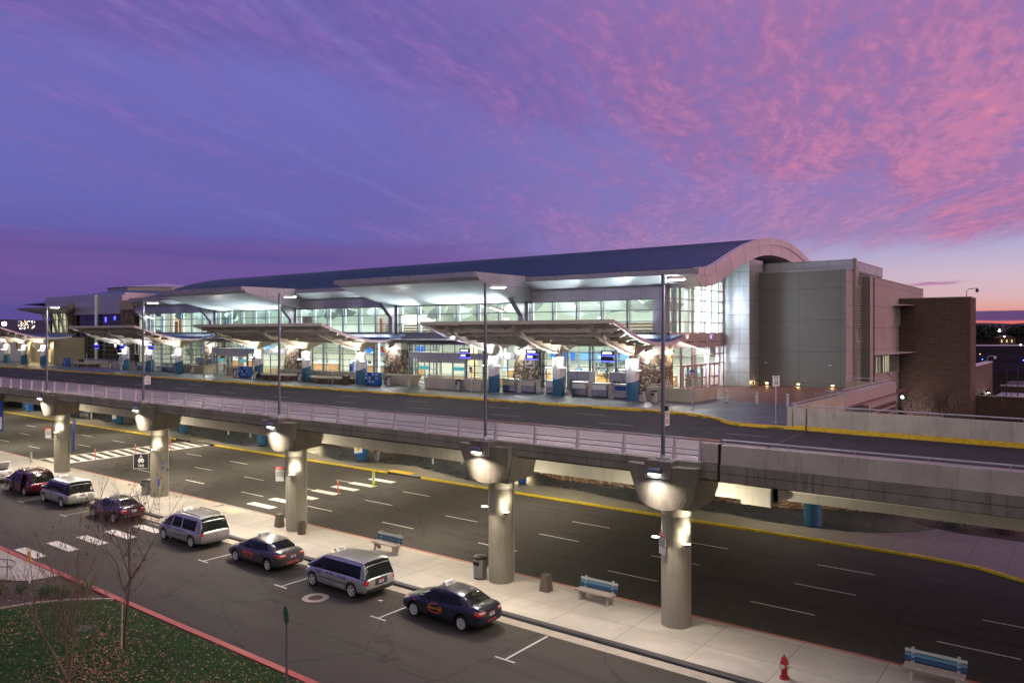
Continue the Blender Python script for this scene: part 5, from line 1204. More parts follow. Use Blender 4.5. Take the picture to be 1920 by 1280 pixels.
# ------------------------------------------------------------------ bins, bollards, newspaper boxes
def steel_bin():
    c = thing('litter_bin', 'x', 'litter bin', (0, 0, 0))
    b = MB(); b.lathe([(.27, .04), (.27, .85)], n=28); b.build('body', 'steel', c)
    b = MB(); b.lathe([(.26, 0), (.26, .04)], n=28); b.lathe([(.275, .85), (.27, .93), (.2, .98), (.05, 1.0)], n=28); b.box(-.13, .13, -.285, -.2, .6, .76); b.build('lid', 'black', c)
    return c
proto = steel_bin(); index(); first = [proto]
def place(x, y, z, label, group):
    if first: o = first.pop(); o.location = (x, y, z); o['label'] = label; o['group'] = group
    else: o = dup(proto, (x, y, z), label, group=group)
    return o
G = 'round stainless litter bins'
for x, y, l in ((-56.3, 53.5, 'stainless litter bin right of the blue newspaper boxes'), (-46.6, 53.0, 'stainless litter bin right of the entrance doors'), (-27.7, 52.6, 'tall stainless litter bin at the foot of the rightmost canopy column'),
                (-26.5, 52.3, 'short stainless litter bin in front of the concrete planter wall'), (-93.4, 54.2, 'stainless litter bin left of two bollards in the left group'), (-81.8, 52.9, 'stainless litter bin left of the newspaper boxes by the left doors'),
                (-77.0, 52.4, 'stainless litter bin at the foot of the left middle column'), (-68.9, 52.4, 'stainless litter bin between the two stone benches'), (-115.6, 54.2, 'stainless litter bin in front of the west low wall'), (-147.5, 55.2, 'stainless litter bin beside the far left doors')):
    place(x, y, UZ, l, G)
for x, y, l in ((-24.7, 29.75, 'round bin with a dark domed top at the foot of the second pier'), (-57.7, 29.7, 'round bin with a dark top left of the fourth pier')):
    o = place(x, y, .13, l, G); o.scale = (1.25, 1.25, 1.15)
for x, y, l in ((-55.6, 51.3, 'square topped bin beside the blue pier with the crossing sign'), (-72.6, 51.6, 'bin hiding behind the girder left of the third pier')): place(x, y, .13, l, G)
b = MB(); b.box(-.5, .5, -.25, .25, 0, .9); b.build('bin_body', 'mulch')
bpy.data.objects.remove(COL.objects['bin_body'])
c = thing('litter_bin', 'brown box shaped bin right of the right stone bench', 'litter bin', (-60.9, 52.0, UZ)); b = MB(); b.box(-.27, .27, -.27, .27, 0, .82); b.build('body', 'bark', c, bevel=.02); b = MB(); b.box(-.29, .29, -.29, .29, .82, .9); b.build('lid', 'steel_dark', c, bevel=.01)
bolp = thing('bollard', 'x', 'bollard', (0, 0, 0))
b = MB(); b.lathe([(.1, 0), (.1, .88), (.085, .93), (.03, .95)], n=20); b.build('post', 'galv', bolp); b = MB(); b.lathe([(.104, .76), (.104, .8)], n=20, caps=False); b.lathe([(.15, 0), (.15, .02)], n=20); b.build('ring', 'steel_dark', bolp)
index(); fb_ = [bolp]
def bol(x, y, z, l, g='steel bollards'):
    if fb_: o = fb_.pop(); o.location = (x, y, z); o['label'] = l; o['group'] = g
    else: dup(bolp, (x, y, z), l, group=g)
for x, y, z, l in ((-22.2, 55.7, UZ, 'steel bollard on the brick plaza edge, nearest the concrete planter'), (-19.9, 55.6, UZ, 'steel bollard on the plaza edge, left of the speed sign'), (-17.6, 55.3, UZ, 'steel bollard on the plaza edge, right of the speed sign'),
                   (-52.0, 52.1, UZ, 'steel bollard in front of the doors, left one'), (-50.0, 53.9, UZ, 'steel bollard in front of the doors, right one'), (-86.0, 51.4, UZ, 'steel bollard near the left doors, nearest the road'), (-86.6, 53.1, UZ, 'steel bollard near the left doors, behind the first'), (-87.6, 55.4, UZ, 'steel bollard right beside the left glass doors'),
                   (-132.5, 55.5, UZ, 'steel bollard at the far left, right one'), (-134.5, 55.6, UZ, 'steel bollard at the far left, left one'),
                   (-80.6, 30.4, .13, 'grey bollard on the island behind the red van'), (-113.6, 50.6, .13, 'dark topped bollard right of the far bench under the deck'), (-49.6, 52.8, .13, 'bollard on the polished pavement, left of the second pier'), (-47.2, 54.2, .13, 'bollard on the polished pavement, beside the second pier cap'),
                   (-83.4, 53.0, .13, 'bollard under the deck right of the fourth pier'), (-79.5, 53.4, .13, 'bollard under the deck near the ladder crossing end')): bol(x, y, z, l)
def news(x, y, z, l, rz=0, n=3):
    c = thing('newspaper_boxes', l, 'newspaper boxes', (x, y, z), rz, 'blue newspaper box banks')
    w = .5*n/2
    b = MB(); b.box(-w, w, 0, .55, .1, 1.32); b.build('cabinet', 'blue_box' if z < 1 else 'blue_box', c, bevel=.015)
    b = MB(); b.box(-w+.04, w-.04, .05, .5, 0, .1); b.build('plinth', 'blue_box_dark', c)
    for i in range(n):
        for j in range(3):
            xx = -w+.25+i*.5; b = MB(); zz = .28+j*.36
            if j == 0 and i == n-1 and n > 2: continue
            b.box(xx-.14, xx+.14, -.012, 0, zz, zz+.22); b.build('newspaper', 'paper' if (i+j) % 3 else 'rubber', c)
news(-57.9, 52.7, UZ, 'dark blue newspaper boxes right of the middle canopy column', 0, 4)
news(-80.2, 52.9, UZ, 'dark blue newspaper boxes by the left glass doors', 0, 4)
news(-129.8, 53.8, UZ, 'blue newspaper boxes at the far left', 0, 3)
news(-133.4, 49.8, .13, 'bright blue newspaper boxes on the lower far pavement at the left', 0, 3)
news(-37.6, 50.4, .13, 'bright blue newspaper box right of the second pier', 0, 1)
# ------------------------------------------------------------------ sign posts on the departures level
def signpost(x, y, z, h, l, kind='blue', face=(0, -1)):
    c = thing('sign_post', l, 'sign post', (x, y, z), math.atan2(face[1], face[0])+PI/2)
    b = MB(); b.tube([(0, 0, 0), (0, 0, h)], .03, 8); b.lathe([(.12, 0), (.12, .03)], n=12); b.build('post', 'galv', c)
    b = MB()
    if kind == 'speed':
        b.box(-.23, .23, -.05, -.03, h-.62, h); s = b.build('sign_plate', 'white', c, bevel=.01)
        text('lettering', 'SPEED\nLIMIT', .12, 'ink', s, (0, -.054, h-.14)); text('lettering', '15', .28, 'ink', s, (0, -.054, h-.42), bold=True)
        b = MB(); b.box(-.26, .26, -.03, -.0, h-.64, h+.02); b.build('sign_back', 'sign_blue', c)
    elif kind == 'round':
        b.lathe([(.02, -.03), (.19, -.03), (.19, .0), (.02, 0)], 0, h-.18, 20, axis='y'); b.build('sign_plate', 'green_sign', c)
    elif kind == 'plain': pass
    else:
        b.box(-.17, .17, -.05, -.03, h-.5, h); b.build('sign_plate', 'sign_blue' if kind == 'blue' else 'white', c, bevel=.01)
        b = MB(); b.box(-.13, .13, -.056, -.051, h-.46, h-.16); b.build('sign_face', 'white', c)
        b = MB(); b.lathe([(.04, -.062), (.1, -.062)], 0, h-.3, 16, axis='y', caps=False); b.build('red_ring', 'sign_red', c)
    return c
signpost(-42.5, 50.0, UZ, 2.35, 'slim sign post with a red and blue sign, left of the second lamp post')
signpost(-61.1, 50.4, UZ, 1.6, 'thin bare post in front of the right stone bench', 'plain')
signpost(-73.9, 50.1, UZ, 2.6, 'slim sign post beside the dark blue newspaper boxes at the left doors')
signpost(-22.3, 49.7, UZ, 2.7, 'tall slim sign post with blue sign in front of the concrete planter')
signpost(-15.05, 45.2, UZ, 2.75, 'sign post with a white speed limit 15 plate on the wide pavement bulge', 'speed', (.75, -.66))
signpost(-96.5, 50.4, UZ, 2.3, 'slim sign post right of the lamp post in the left group')
signpost(-116.4, 51.2, UZ, 2.4, 'slim sign post in front of the west low wall')
signpost(-126.7, 51.8, UZ, 2.6, 'slim sign post with white plate left of the blue newspaper boxes at the far left')
signpost(-138.0, 51.5, UZ, 3.0, 'slim sign post near the yellow crossing sign at the far left')
c = thing('map_board', 'white map board on a post at the foot of the left canopy', 'map board', (-109.0, 52.6, UZ)); b = MB(); b.box(-.09, .09, -.05, .05, 0, .9); b.build('post', 'white', c); b = MB(); b.box(-.6, .6, -.08, .0, .85, 2.0); b.build('board', 'white', c, bevel=.02); b = MB(); b.box(-.45, .4, -.09, -.081, 1.35, 1.4); b.box(-.3, .3, -.09, -.081, 1.1, 1.2); b.box(-.1, .45, -.09, -.081, 1.6, 1.75); b.build('map_print', 'sign_red', c)
c = thing('crossing_sign', 'yellow diamond walking person sign at the far left edge', 'warning sign', (-139.5, 50.6, UZ)); b = MB(); b.tube([(0, 0, 0), (0, 0, 3.3)], .04, 8); b.build('post', 'galv', c)
b = MB(); b.prism([(0, 2.4), (.75, 3.15), (0, 3.9), (-.75, 3.15)], -.06, -.04, 'y'); d = b.build('diamond', 'sign_yellow', c)
def walker(par, cx, cz_, s, y, m='ink'):
    b = MB(); b.lathe([(.0, y), (.12*s, y)], cx, cz_+.62*s, 12, axis='y', caps=False)
    for A, B, r in (((0, .45), (0, .0), .09), ((0, 0), (.22, -.5), .06), ((0, 0), (-.2, -.5), .06), ((0, .4), (.25, .1), .045), ((0, .4), (-.25, .12), .045)):
        ax, az = cx+A[0]*s, cz_+A[1]*s; bx, bz = cx+B[0]*s, cz_+B[1]*s; d_ = Vector((bx-ax, bz-az)).normalized(); n = Vector((-d_.y, d_.x))*r*s
        b.add([(ax-n.x, y, az-n.y), (bx-n.x, y, bz-n.y), (bx+n.x, y, bz+n.y), (ax+n.x, y, az+n.y)], [(0, 1, 2, 3)])
    return b.build('walking_figure', m, par, norm=False)
walker(d, 0, 3.1, .65, -.065)
for x, y, l in ((-57.2, 50.42, 'white board with a yellow diamond walking sign, on the blue pier right of centre'), (-106.4, 50.42, 'white board with a yellow diamond walking sign, on the blue pier at the left')):
    c = thing('crossing_board', l, 'warning sign', (x, y, .5), group='diamond crossing boards on the blue piers')
    b = MB(); b.box(-.62, .62, -.02, .1, .1, 2.3); b.build('board', 'white', c)
    b = MB(); b.hexa([(-.62, -.04, 0), (.66, -.04, 0), (.66, .12, 0), (-.62, .12, 0)], [(-.62, -.04, .14), (.66, -.04, .38), (.66, .12, .38), (-.62, .12, .14)]); b.box(.6, .68, -.05, .12, .3, 2.3); b.build('blue_trim', 'blue_box', c)
    b = MB(); b.prism([(0, .4), (.5, .98), (0, 1.56), (-.5, .98)], -.04, -.025, 'y'); d = b.build('diamond', 'sign_yellow', c); walker(d, 0, 1.05, .42, -.045)
    lamp('POINT', (0, -1.6, 3.2), 16, (1, .95, .8), c, size=.2)
# luggage trolley rack at the far left
c = thing('luggage_trolley_rack', 'dark rack of nested luggage trolleys at the far left', 'trolley rack', (-126.0, 56.0, UZ))
b = MB()
for i in range(10): x = -4+i*.75; b.tube([(x, 0, .1), (x, 0, 1.0), (x+.5, .5, 1.0)], .03, 5); b.tube([(x, 0, .3), (x+.9, 0, .3)], .025, 5)
b.box(-4.2, 3.6, .0, .8, .5, .95); b.build('trolleys', 'steel_dark', c)
b = MB(); b.tube([(-4.5, -.2, 1.15), (4.5, -.2, 1.15)], .03, 6); b.build('rail', 'galv', c)
# ------------------------------------------------------------------ interior furniture behind the glass
def icounter(x, y, w, l, m='wood_panel'):
    c = thing('ticket_counter', l, 'ticket counter', (x, y, 7.15)); b = MB(); b.box(-w/2, w/2, 0, .7, 0, 1.0); b.build('front', m, c)
    b = MB(); b.box(-w/2-.05, w/2+.05, -.05, .8, 1.0, 1.06); b.build('top', 'white', c)
    for i in range(int(w/1.6)):
        b = MB(); xx = -w/2+.8+i*1.6; b.box(xx-.25, xx+.25, .3, .36, 1.12, 1.5); b.build('monitor', 'ink' if i % 2 else 'tv', c)
icounter(-74, 70, 12, 'long ticket counter seen through the glass behind the middle canopy'); icounter(-38, 70.5, 9, 'timber ticket counter seen through the glass behind the luggage counters', 'wood'); icounter(-52, 70, 7, 'ticket counter seen through the entrance doors', 'wood')
icounter(-88, 70, 8, 'ticket counter seen through the left entrance doors', 'wood'); icounter(-108, 70, 10, 'ticket counter behind the glass of the left group')
for x0, x1, z0, z1, m, l in ((-81.5, -70.5, 9.6, 10.6, 'screen_blue', 'royal blue airline sign board above the ticket counter, seen through the glass'), (-46.3, -39.5, 9.3, 10.2, 'screen_sky', 'pale blue lit panel above the counters at the right'), (-50.2, -47, 9.3, 10.2, 'screen_blue', 'blue lit panel left of the stone pier'), (-112, -103, 9.5, 10.3, 'screen_sky', 'blue lit panel behind the left group')):
    o = MB().box(x0, x1, 73.2, 73.3, z0, z1).build('airline_sign_board', m); tag(o, l, 'sign board')
    if x0 == -81.5:
        text('lettering', 'Southwest', 1.0, 'white', o, (-74.2, 73.18, 10.1), bold=True, sx=1.15)
        b = MB(); b.add([(-81.5, 73.17, 10.6), (-78.2, 73.17, 10.6), (-77.6, 73.17, 9.6)], [(0, 1, 2)]); b.build('red_wedge', 'sign_red', o, norm=False)
        b = MB(); b.add([(-78.2, 73.165, 10.6), (-77.9, 73.165, 10.6), (-77.3, 73.165, 9.6), (-77.6, 73.165, 9.6)], [(0, 1, 2, 3)]); b.build('yellow_stripe', 'sign_yellow', o, norm=False)
random.seed(21)
kk = 0
for x, y, m, l in ((-76.5, 66.3, 'sign_blue', 'blue self service kiosk, leftmost behind the middle canopy glass'), (-73.8, 66, 'sign_blue', 'blue self service kiosk between two glass mullions'), (-70.6, 66.4, 'white', 'white totem with a green foot behind the middle canopy glass'), (-67.6, 66, 'sign_blue', 'blue self service kiosk beside the indoor plants'),
                   (-49.7, 64, 'white', 'white self service kiosk behind the right vestibule glass'), (-41.2, 65, 'screen_blue', 'lit blue kiosk left of the stone pier glass'), (-36.0, 64.5, 'sign_blue', 'dark blue notice stand behind the luggage counters'), (-31.5, 69.5, 'green_sign', 'kiosk with green sign behind the swing doors, left one'), (-31.6, 72.2, 'green_sign', 'kiosk with green sign behind the swing doors, right one')):
    c = thing('check_in_kiosk', l, 'kiosk', (x, y, 7.15), group='self service kiosks inside the hall'); b = MB(); b.box(-.3, .3, -.2, .2, 0, 1.2); b.box(-.35, .35, -.12, .12, 1.2, 1.75); b.build('body', m, c, bevel=.02)
    b = MB(); b.box(-.26, .26, -.14, -.125, 1.28, 1.68); b.build('screen', 'tv', c)
def bush(x, y, z, r, h, l, n=900, m='leaf_green', pot=True, leafs=.09, cat='plant', nm='indoor_plant'):
    c = thing(nm, l, cat, (x, y, z))
    if pot: b = MB(); b.lathe([(.28, 0), (.36, .5)], n=16); b.build('pot', 'concrete_barrier', c)
    b = MB(); random.seed(int(abs(x*13+y*7)))
    blobs = [(random.uniform(-r, r)*.6, random.uniform(-r, r)*.6, h*random.uniform(.35, .95), random.uniform(.25, .5)*r) for _ in range(9)]
    for _ in range(n):
        q_ = random.choice(blobs); a, e = random.uniform(0, 2*PI), random.uniform(-1, 1); rr = q_[3]*random.uniform(.6, 1.1); s = math.sqrt(1-e*e)
        p = Vector((q_[0]+rr*s*math.cos(a), q_[1]+rr*s*math.sin(a), q_[2]+rr*e*.9))
        u = Vector((random.uniform(-1, 1), random.uniform(-1, 1), random.uniform(-1, 1))).normalized(); v = u.cross(Vector((random.uniform(-1, 1), random.uniform(-1, 1), 1))).normalized()
        L = leafs*random.uniform(.7, 1.4); b.add([p-u*L, p+v*L*.4, p+u*L, p-v*L*.4], [(0, 1, 2, 3)])
    b.build('foliage', m, c, norm=False)
    b = MB()
    for i in range(5): b.tube([(0, 0, .3 if pot else 0), (random.uniform(-.2, .2)*r, random.uniform(-.2, .2)*r, h*.45), (random.uniform(-.6, .6)*r, random.uniform(-.6, .6)*r, h*.8)], .02, 4)
    b.build('stem', 'bark', c)
    return c
bush(-66.6, 63.2, 7.15, .9, 2.6, 'bushy green indoor plant behind the middle canopy glass', 700); bush(-62.6, 63.4, 7.15, .6, 3.1, 'tall indoor plant right of the stone pier', 500)
bush(-37.4, 64.0, 7.15, 1.5, 2.8, 'large bushy indoor plant behind the luggage counters', 1200); bush(-34.9, 64.2, 7.15, 1.3, 2.3, 'wide indoor plant behind the luggage counters, right one', 900); bush(-111.5, 64.5, 7.15, 1.3, 2.8, 'indoor plant behind the glass of the left group', 700)
# ================================================================== STREET LAMPS ON THE PIERS
def street_lamp(x, label, extra=False, speed=False):
    c = thing('street_lamp', label, 'street lamp', (x, 28.82, 7.22), group='tall lamps standing on the pier heads')
    b = MB(); b.box(-.19, .19, -.19, .19, 0, .1); b.lathe([(.13, .1), (.11, .2)], n=10); b.build('base', 'galv', c)
    b = MB(); b.lathe([(.085, .1), (.07, 7.6)], n=14); b.build('pole', 'pole_grey', c)
    b = MB(); b.tube([(0, 0, 7.42), (.14, .22, 7.45)], .035, 6); b.hexa([(.07, .2, 7.38), (.27, .1, 7.38), (.62, .80, 7.38), (.42, .9, 7.38)], [(.1, .2, 7.52), (.26, .12, 7.52), (.58, .76, 7.50), (.42, .86, 7.50)]); b.build('lamp_head', 'white', c)
    b = MB(); b.hexa([(.12, .28, 7.355), (.27, .2, 7.355), (.56, .76, 7.355), (.42, .84, 7.355)], [(.12, .28, 7.379), (.27, .2, 7.379), (.56, .76, 7.379), (.42, .84, 7.379)]); b.build('lens', 'lamp_cool', c)
    lamp('AREA', (.36, .55, 7.33), 420, (1, .90, .93), c, (.05, .35, -1), .5)
    if extra:
        b = MB(); b.tube([(0, 0, 6.2), (.1, .1, 6.2), (.14, .12, 6.35)], .03, 5); b.hexa([(.05, .15, 6.42), (.3, .0, 6.42), (.75, .5, 6.22), (.5, .65, 6.22)], [(.05, .15, 6.52), (.3, .0, 6.52), (.75, .5, 6.32), (.5, .65, 6.32)]); b.build('floodlight', 'white', c)
        b = MB(); b.hexa([(.1, .17, 6.395), (.28, .04, 6.395), (.68, .48, 6.205), (.52, .6, 6.205)], [(.1, .17, 6.41), (.28, .04, 6.41), (.68, .48, 6.225), (.52, .6, 6.225)]); b.build('floodlight_lens', 'lamp_white', c)
        lamp('SPOT', (.45, .4, 6.1), 900, (1, .92, .9), c, (.3, 1, -.5), .15, spot=2.0)
    if speed:
        b = MB(); b.box(.0, .02, .09, .55, 1.35, 1.95); s = b.build('speed_sign', 'white', c); b = MB(); b.box(-.015, .0, .07, .57, 1.32, 1.97); b.build('sign_back', 'sign_blue', s)
        text('lettering', 'SPEED\nLIMIT', .12, 'ink', s, (.025, .32, 1.81), right=(0, 1, 0)); text('lettering', '15', .28, 'ink', s, (.025, .32, 1.52), right=(0, 1, 0), bold=True)
        b = MB(); b.box(-.02, .2, .0, .1, 2.0, 2.2); b.build('junction_box', 'steel_dark', c)
street_lamp(PX[0], 'tall lamp post with a small speed limit plate, on the nearest pier', False, True)
street_lamp(PX[1], 'tall lamp post with a second floodlight, on the second pier from the right', True)
street_lamp(PX[2], 'tall lamp post on the third pier from the right, in front of the middle canopy')
street_lamp(PX[3], 'tall lamp post with floodlight and speed limit plate, on the fourth pier from right', True, True)
street_lamp(PX[4], 'tall lamp post on the leftmost visible pier, in front of the old terminal')
# wall lamps on the pier heads and up lights on the pier shafts
names = ['nearest pier at the right', 'second pier from the right', 'third pier from the right', 'fourth pier from the right', 'fifth pier, leftmost in view']
cols = [(.80, .90, 1), (1, .88, .74), (.84, .92, 1), (1, .88, .74), (1, .90, .76)]
for i in range(5):
    x = PX[i]
    c = thing('wall_lamp', 'grey cylinder wall lamp shining down the cap of the '+names[i], 'wall lamp', (x-.12, 28.28, 6.82), group='downlights on the pier caps')
    b = MB(); b.lathe([(.11, -.28), (.13, -.26), (.13, .26), (.11, .28)], 0, 0, 14, axis='x'); b.box(-.1, .1, 0, .3, -.05, .05); b.build('housing', 'pole_grey', c)
    b = MB(); b.box(-.24, .24, -.1, .08, -.15, -.135); b.build('lens', 'lamp_cool' if i in (0, 2) else 'lamp_white', c)
    lamp('SPOT', (0, -.12, -.2), 210, cols[i], c, (0, -.1, -1), .16, spot=2.75, blend=1)
    lamp('SPOT', (0, .0, -.17), 11, cols[i], c, (0, .22, -1), .1, spot=2.3, blend=1)
    lamp('AREA', (0, -.25, -.12), (420, 620, 860, 900, 900)[i], (1, .84, .64), c, (0, -.75, -1), .5, .2)
for i in range(5):
    x = PX[i]; both = i < 2
    for s in ((-1, 1) if both else (1,)):
        px, py = (x+.60*s, 29.62) if s > 0 else (x-.72, 29.9)
        if not both: px, py = x+.42, 29.42
        c = thing('up_light', 'small shaded uplight on the %s side of the %s' % ('right' if s > 0 else 'left', names[i]), 'wall lamp', (px, py, 3.66), group='uplights on the pier shafts')
        b = MB(); b.lathe([(.03, -.08), (.15, .02), (.17, .07)], s*.12, -.1, 14, caps=False); b.build('shade', 'steel_dark', c)
        b = MB(); b.lathe([(.0, .055), (.155, .06)], s*.12, -.1, 14, caps=False); b.build('lens', 'lamp_warm' if i != 0 or s > 0 else 'lamp_cool', c, norm=False)
        lamp('POINT', (s*.05, -.1, .22), 17, (1, .88, .68), c, size=.05)
        lamp('SPOT', (s*.06, -.14, .09), 150, (1, .86, .62), c, (-s*.10, .08, 1), .05, spot=1.6, blend=1)
        lamp('SPOT', (s*.25, -.1, .09), 1700 if i == 0 and s > 0 else 650, (1, .9, .74), c, (s*.9, .6, 1), .1, spot=2.6, blend=.9)
# notices on the piers
def notice(x, y, z, l, rz):
    c = thing('notice_sign', l, 'notice sign', (x, y, z), rz, 'red topped notices on the piers'); c.scale = (.82, .82, .95)
    b = MB(); b.box(-.3, .3, -.02, 0, 0, .95); s = b.build('plate', 'plate_white', c); b = MB(); b.box(-.3, .3, -.026, -.02, .76, .95); b.build('red_header', 'sign_red', s)
    text('lettering', 'NOTICE', .13, 'white', s, (0, -.03, .85), bold=True); text('lettering', 'DO NOT\nLEAVE YOUR\nVEHICLE\nUNATTENDED', .095, 'ink', s, (0, -.024, .47), bold=True)
notice(-14.52, 29.42, 3.15, 'red topped do not leave your vehicle notice on the nearest pier', -.55)
notice(-40.52, 29.3, 3.2, 'red topped vehicle notice on the left of the third pier', .75)
notice(-74.0, 29.3, 3.1, 'red topped vehicle notice on the left of the fifth pier', .85)
c = thing('taxi_sign', 'black taxi sign with a white cab symbol on the left of the fourth pier', 'taxi sign', (-57.65, 29.3, 2.15), .8)
c.scale = (.74, 1, 1)
b = MB(); b.box(-.72, .72, -.05, 0, 0, 1.15); s = b.build('plate', 'ink', c); b = MB()
for a in ((-.72, .72, 0, .03), (-.72, .72, 1.12, 1.15)): b.box(a[0], a[1], -.056, -.05, a[2], a[3])
for a in (-.72, .69): b.box(a, a+.03, -.056, -.05, 0, 1.15)
b.build('border', 'white', s); text('lettering', 'TAXI', .26, 'white', s, (0, -.055, .22), bold=True)
b = MB(); b.prism([(-.26, .5), (.26, .5), (.3, .62), (.26, .72), (.17, .75), (.12, .92), (-.12, .92), (-.17, .75), (-.26, .72), (-.3, .62)], -.06, -.052, 'y'); b.box(-.22, -.14, -.06, -.052, .43, .5); b.box(.14, .22, -.06, -.052, .43, .5); b.box(-.06, .06, -.06, -.052, .94, 1.0); b.build('cab_symbol', 'white', s)
b = MB(); b.box(-.13, .13, -.063, -.06, .77, .88); b.box(-.22, -.14, -.063, -.06, .58, .65); b.box(.14, .22, -.063, -.06, .58, .65); b.build('symbol_cutout', 'ink', s)
c = thing('speed_sign', 'speed limit 15 plate on the right of the fourth pier', 'speed sign', (-55.4, 29.8, 2.1), .3); b = MB(); b.box(-.27, .27, -.02, 0, 0, .8); s = b.build('plate', 'plate_white', c); b = MB(); b.box(-.29, .29, 0, .02, -.02, .82); b.build('back', 'sign_blue', c)
text('lettering', 'SPEED\nLIMIT', .13, 'ink', s, (0, -.025, .62)); text('lettering', '15', .34, 'ink', s, (0, -.025, .25), bold=True)
c = thing('way_finding_panel', 'tall blue edged sign panel seen edge on behind the fifth pier', 'sign panel', (-72.6, 30.9, 2.0), -.55); b = MB(); b.box(-.45, .5, -.05, .05, 0, 2.6); b.build('panel', 'galv', c); b = MB(); b.box(.5, .56, -.07, .07, -.05, 2.65); b.build('blue_edge', 'sign_blue', c); b = MB(); b.tube([(-.5, .1, 1.2), (-.9, .2, 1.2)], .03, 6); b.build('bracket', 'galv', c)
c = thing('way_finding_panel', 'dark blue sign panel cut by the left edge of the picture', 'sign panel', (-84.5, 29.2, 2.9), .5); b = MB(); b.box(-.9, .27, -.05, .05, 0, 2.9); b.build('panel', 'sign_blue', c); b = MB(); b.box(-.8, .2, -.056, -.05, .2, 1.4); b.build('print', 'white', c); b = MB(); b.tube([(-.7, .05, .5), (-2.5, .6, .5)], .04, 6); b.tube([(-.7, .05, 2.3), (-2.5, .6, 2.3)], .04, 6); b.build('bracket', 'galv', c)
# ------------------------------------------------------------------ benches
def bench(colors):
    c = thing('park_bench', 'x', 'bench', (0, 0, 0), group='concrete benches with painted back slats')
    b = MB(); b.box(-.95, .95, -.28, .22, .41, .48); b.build('seat', 'bench_concrete', c, bevel=.012)
    for x in (-.72, .72):
        b = MB(); P = [(-.26, 0), (-.14, 0), (-.08, .18), (.04, .2), (.1, 0), (.24, 0), (.2, .25), (.24, .41), (-.24, .41), (-.2, .25)]
        b.prism(P, x-.06, x+.06, 'x'); b.build('leg', 'bench_concrete', c, bevel=.01)
        b = MB(); b.hexa([(x-.05, .2, .35), (x+.05, .2, .35), (x+.05, .28, .35), (x-.05, .28, .35)], [(x-.05, .34, .98), (x+.05, .34, .98), (x+.05, .4, .98), (x-.05, .4, .98)]); b.build('back_post', 'bench_concrete', c)
    for z, m in zip((.58, .72, .86), colors):
        y = .2+(z-.4)*.22; b = MB(); b.hexa([(-.98, y, z-.05), (.98, y, z-.05), (.98, y+.04, z-.05), (-.98, y+.04, z-.05)], [(-.98, y+.02, z+.05), (.98, y+.02, z+.05), (.98, y+.06, z+.05), (-.98, y+.06, z+.05)]); b.build('back_slat', m, c)
    return c
A = bench(('slat_blue', 'slat_blue', 'slat_pale')); A.location = (-31.9, 30.15, .13); A['label'] = 'concrete bench with two dark blue slats under a pale one, left of the second pier'
Bn = bench(('slat_blue', 'slat_sky', 'slat_pale')); Bn.location = (-18.3, 30.3, .13); Bn['label'] = 'concrete bench with dark, sky blue and pale slats, between the two nearest piers'
index(); dup(Bn, (-4.6, 30.45, .13), 'concrete bench with blue slats cut by the bottom right edge'); o = dup(Bn, (-117.5, 51.3, .13), 'small concrete bench far under the deck left of the fourth pier')
# ash urns
c = thing('ash_urn', 'tapered square aggregate ash urn left of the third pier', 'ash urn', (-41.3, 29.85, .13)); b = MB(); b.hexa([(-.24, -.24, 0), (.24, -.24, 0), (.24, .24, 0), (-.24, .24, 0)], [(-.17, -.17, .8), (.17, -.17, .8), (.17, .17, .8), (-.17, .17, .8)]); b.build('body', 'aggregate', c, bevel=.01); b = MB(); b.box(-.12, .12, -.12, .12, .8, .81); b.build('ash_tray', 'black', c)
index(); dup(c, (-20.95, 30.15, .13), 'tapered square aggregate ash urn between the second pier and a bench')
c = thing('ash_urn', 'round aggregate litter tub right of the third pier', 'litter tub', (-38.75, 29.6, .13)); b = MB(); b.lathe([(.24, 0), (.24, .74), (.19, .76), (.18, .66)], n=24); b.build('body', 'aggregate', c); b = MB(); b.lathe([(0, .67), (.18, .67)], n=20, caps=False); b.build('liner', 'black', c)
# hydrant
c = thing('fire_hydrant', 'red fire hydrant with white caps near the bottom edge', 'fire hydrant', (-8.9, 27.65, .13))
b = MB(); b.lathe([(.17, 0), (.17, .06), (.11, .08), (.105, .5), (.15, .52), (.15, .56), (.13, .6), (.12, .68), (.07, .76), (.03, .79), (.03, .84)], n=20); b.build('barrel', 'hydrant_red', c)
b = MB(); b.lathe([(.12, 0), (.13, .1)], n=20); b.build('foot', 'black', c)
for a in (-PI/2-.2, -PI/2-.2+PI/2*1.1, -PI/2-.2-PI/2*1.1):
    b = MB(); dx_, dy_ = math.cos(a), math.sin(a); b.tube([(dx_*.1, dy_*.1, .45), (dx_*.2, dy_*.2, .45)], .08 if abs(a+PI/2+.2) < .1 else .055, 12); b.tube([(dx_*.2, dy_*.2, .45), (dx_*.24, dy_*.24, .45)], .03, 6); b.build('outlet_cap', 'hydrant_white', c)
b = MB(); b.tube([(.17, -.02, .45), (.22, -.06, .38), (.19, -.08, .3), (.12, -.1, .3)], .008, 4); b.build('chain', 'hydrant_white', c)
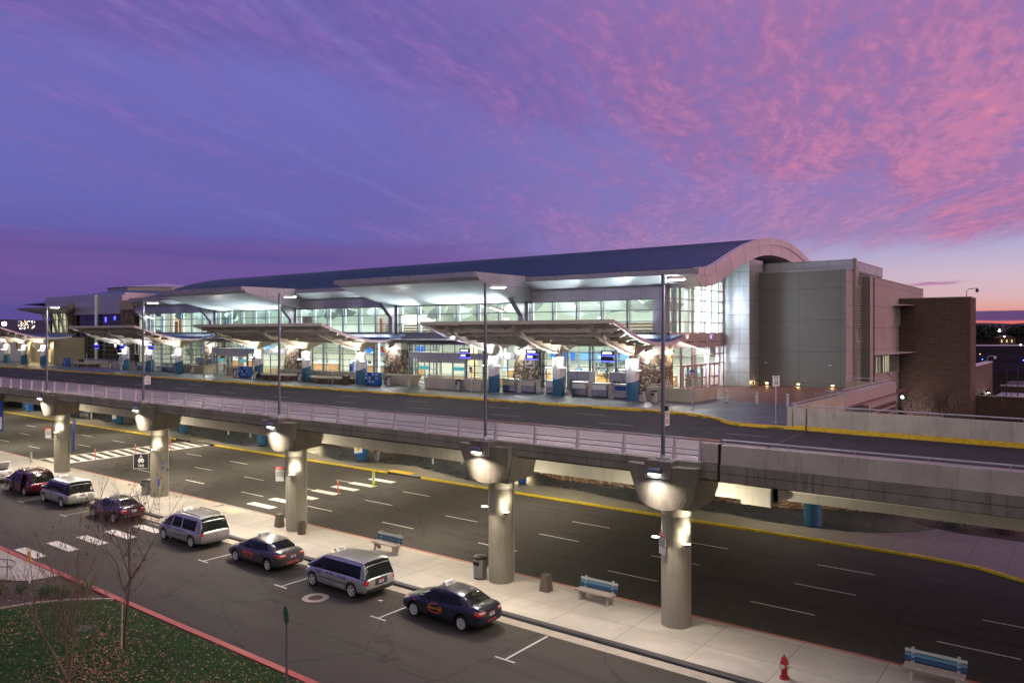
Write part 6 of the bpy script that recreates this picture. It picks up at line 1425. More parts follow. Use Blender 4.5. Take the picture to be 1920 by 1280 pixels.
# delineator posts on the crossings
for x, y, l in ((-77.7, 35.0, 'leaning red delineator post on the ladder crossing, nearest the island'), (-77.8, 39.0, 'red delineator post in the middle of the ladder crossing'), (-78.0, 42.8, 'red delineator post on the ladder crossing behind the fourth pier'), (-46.4, 38.9, 'leaning red delineator post with white bands on the striped crossing')):
    c = thing('delineator_post', l, 'delineator post', (x, y, 0), group='red flexible delineator posts'); ln = -.12
    b = MB(); b.tube([(0, 0, .03), (ln, 0, 1.15)], .045, 8); b.build('post', 'orange_red', c); b = MB(); b.lathe([(.14, 0), (.12, .04)], n=12); b.build('foot', 'black', c)
    b = MB(); b.tube([(ln*.82, 0, .94), (ln*.88, 0, 1.0)], .048, 8); b.tube([(ln*.93, 0, 1.05), (ln*.96, 0, 1.09)], .048, 8); b.build('white_band', 'white', c)
c = thing('pedestrian_sign', 'lime green pedestrian crossing sign standing in the road', 'crossing sign', (-46.7, 42.75, 0)); b = MB(); b.box(-.16, .16, -.02, .02, .2, 1.15); s = b.build('paddle', 'lime', c, bevel=.01); b = MB(); b.box(-.05, .05, -.03, .03, .03, .2); b.lathe([(.2, 0), (.15, .04)], n=12); b.build('stem', 'lime', c)
b = MB(); b.box(-.09, .09, -.026, -.02, .35, 1.0); b.build('white_face', 'white', s); b = MB(); b.prism([(-.07, .97), (.07, .97), (0, .83)], -.032, -.027, 'y'); b.build('yield_mark', 'sign_red', s); walker(s, 0, .58, .22, -.033)
# posts near the camera
c = thing('parking_sign', 'grey post with a blue edge on plate, on the island left of a silver minivan', 'sign post', (-50.9, 27.15, .13)); b = MB(); b.tube([(0, 0, 0), (0, 0, 2.3)], .03, 8); b.lathe([(.12, 0), (.12, .03)], n=12); b.build('post', 'galv', c); b = MB(); b.hexa([(-.02, -.03, 1.85), (.1, -.2, 1.85), (.13, -.18, 1.85), (.01, .0, 1.85)], [(-.02, -.03, 2.35), (.1, -.2, 2.35), (.13, -.18, 2.35), (.01, .0, 2.35)]); b.build('plate', 'sign_blue', c, bevel=.01)
c = thing('round_sign', 'round sign on a dark post seen almost edge on near the bottom edge', 'sign post', (-21.95, 16.15, 0)); b = MB(); b.tube([(0, 0, 0), (0, 0, 3.0)], .035, 8); b.build('post', 'pole_grey', c); b = MB(); n = 24; R_n = Vector((-.93, .36, 0)); vs = []
for s in (0, .02):
    for k in range(n): a = 2*PI*k/n; vs.append((R_n.x*.30*math.cos(a)+.03-s*.36, R_n.y*.30*math.cos(a)-s*.93-.03, 2.85+.30*math.sin(a)))
b.add(vs, [tuple(range(n)), tuple(range(n, 2*n))]+[(k, (k+1) % n, n+(k+1) % n, n+k) for k in range(n)]); b.build('disc', 'green_sign', c)
c = thing('marker_post', 'yellow capped white marker post by the mulch bed', 'marker post', (-41.95, 15.75, .08)); b = MB(); b.tube([(0, 0, 0), (0, 0, 1.05)], .045, 8); b.build('post', 'white', c); b = MB(); b.box(-.08, .08, -.05, .05, 1.0, 1.5); b.tube([(0, 0, 1.5), (0, 0, 1.56)], .06, 8); b.build('marker_head', 'sign_yellow', c, bevel=.03)
c = thing('handrail', 'dark steel handrail on a low ramp wall at the left edge', 'handrail', (-43.2, 15.3, .1), world=True)
b = MB(); b.tube([(-47.5, 13.0, 1.2), (-43.3, 15.45, 1.05), (-43.15, 15.6, .9), (-43.3, 15.45, .68), (-47.5, 13.0, .75)], .025, 6); b.build('rail', 'pole_grey', c)
for i in range(4): b = MB(); x = -43.5-i*1.15; y = 15.33-i*.67; b.tube([(x, y, .1), (x, y, 1.05)], .022, 6); b.build('post', 'pole_grey', c)
b = MB(); b.hexa([(-47.5, 12.7, .1), (-43.0, 15.3, .1), (-43.2, 15.6, .1), (-47.7, 13.0, .1)], [(-47.5, 12.7, .5), (-43.0, 15.3, .15), (-43.2, 15.6, .15), (-47.7, 13.0, .5)]); b.build('kerb_wall', 'gutter', c)
c = thing('paper_scrap', 'white paper scrap on the taxi lane behind the grey minivan', 'litter', (-26.6, 24.6, .003)); MB().add([(0, 0, 0), (.22, .05, .01), (.2, .16, .02), (-.02, .1, .004)], [(0, 1, 2, 3)]).build('scrap', 'white', c, norm=False)

# ================================================================== TAXIS
def carbody(p):
    """lofted body, +x is forward; returns the evaluated smooth mesh as (object)"""
    L, Wd = p['L'], p['W']/2
    rows = []
    for x, zb, zt, w, wt in p['stations']:
        w *= Wd; wt *= Wd; zm = zb+(zt-zb)*.45
        half = [(0, zb), (w*.80, zb), (w*.95, zb+.05), (w, zb+(zt-zb)*.22), (w*1.0, zm+.06), (w*.985, zt-.16), (wt*1.0, zt-.03), (wt*.86, zt+.012), (0, zt+p.get('crown', .04))]
        rows.append([(x, -y, z) for y, z in half[::-1]]+[(x, y, z) for y, z in half[1:]])
    b = MB(); n = len(rows[0])
    b.grid(rows, True); b.sm = [True]*len(b.f)
    vs = b.v
    b.add(rows[0], [tuple(range(n))], True); b.add(rows[-1], [tuple(range(n))[::-1]], True)
    me = bpy.data.meshes.new('tmp'); me.from_pydata(b.v, [], b.f); bm = bmesh.new(); bm.from_mesh(me)
    bmesh.ops.remove_doubles(bm, verts=bm.verts, dist=1e-5); bmesh.ops.recalc_face_normals(bm, faces=bm.faces); bm.to_mesh(me); bm.free()
    for q in me.polygons: q.use_smooth = True
    o = bpy.data.objects.new('tmp', me); COL.objects.link(o)
    s = o.modifiers.new('s', 'SUBSURF'); s.levels = 2; s.render_levels = 2
    c = MB()
    for wx in p['wheels']:
        for sy in (-1, 1): c.lathe([(p['R']+.065, sy*(Wd-.26)), (p['R']+.065, sy*(Wd+.2))], wx, p['R']+.01, 28, axis='y', smooth=False)
    cm = c.build('cut', 'rubber'); mo = o.modifiers.new('b', 'BOOLEAN'); mo.operation = 'DIFFERENCE'; mo.object = cm; mo.solver = 'EXACT'
    bpy.context.view_layer.update(); dg = bpy.context.evaluated_depsgraph_get()
    out = bpy.data.meshes.new_from_object(o.evaluated_get(dg)); out.materials.clear(); out.materials.append(MATS[p['paint']])
    for q in out.polygons: q.material_index = 0
    mo.show_viewport = False; bpy.context.view_layer.update(); dg = bpy.context.evaluated_depsgraph_get()
    bv = BVHTree.FromObject(o, dg)
    bpy.data.objects.remove(o); bpy.data.objects.remove(cm)
    return out, bv
def rayproj(bv, pts, d, off=.006):
    """drop points onto the body along d; returns None where they miss"""
    d = Vector(d); out = []
    for q in pts:
        h = bv.ray_cast(Vector(q)-d*3, d)
        out.append(None if h[0] is None else h[0]-d*off)
    return out
def patch(bv, quad, d, nm, m, par, n=8, k=6, off=.008):
    A_, B_, C_, D_ = [Vector(q) for q in quad]; P = []
    for j in range(k+1):
        v = j/k; P += [(A_.lerp(B_, i/n)).lerp(D_.lerp(C_, i/n), v) for i in range(n+1)]
    R = rayproj(bv, P, d, off); fs = []
    for j in range(k):
        for i in range(n):
            f = (j*(n+1)+i, j*(n+1)+i+1, (j+1)*(n+1)+i+1, (j+1)*(n+1)+i)
            if all(R[q] is not None for q in f): fs.append(f)
    R = [q if q is not None else Vector((0, 0, .5)) for q in R]
    b = MB(); b.add(R, fs, True); 
    return b.build(nm, m, par, norm=False) if fs else None
def projtext(bv, body, size, m, par, c, right, up, d, bold=True, sx=1., nm='lettering'):
    vs, fs = text_geo(body, size, bold); R, U, C0 = Vector(right), Vector(up), Vector(c)
    P = rayproj(bv, [C0+R*v.x*sx+U*v.y for v in vs], d, .012); ok = [f for f in fs if all(P[i] is not None for i in f)]
    P = [q if q is not None else Vector((0, 0, .5)) for q in P]
    b = MB(); b.add(P, ok); return b.build(nm, m, par, norm=False)
def taxi(label, x, p, decals, y=25.02):
    t = thing('taxi', label, 'taxi', (x, y, 0), PI, 'taxis queued along the island kerb')
    me, bv = carbody(p); o = bpy.data.objects.new('body', me); COL.objects.link(o); o.parent = t; bodyo = o
    L, Wd = p['L'], p['W']/2
    # greenhouse
    st = p['cabin']      # (x, z, halfwidth at roof) ; ends lie on the belt
    zb, wb = p['belt'], p['bw']*Wd
    def ztop(xx):
        for (a, za, wa), (c, zc, wc) in zip(st[:-1], st[1:]):
            if a <= xx <= c: u = (xx-a)/(c-a); return za+(zc-za)*u, wa+(wc-wa)*u
        return st[-1][1], st[-1][2]
    rows = []
    for xx, zz, wr in st:
        wr *= Wd; k = min(1, max(0, (zz-zb)/(p['H']-zb))); wl = wb-.03*(1-k)
        rows.append([(xx, -wl, zb-.08), (xx, -(wl*(.35)+wr*.65)-.0, zb+(zz-zb)*.72), (xx, -wr, zz-.05*k), (xx, -wr*.72, zz-.008), (xx, 0, zz+.012*k), (xx, wr*.72, zz-.008), (xx, wr, zz-.05*k), (xx, wl*.35+wr*.65, zb+(zz-zb)*.72), (xx, wl, zb-.08)])
    b = MB(); b.grid(rows, True); b.add(rows[0], [tuple(range(9))]); b.add(rows[-1], [tuple(range(9))[::-1]])
    gh = b.build('window_glass', 'car_glass', t)
    bvh = BVHTree.FromPolygons([Vector(v) for v in b.v], b.f)
    def onroof(P, d, off): return rayproj(bvh, P, d, off)
    # painted roof and pillars, as shells lying on the glass
    xa, xb_ = p['roof']  # rear and front end of the roof panel
    N, K = 14, 10; P = []
    for i in range(N+1):
        xx = xa+(xb_-xa)*i/N; zz, wr = ztop(xx); wr = wr*Wd
        for j in range(K+1):
            u = -1+2*j/K; yy = u*(wr+.012); P.append(Vector((xx, yy, zz+.022-.055*abs(u)**5)))
    lo = [q-Vector((0, 0, .05)) for q in P]; W1 = K+1
    b = MB(); b.add(P, [(i*W1+j, i*W1+j+1, (i+1)*W1+j+1, (i+1)*W1+j) for i in range(N) for j in range(K)], True)
    rim_ = [j for j in range(W1)]+[i*W1+K for i in range(1, N+1)]+[N*W1+j for j in range(K-1, -1, -1)]+[i*W1 for i in range(N-1, 0, -1)]
    b.add([P[i] for i in rim_]+[lo[i] for i in rim_], [(k_, (k_+1) % len(rim_), len(rim_)+(k_+1) % len(rim_), len(rim_)+k_) for k_ in range(len(rim_))])
    roof_ = b.build('roof', p['paint'], t)
    for nm, lst, mt, of in (('pillar', p['pillars'], p['paint'], .014), ('window_divider', p.get('trim', ()), 'rubber', .010)):
        for q4 in lst:
            for s in (-1, 1): patch(bvh, [(a_, s*3, z_) for a_, z_ in q4], (0, -s, 0), nm, mt, t, n=10, k=8, off=of)
    # wheels
    for wx in p['wheels']:
        for s in (-1, 1):
            R = p['R']; wh = MB(); y1 = s*(Wd-.035); y0 = s*(Wd-.24)
            wh.lathe([(R*.62, y0), (R*.97, y0+s*.01), (R, y0+s*.05), (R, y1-s*.05), (R*.96, y1-s*.01), (R*.68, y1), (R*.64, y1-s*.05), (.03, y1-s*.06)], wx, R, 32, axis='y'); w = wh.build('wheel', 'rubber', t)
            rm = MB(); rm.lathe([(R*.72, y1+s*.002), (R*.66, y1+s*.008), (R*.60, y1-s*.03)], wx, R, 32, axis='y', caps=False)
            ns = p.get('spokes', 7)
            for k_ in range(ns):
                a = 2*PI*k_/ns; ca, sa = math.cos(a), math.sin(a); hw0, hw1 = .05, .045
                def Q(r, h): return (wx+ca*r-sa*h, y1-s*.008, R+sa*r+ca*h)
                rm.add([Q(.03, -hw0), Q(R*.63, -hw1), Q(R*.63, hw1), Q(.03, hw0)], [(0, 1, 2, 3)])
            rm.lathe([(.0, y1), (.07, y1-s*.004)], wx, R, 14, axis='y', caps=False); rm.build('rim', 'rim', w, norm=False)
            dk_ = MB(); dk_.lathe([(.0, y1-s*.045), (R*.62, y1-s*.045)], wx, R, 20, axis='y', caps=False, smooth=False); dk_.build('brake', 'rubber', w, norm=False)
    # lights
    z0, z1, y0, y1, dxs = p['tail']
    for s in (-1, 1):
        a = patch(bv, [(-3, s*y0, z0+p.get('tilt', 0)), (-3, s*y1, z0), (-3, s*y1, z1), (-3, s*y0, z1-p.get('tilt2', 0))], (1, 0, 0), 'tail_light', 'tail_red', t)
        patch(bv, [(-L/2+dxs, s*3, z0+.03), (-L/2+.02, s*3, z0), (-L/2+.02, s*3, z1), (-L/2+dxs, s*3, z1)], (0, -s, 0), 'tail_light_wrap', 'tail_red', a or t)
        zc = z0+(z1-z0)*p.get('clearz', .55); yc = y0+(y1-y0)*.12
        patch(bv, [(-3, s*yc, zc-.035), (-3, s*(y0+(y1-y0)*.75), zc-.035), (-3, s*(y0+(y1-y0)*.75), zc+.035), (-3, s*yc, zc+.035)], (1, 0, 0), 'reversing_lamp', 'tail_clear', a or t, off=.012)
        patch(bv, [(3, s*.42*Wd, .62), (3, s*.84*Wd, .68), (3, s*.84*Wd, .80), (3, s*.45*Wd, .74)], (-1, 0, 0), 'headlight', 'tail_clear', t)
        m_ = MB(); mx = p['mirror']; m_.hexa([(mx-.07, s*(wb+.02), zb+.02), (mx+.1, s*(wb+.02), zb+.02), (mx+.06, s*(wb+.24), zb+.04), (mx-.07, s*(wb+.24), zb+.04)], [(mx-.07, s*(wb+.05), zb+.15), (mx+.06, s*(wb+.05), zb+.15), (mx+.03, s*(wb+.22), zb+.17), (mx-.07, s*(wb+.22), zb+.17)]); m_.build('wing_mirror', p.get('mirrorm', p['paint']), t, bevel=.02)
    # plate and its recess
    zp = p['plate']
    if p.get('recess'): r = p['recess']; patch(bv, [(-3, -.38, zp-.16), (-3, .38, zp-.16), (-3, .38, zp+.16), (-3, -.38, zp+.16)], (1, 0, 0), 'plate_recess', r, t, off=.005)
    pl_ = patch(bv, [(-3, -.155, zp-.075), (-3, .155, zp-.075), (-3, .155, zp+.075), (-3, -.155, zp+.075)], (1, 0, 0), 'licence_plate', 'plate', t, off=.016)
    patch(bv, [(-3, -.155, zp+.035), (-3, .155, zp+.035), (-3, .155, zp+.075), (-3, -.155, zp+.075)], (1, 0, 0), 'plate_band', 'sign_red', pl_, off=.02)
    patch(bv, [(-3, -.11, zp-.04), (-3, .11, zp-.04), (-3, .11, zp+.01), (-3, -.11, zp+.01)], (1, 0, 0), 'plate_number', 'sign_blue', pl_, off=.02, n=3, k=1)
    # seams, handles and lower bumper
    for xx in p['seams']:
        for s in (-1, 1): patch(bv, [(xx-.006, s*3, .32), (xx+.006, s*3, .32), (xx+.006, s*3, zb-.02), (xx-.006, s*3, zb-.02)], (0, -s, 0), 'door_seam', 'rubber', bodyo, n=1, k=10, off=.003)
    for xx in p['handles']:
        for s in (-1, 1):
            h = patch(bv, [(xx-.1, s*3, zb-.17), (xx+.1, s*3, zb-.17), (xx+.1, s*3, zb-.12), (xx-.1, s*3, zb-.12)], (0, -s, 0), 'door_handle', p.get('handlem', 'rubber'), t, off=.022)
    if p.get('bumper'): patch(bv, [(-3, -Wd*.97, .30), (-3, Wd*.97, .30), (-3, Wd*.97, p['bumper']), (-3, -Wd*.97, p['bumper'])], (1, 0, 0), 'rear_bumper', p['bumperm'], t, n=20, off=.012)
    if p.get('strip'):
        for s in (-1, 1): patch(bv, [(p['strip'][0], s*3, .58), (p['strip'][1], s*3, .60), (p['strip'][1], s*3, .635), (p['strip'][0], s*3, .62)], (0, -s, 0), 'rub_strip', p['strip'][2], t, n=14, k=1, off=.014)
    patch(bv, [(-3, -Wd*.8, p['lidz']-.006), (-3, Wd*.8, p['lidz']-.006), (-3, Wd*.8, p['lidz']+.006), (-3, -Wd*.8, p['lidz']+.006)], (1, 0, 0), 'lid_seam', 'rubber', bodyo, n=16, k=1, off=.004)
    patch(bv, [(-3, -.05, p['lidz']+.06), (-3, .05, p['lidz']+.06), (-3, .05, p['lidz']+.12), (-3, -.05, p['lidz']+.12)], (1, 0, 0), 'badge', 'chrome', t, n=2, k=2, off=.014)
    patch(bv, [(-3, -Wd*.9, .27), (-3, Wd*.9, .27), (-3, Wd*.9, .33), (-3, -Wd*.9, .33)], (1, 0, 0), 'valance', 'rubber', t, n=18, k=1, off=.01)
    for s in (-1, 1): patch(bv, [(p['wheels'][0]+.5, s*3, .2), (p['wheels'][1]-.5, s*3, .2), (p['wheels'][1]-.5, s*3, .27), (p['wheels'][0]+.5, s*3, .27)], (0, -s, 0), 'sill', 'rubber', t, n=12, k=1, off=.008)
    for s in (-1, 1): patch(bv, [(-L/2+.9, s*3, zb-.035), (1.15, s*3, zb-.035), (1.15, s*3, zb-.02), (-L/2+.9, s*3, zb-.02)], (0, -s, 0), 'window_seal', 'rubber', t, n=14, k=1, off=.012)
    # roof sign
    sx = p['sign']; zs = ztop(sx)[0]+.03
    b = MB(); b.prism([(-.13, 0), (.13, 0), (.06, .16), (-.06, .16)], -.3, .3, 'y'); b.v = [(v[0]+sx, v[1], v[2]+zs) for v in b.v]; sg = b.build('roof_sign', 'white', t, bevel=.015)
    for s, nm in ((-1, 'lettering'), (1, 'lettering')): text(nm, 'TAXI', .14, 'ink', sg, (sx+s*.103, 0, zs+.075), right=(0, s, 0), up=(-s*.4, 0, .92), bold=True)
    if p.get('rails'):
        for s in (-1, 1):
            b = MB(); wr = ztop(-.5)[1]*Wd-.08; zz = ztop(-.5)[0]
            pts = [(p['rails'][0], s*wr, ztop(p['rails'][0])[0]+.01), (p['rails'][0]+.15, s*wr, ztop(p['rails'][0])[0]+.075)]+[(p['rails'][0]+.15+(p['rails'][1]-p['rails'][0]-.3)*i/6, s*wr, ztop(p['rails'][0]+.15+(p['rails'][1]-p['rails'][0]-.3)*i/6)[0]+.075) for i in range(1, 7)]+[(p['rails'][1], s*wr, ztop(p['rails'][1])[0]+.01)]
            b.tube(pts, .022, 6); b.build('roof_rail', 'rubber', t)
    b = MB(); b.tube([(p['roof'][0]+.15, 0, ztop(p['roof'][0]+.15)[0]+.02), (p['roof'][0]-.1, 0, ztop(p['roof'][0]+.15)[0]+.25)], .008, 5); b.build('aerial', 'rubber', t)
    for d_ in decals:
        kd = d_[0]
        if kd == 'side': _, xx, z, s_, body, m = d_; [projtext(bv, body, s_, m, t, (xx, 3*s, z), (-s, 0, 0), (0, 0, 1), (0, -s, 0)) for s in (-1, 1)]
        elif kd == 'rear': _, yy, z, s_, body, m = d_; projtext(bv, body, s_, m, t, (-3, yy, z), (0, -1, 0), (0, 0, 1), (1, 0, 0))
        elif kd == 'ring':
            for s in (-1, 1):
                _, xx, z, rx, rz_ = d_; n = 28; P = []
                for k_ in range(n):
                    a = 2*PI*k_/n; P += [(xx+rx*math.cos(a), 3*s, z+rz_*math.sin(a)), (xx+(rx-.035)*math.cos(a), 3*s, z+(rz_-.03)*math.sin(a))]
                R = rayproj(bv, P, (0, -s, 0), .011); R = [q if q is not None else Vector((xx, s*.5, z)) for q in R]; b = MB(); b.add(R, [(2*k_, 2*((k_+1) % n), 2*((k_+1) % n)+1, 2*k_+1) for k_ in range(n)]); b.build('ring_logo', 'sign_ring', t, norm=False)
    return t, bv, ztop
mat('sign_ring', (.85, .16, .02), .5, emit=(.85, .16, .02), est=.0)
mat('magenta', (.75, .12, .55), .5); mat('pale_red', (.75, .12, .10), .5); mat('ink_blue', (.05, .09, .4), .5); mat('lime_letter', (.45, .55, .05), .5); mat('orange_letter', (.85, .28, .03), .5)
mat('paint_navy', (.02, .026, .045), .28, .4, coat=.6); mat('paint_silver', (.44, .46, .46), .30, .55, coat=.8); mat('paint_grey', (.085, .085, .09), .32, .5, coat=.6)
mat('paint_dark', (.035, .035, .042), .25, .6, coat=1.); mat('paint_maroon', (.10, .008, .018), .22, .5, coat=1.); mat('paint_white', (.6, .62, .62), .3, .1, coat=1.)
def sedan(L, paint, W=1.78, H=1.46):
    k = L/4.7; r = L/2
    return dict(L=L, W=W, H=H, paint=paint, R=.32, wheels=(-1.36*k, 1.42*k), belt=.96, bw=.90, crown=.03,
        stations=[(-r, .42, .86, .72, .62), (-r+.06, .32, .98, .84, .74), (-r+.22, .26, 1.06, .94, .80), (-r+.7, .2, 1.07, .99, .84), (-r+1.2, .19, 1.02, 1.0, .88), (-.3, .18, .97, 1.0, .90), (.7, .18, .97, 1.0, .90), (1.15, .19, .97, .99, .88), (r-.7, .2, .90, .97, .84), (r-.3, .22, .80, .92, .74), (r-.08, .28, .70, .80, .62), (r, .38, .62, .66, .5)],
        cabin=[(-1.95*k, .99, .66), (-1.55*k, 1.20, .66), (-1.15*k, 1.37, .67), (-.8*k, 1.43, .68), (-.2, 1.46, .69), (.3, 1.42, .68), (.6, 1.32, .68), (1.0, 1.10, .70), (1.28, .97, .74)],
        roof=(-1.2*k, .42), pillars=[[(1.3, .93), (1.10, .93), (.40, 1.38), (.60, 1.36)], [(-1.98*k, .93), (-1.40*k, .93), (-1.08*k, 1.32), (-1.30*k, 1.40)], [(-1.25*k, 1.33), (.45, 1.33), (.45, 1.44), (-1.25*k, 1.46)]],
        trim=[[(-.28, .95), (-.20, .95), (-.24, 1.39), (-.30, 1.39)]], tail=(.76, .92, .42, .82, .22), mirror=.85, plate=.74, seams=(.95, -.24, -1.12), handles=(-.05, -1.0), sign=.1, lidz=.62, clearz=.5)
def van(L, paint, H=1.75, W=1.95):
    k = L/5.1; r = L/2
    return dict(L=L, W=W, H=H, paint=paint, R=.34, wheels=(-1.43*k, 1.57*k), belt=1.03, bw=.93, crown=.02,
        stations=[(-r, .46, .92, .84, .74), (-r+.05, .34, 1.0, .92, .82), (-r+.16, .28, 1.03, .97, .88), (-r+.8, .22, 1.04, 1.0, .92), (-1, .2, 1.04, 1.0, .92), (.8, .2, 1.03, 1.0, .92), (1.3, .21, 1.03, .99, .90), (r-.75, .22, .99, .97, .86), (r-.35, .25, .88, .93, .78), (r-.1, .3, .74, .82, .66), (r, .4, .64, .68, .54)],
        cabin=[(-r+.07, 1.02, .80), (-r+.16, 1.35, .77), (-r+.30, H-.07, .74), (-r+.7, H-.02, .75), (-.6, H, .76), (.3, H-.02, .76), (.85, H-.12, .74), (1.3, 1.42, .74), (1.75, 1.14, .77), (1.95, 1.03, .79)],
        roof=(-r+.24, .82), pillars=[[(1.99, 1.0), (1.78, 1.0), (.70, H-.14), (.90, H-.09)], [(-r+.06, .98), (-r+.46, .98), (-r+.50, H-.08), (-r+.20, H-.04)], [(-r+.22, H-.21), (.84, H-.21), (.84, H-.03), (-r+.22, H-.03)]],
        trim=[], tail=(.78, 1.02, .74, .94, .16), mirror=1.35, plate=.80, seams=(1.2, .15, -.95), handles=(.32, -.0), sign=.55, lidz=.52, clearz=.25)
# 1. navy saloon at the head of the picture
p = sedan(4.64, 'paint_navy'); p.update(spokes=9, tail=(.74, .92, .38, .84, .28), tilt=.06, clearz=.72)
taxi('dark navy taxi with an orange ring logo on its doors, nearest to the camera', -22.45, p, [('ring', .12, .66, .40, .2), ('side', .1, .66, .15, 'Green Cab', 'orange_letter'), ('side', 1.35, .78, .08, 'CAB', 'pale_red'), ('rear', 0, .48, .12, 'Green Cab', 'pale_red')])
# 2. grey minivan, short
p = van(4.8, 'paint_silver', 1.74); p.update(wheels=(-1.36, 1.5), spokes=5, strip=(-1.0, 1.0, 'rubber'), bumper=.56, bumperm='steel_dark', recess='steel_dark', tail=(.74, 1.0, .76, .95, .2), mirrorm='rubber', clearz=.88, handles=(.36, .02))
p['trim'] = [[(.58, 1.02), (.68, 1.02), (.60, 1.6), (.50, 1.6)]]
taxi('silver minivan taxi with dark rear bumper and dark rub strip, between two saloons', -29.2, p, [('side', 1.0, .82, .12, 'NATIONAL\nCAB', 'ink_blue'), ('side', -.65, .84, .15, '371-3333', 'ink_blue'), ('rear', -.62, 1.02, .09, '371-33', 'ink_blue'), ('rear', .6, 1.0, .08, 'NAT', 'ink_blue')])
# 3. grey saloon with red lettering
p = sedan(4.82, 'paint_grey', 1.83); p.update(spokes=5, tail=(.78, .95, .40, .86, .42), tilt=.03, clearz=.7, plate=.80)
taxi('dark grey saloon taxi with red B.M cab lettering', -35.85, p, [('side', .3, .70, .27, 'B.M CAB', 'pale_red'), ('side', .25, .50, .15, '208-570-5551', 'pale_red'), ('rear', 0, .48, .2, 'B.M CAB', 'pale_red'), ('side', 1.4, .82, .08, 'CAB', 'pale_red')])
# 4. silver minivan with roof rails
p = van(5.13, 'paint_silver', 1.78); p.update(spokes=8, rails=(-1.9, .3), tail=(.70, 1.05, .78, .95, .14), clearz=.16, strip=(-1.0, 1.1, 'chrome'), recess='paint_silver', handlem='chrome')
p['pillars'] += [[(.70, .98), (.84, .98), (.60, 1.66), (.46, 1.66)], [(-.42, .98), (-.30, .98), (-.40, 1.68), (-.52, 1.68)], [(-2.45, .98), (-1.82, .98), (-1.95, 1.7), (-2.3, 1.72)]]
taxi('silver minivan taxi with black roof rails and upright red tail lights', -43.15, p, [('side', .95, .84, .13, 'NATIONAL\nCAB', 'ink_blue'), ('side', -.35, .84, .13, '208-371-3333', 'ink_blue')])
# 5. dark saloon with pink lettering
p = sedan(4.8, 'paint_dark', 1.82); p.update(spokes=8, tail=(.74, .96, .46, .84, .16), plate=.82, clearz=.75)
taxi('dark saloon taxi with pink lettering behind the bare tree', -52.55, p, [('side', .3, .74, .17, 'Boi Town Cab', 'magenta'), ('side', .3, .56, .14, '208-345-4040', 'magenta'), ('rear', 0, .50, .1, 'BOI TOWN CAB', 'magenta'), ('side', 1.5, .86, .08, 'CAB', 'magenta')])
# 6. tall silver van with wrap-round glass
p = van(5.1, 'paint_silver', 1.84); p.update(spokes=7, tail=(.98, 1.12, .45, .93, .22), tilt=.05, plate=.84, recess='white', clearz=.3, mirrorm='rubber')
p['pillars'] = p['pillars'][:1]+p['pillars'][2:]; p['trim'] = [[(.72, 1.02), (.80, 1.02), (.60, 1.7), (.52, 1.7)]]
taxi('tall silver minivan taxi with green and orange lettering and wrap round dark glass', -60.15, p, [('side', .75, .84, .2, 'VAN TAXI', 'lime_letter'), ('side', .7, .62, .15, '830-3333', 'orange_letter'), ('ring', 1.25, .95, .12, .1)])
# 7. dark red van with its sliding door open
p = van(5.1, 'paint_maroon', 1.76); p.update(spokes=9, rails=(-1.9, .4), tail=(.88, 1.1, .55, .94, .16), clearz=.4, plate=.80)
p['trim'] = [[(.62, 1.02), (.74, 1.02), (.60, 1.66), (.50, 1.66)]]; p['pillars'] += [[(-2.4, .98), (-1.6, .98), (-1.75, 1.68), (-2.2, 1.7)]]
tR, bvR, zR = taxi('dark red minivan taxi with open sliding doors and roof rails', -66.6, p, [('side', .9, .78, .1, 'TAXI', 'ink_blue')])
for s in (-1, 1):
    b = MB(); b.box(-1.35, -.25, s*1.09, s*1.14, .3, 1.02); b.hexa([(-1.35, s*1.09, 1.02), (-.25, s*1.09, 1.02), (-.25, s*1.13, 1.02), (-1.35, s*1.13, 1.02)], [(-1.3, s*.93, 1.68), (-.3, s*.93, 1.68), (-.3, s*.97, 1.68), (-1.3, s*.97, 1.68)]); d = b.build('sliding_door', 'paint_maroon', tR, bevel=.02)
    b = MB(); b.hexa([(-1.22, s*1.112, 1.08), (-.36, s*1.112, 1.08), (-.36, s*1.136, 1.08), (-1.22, s*1.136, 1.08)], [(-1.2, s*.985, 1.6), (-.38, s*.985, 1.6), (-.38, s*1.0, 1.6), (-1.2, s*1.0, 1.6)]); b.build('door_window', 'car_glass', d)
    b = MB(); b.box(-.2, .72, s*.9, s*.985, .34, 1.02); b.build('door_opening', 'rubber', tR)
# 8. pale saloon at the left edge with its boot open
p = sedan(4.7, 'paint_white'); p.update(plate=.6)
tW, bvW, zW = taxi('white saloon taxi with its boot lid up, cut by the left edge', -74.3, p, [])
b = MB(); b.hexa([(-1.75, -.62, 1.05), (-1.75, .62, 1.05), (-1.68, .62, 1.05), (-1.68, -.62, 1.05)], [(-2.15, -.6, 1.72), (-2.15, .6, 1.72), (-2.07, .6, 1.75), (-2.07, -.6, 1.75)]); b.build('boot_lid', 'paint_white', tW, bevel=.02)
b = MB(); b.box(-2.2, -1.75, -.6, .6, 1.06, 1.11); b.build('boot_opening', 'rubber', tW)
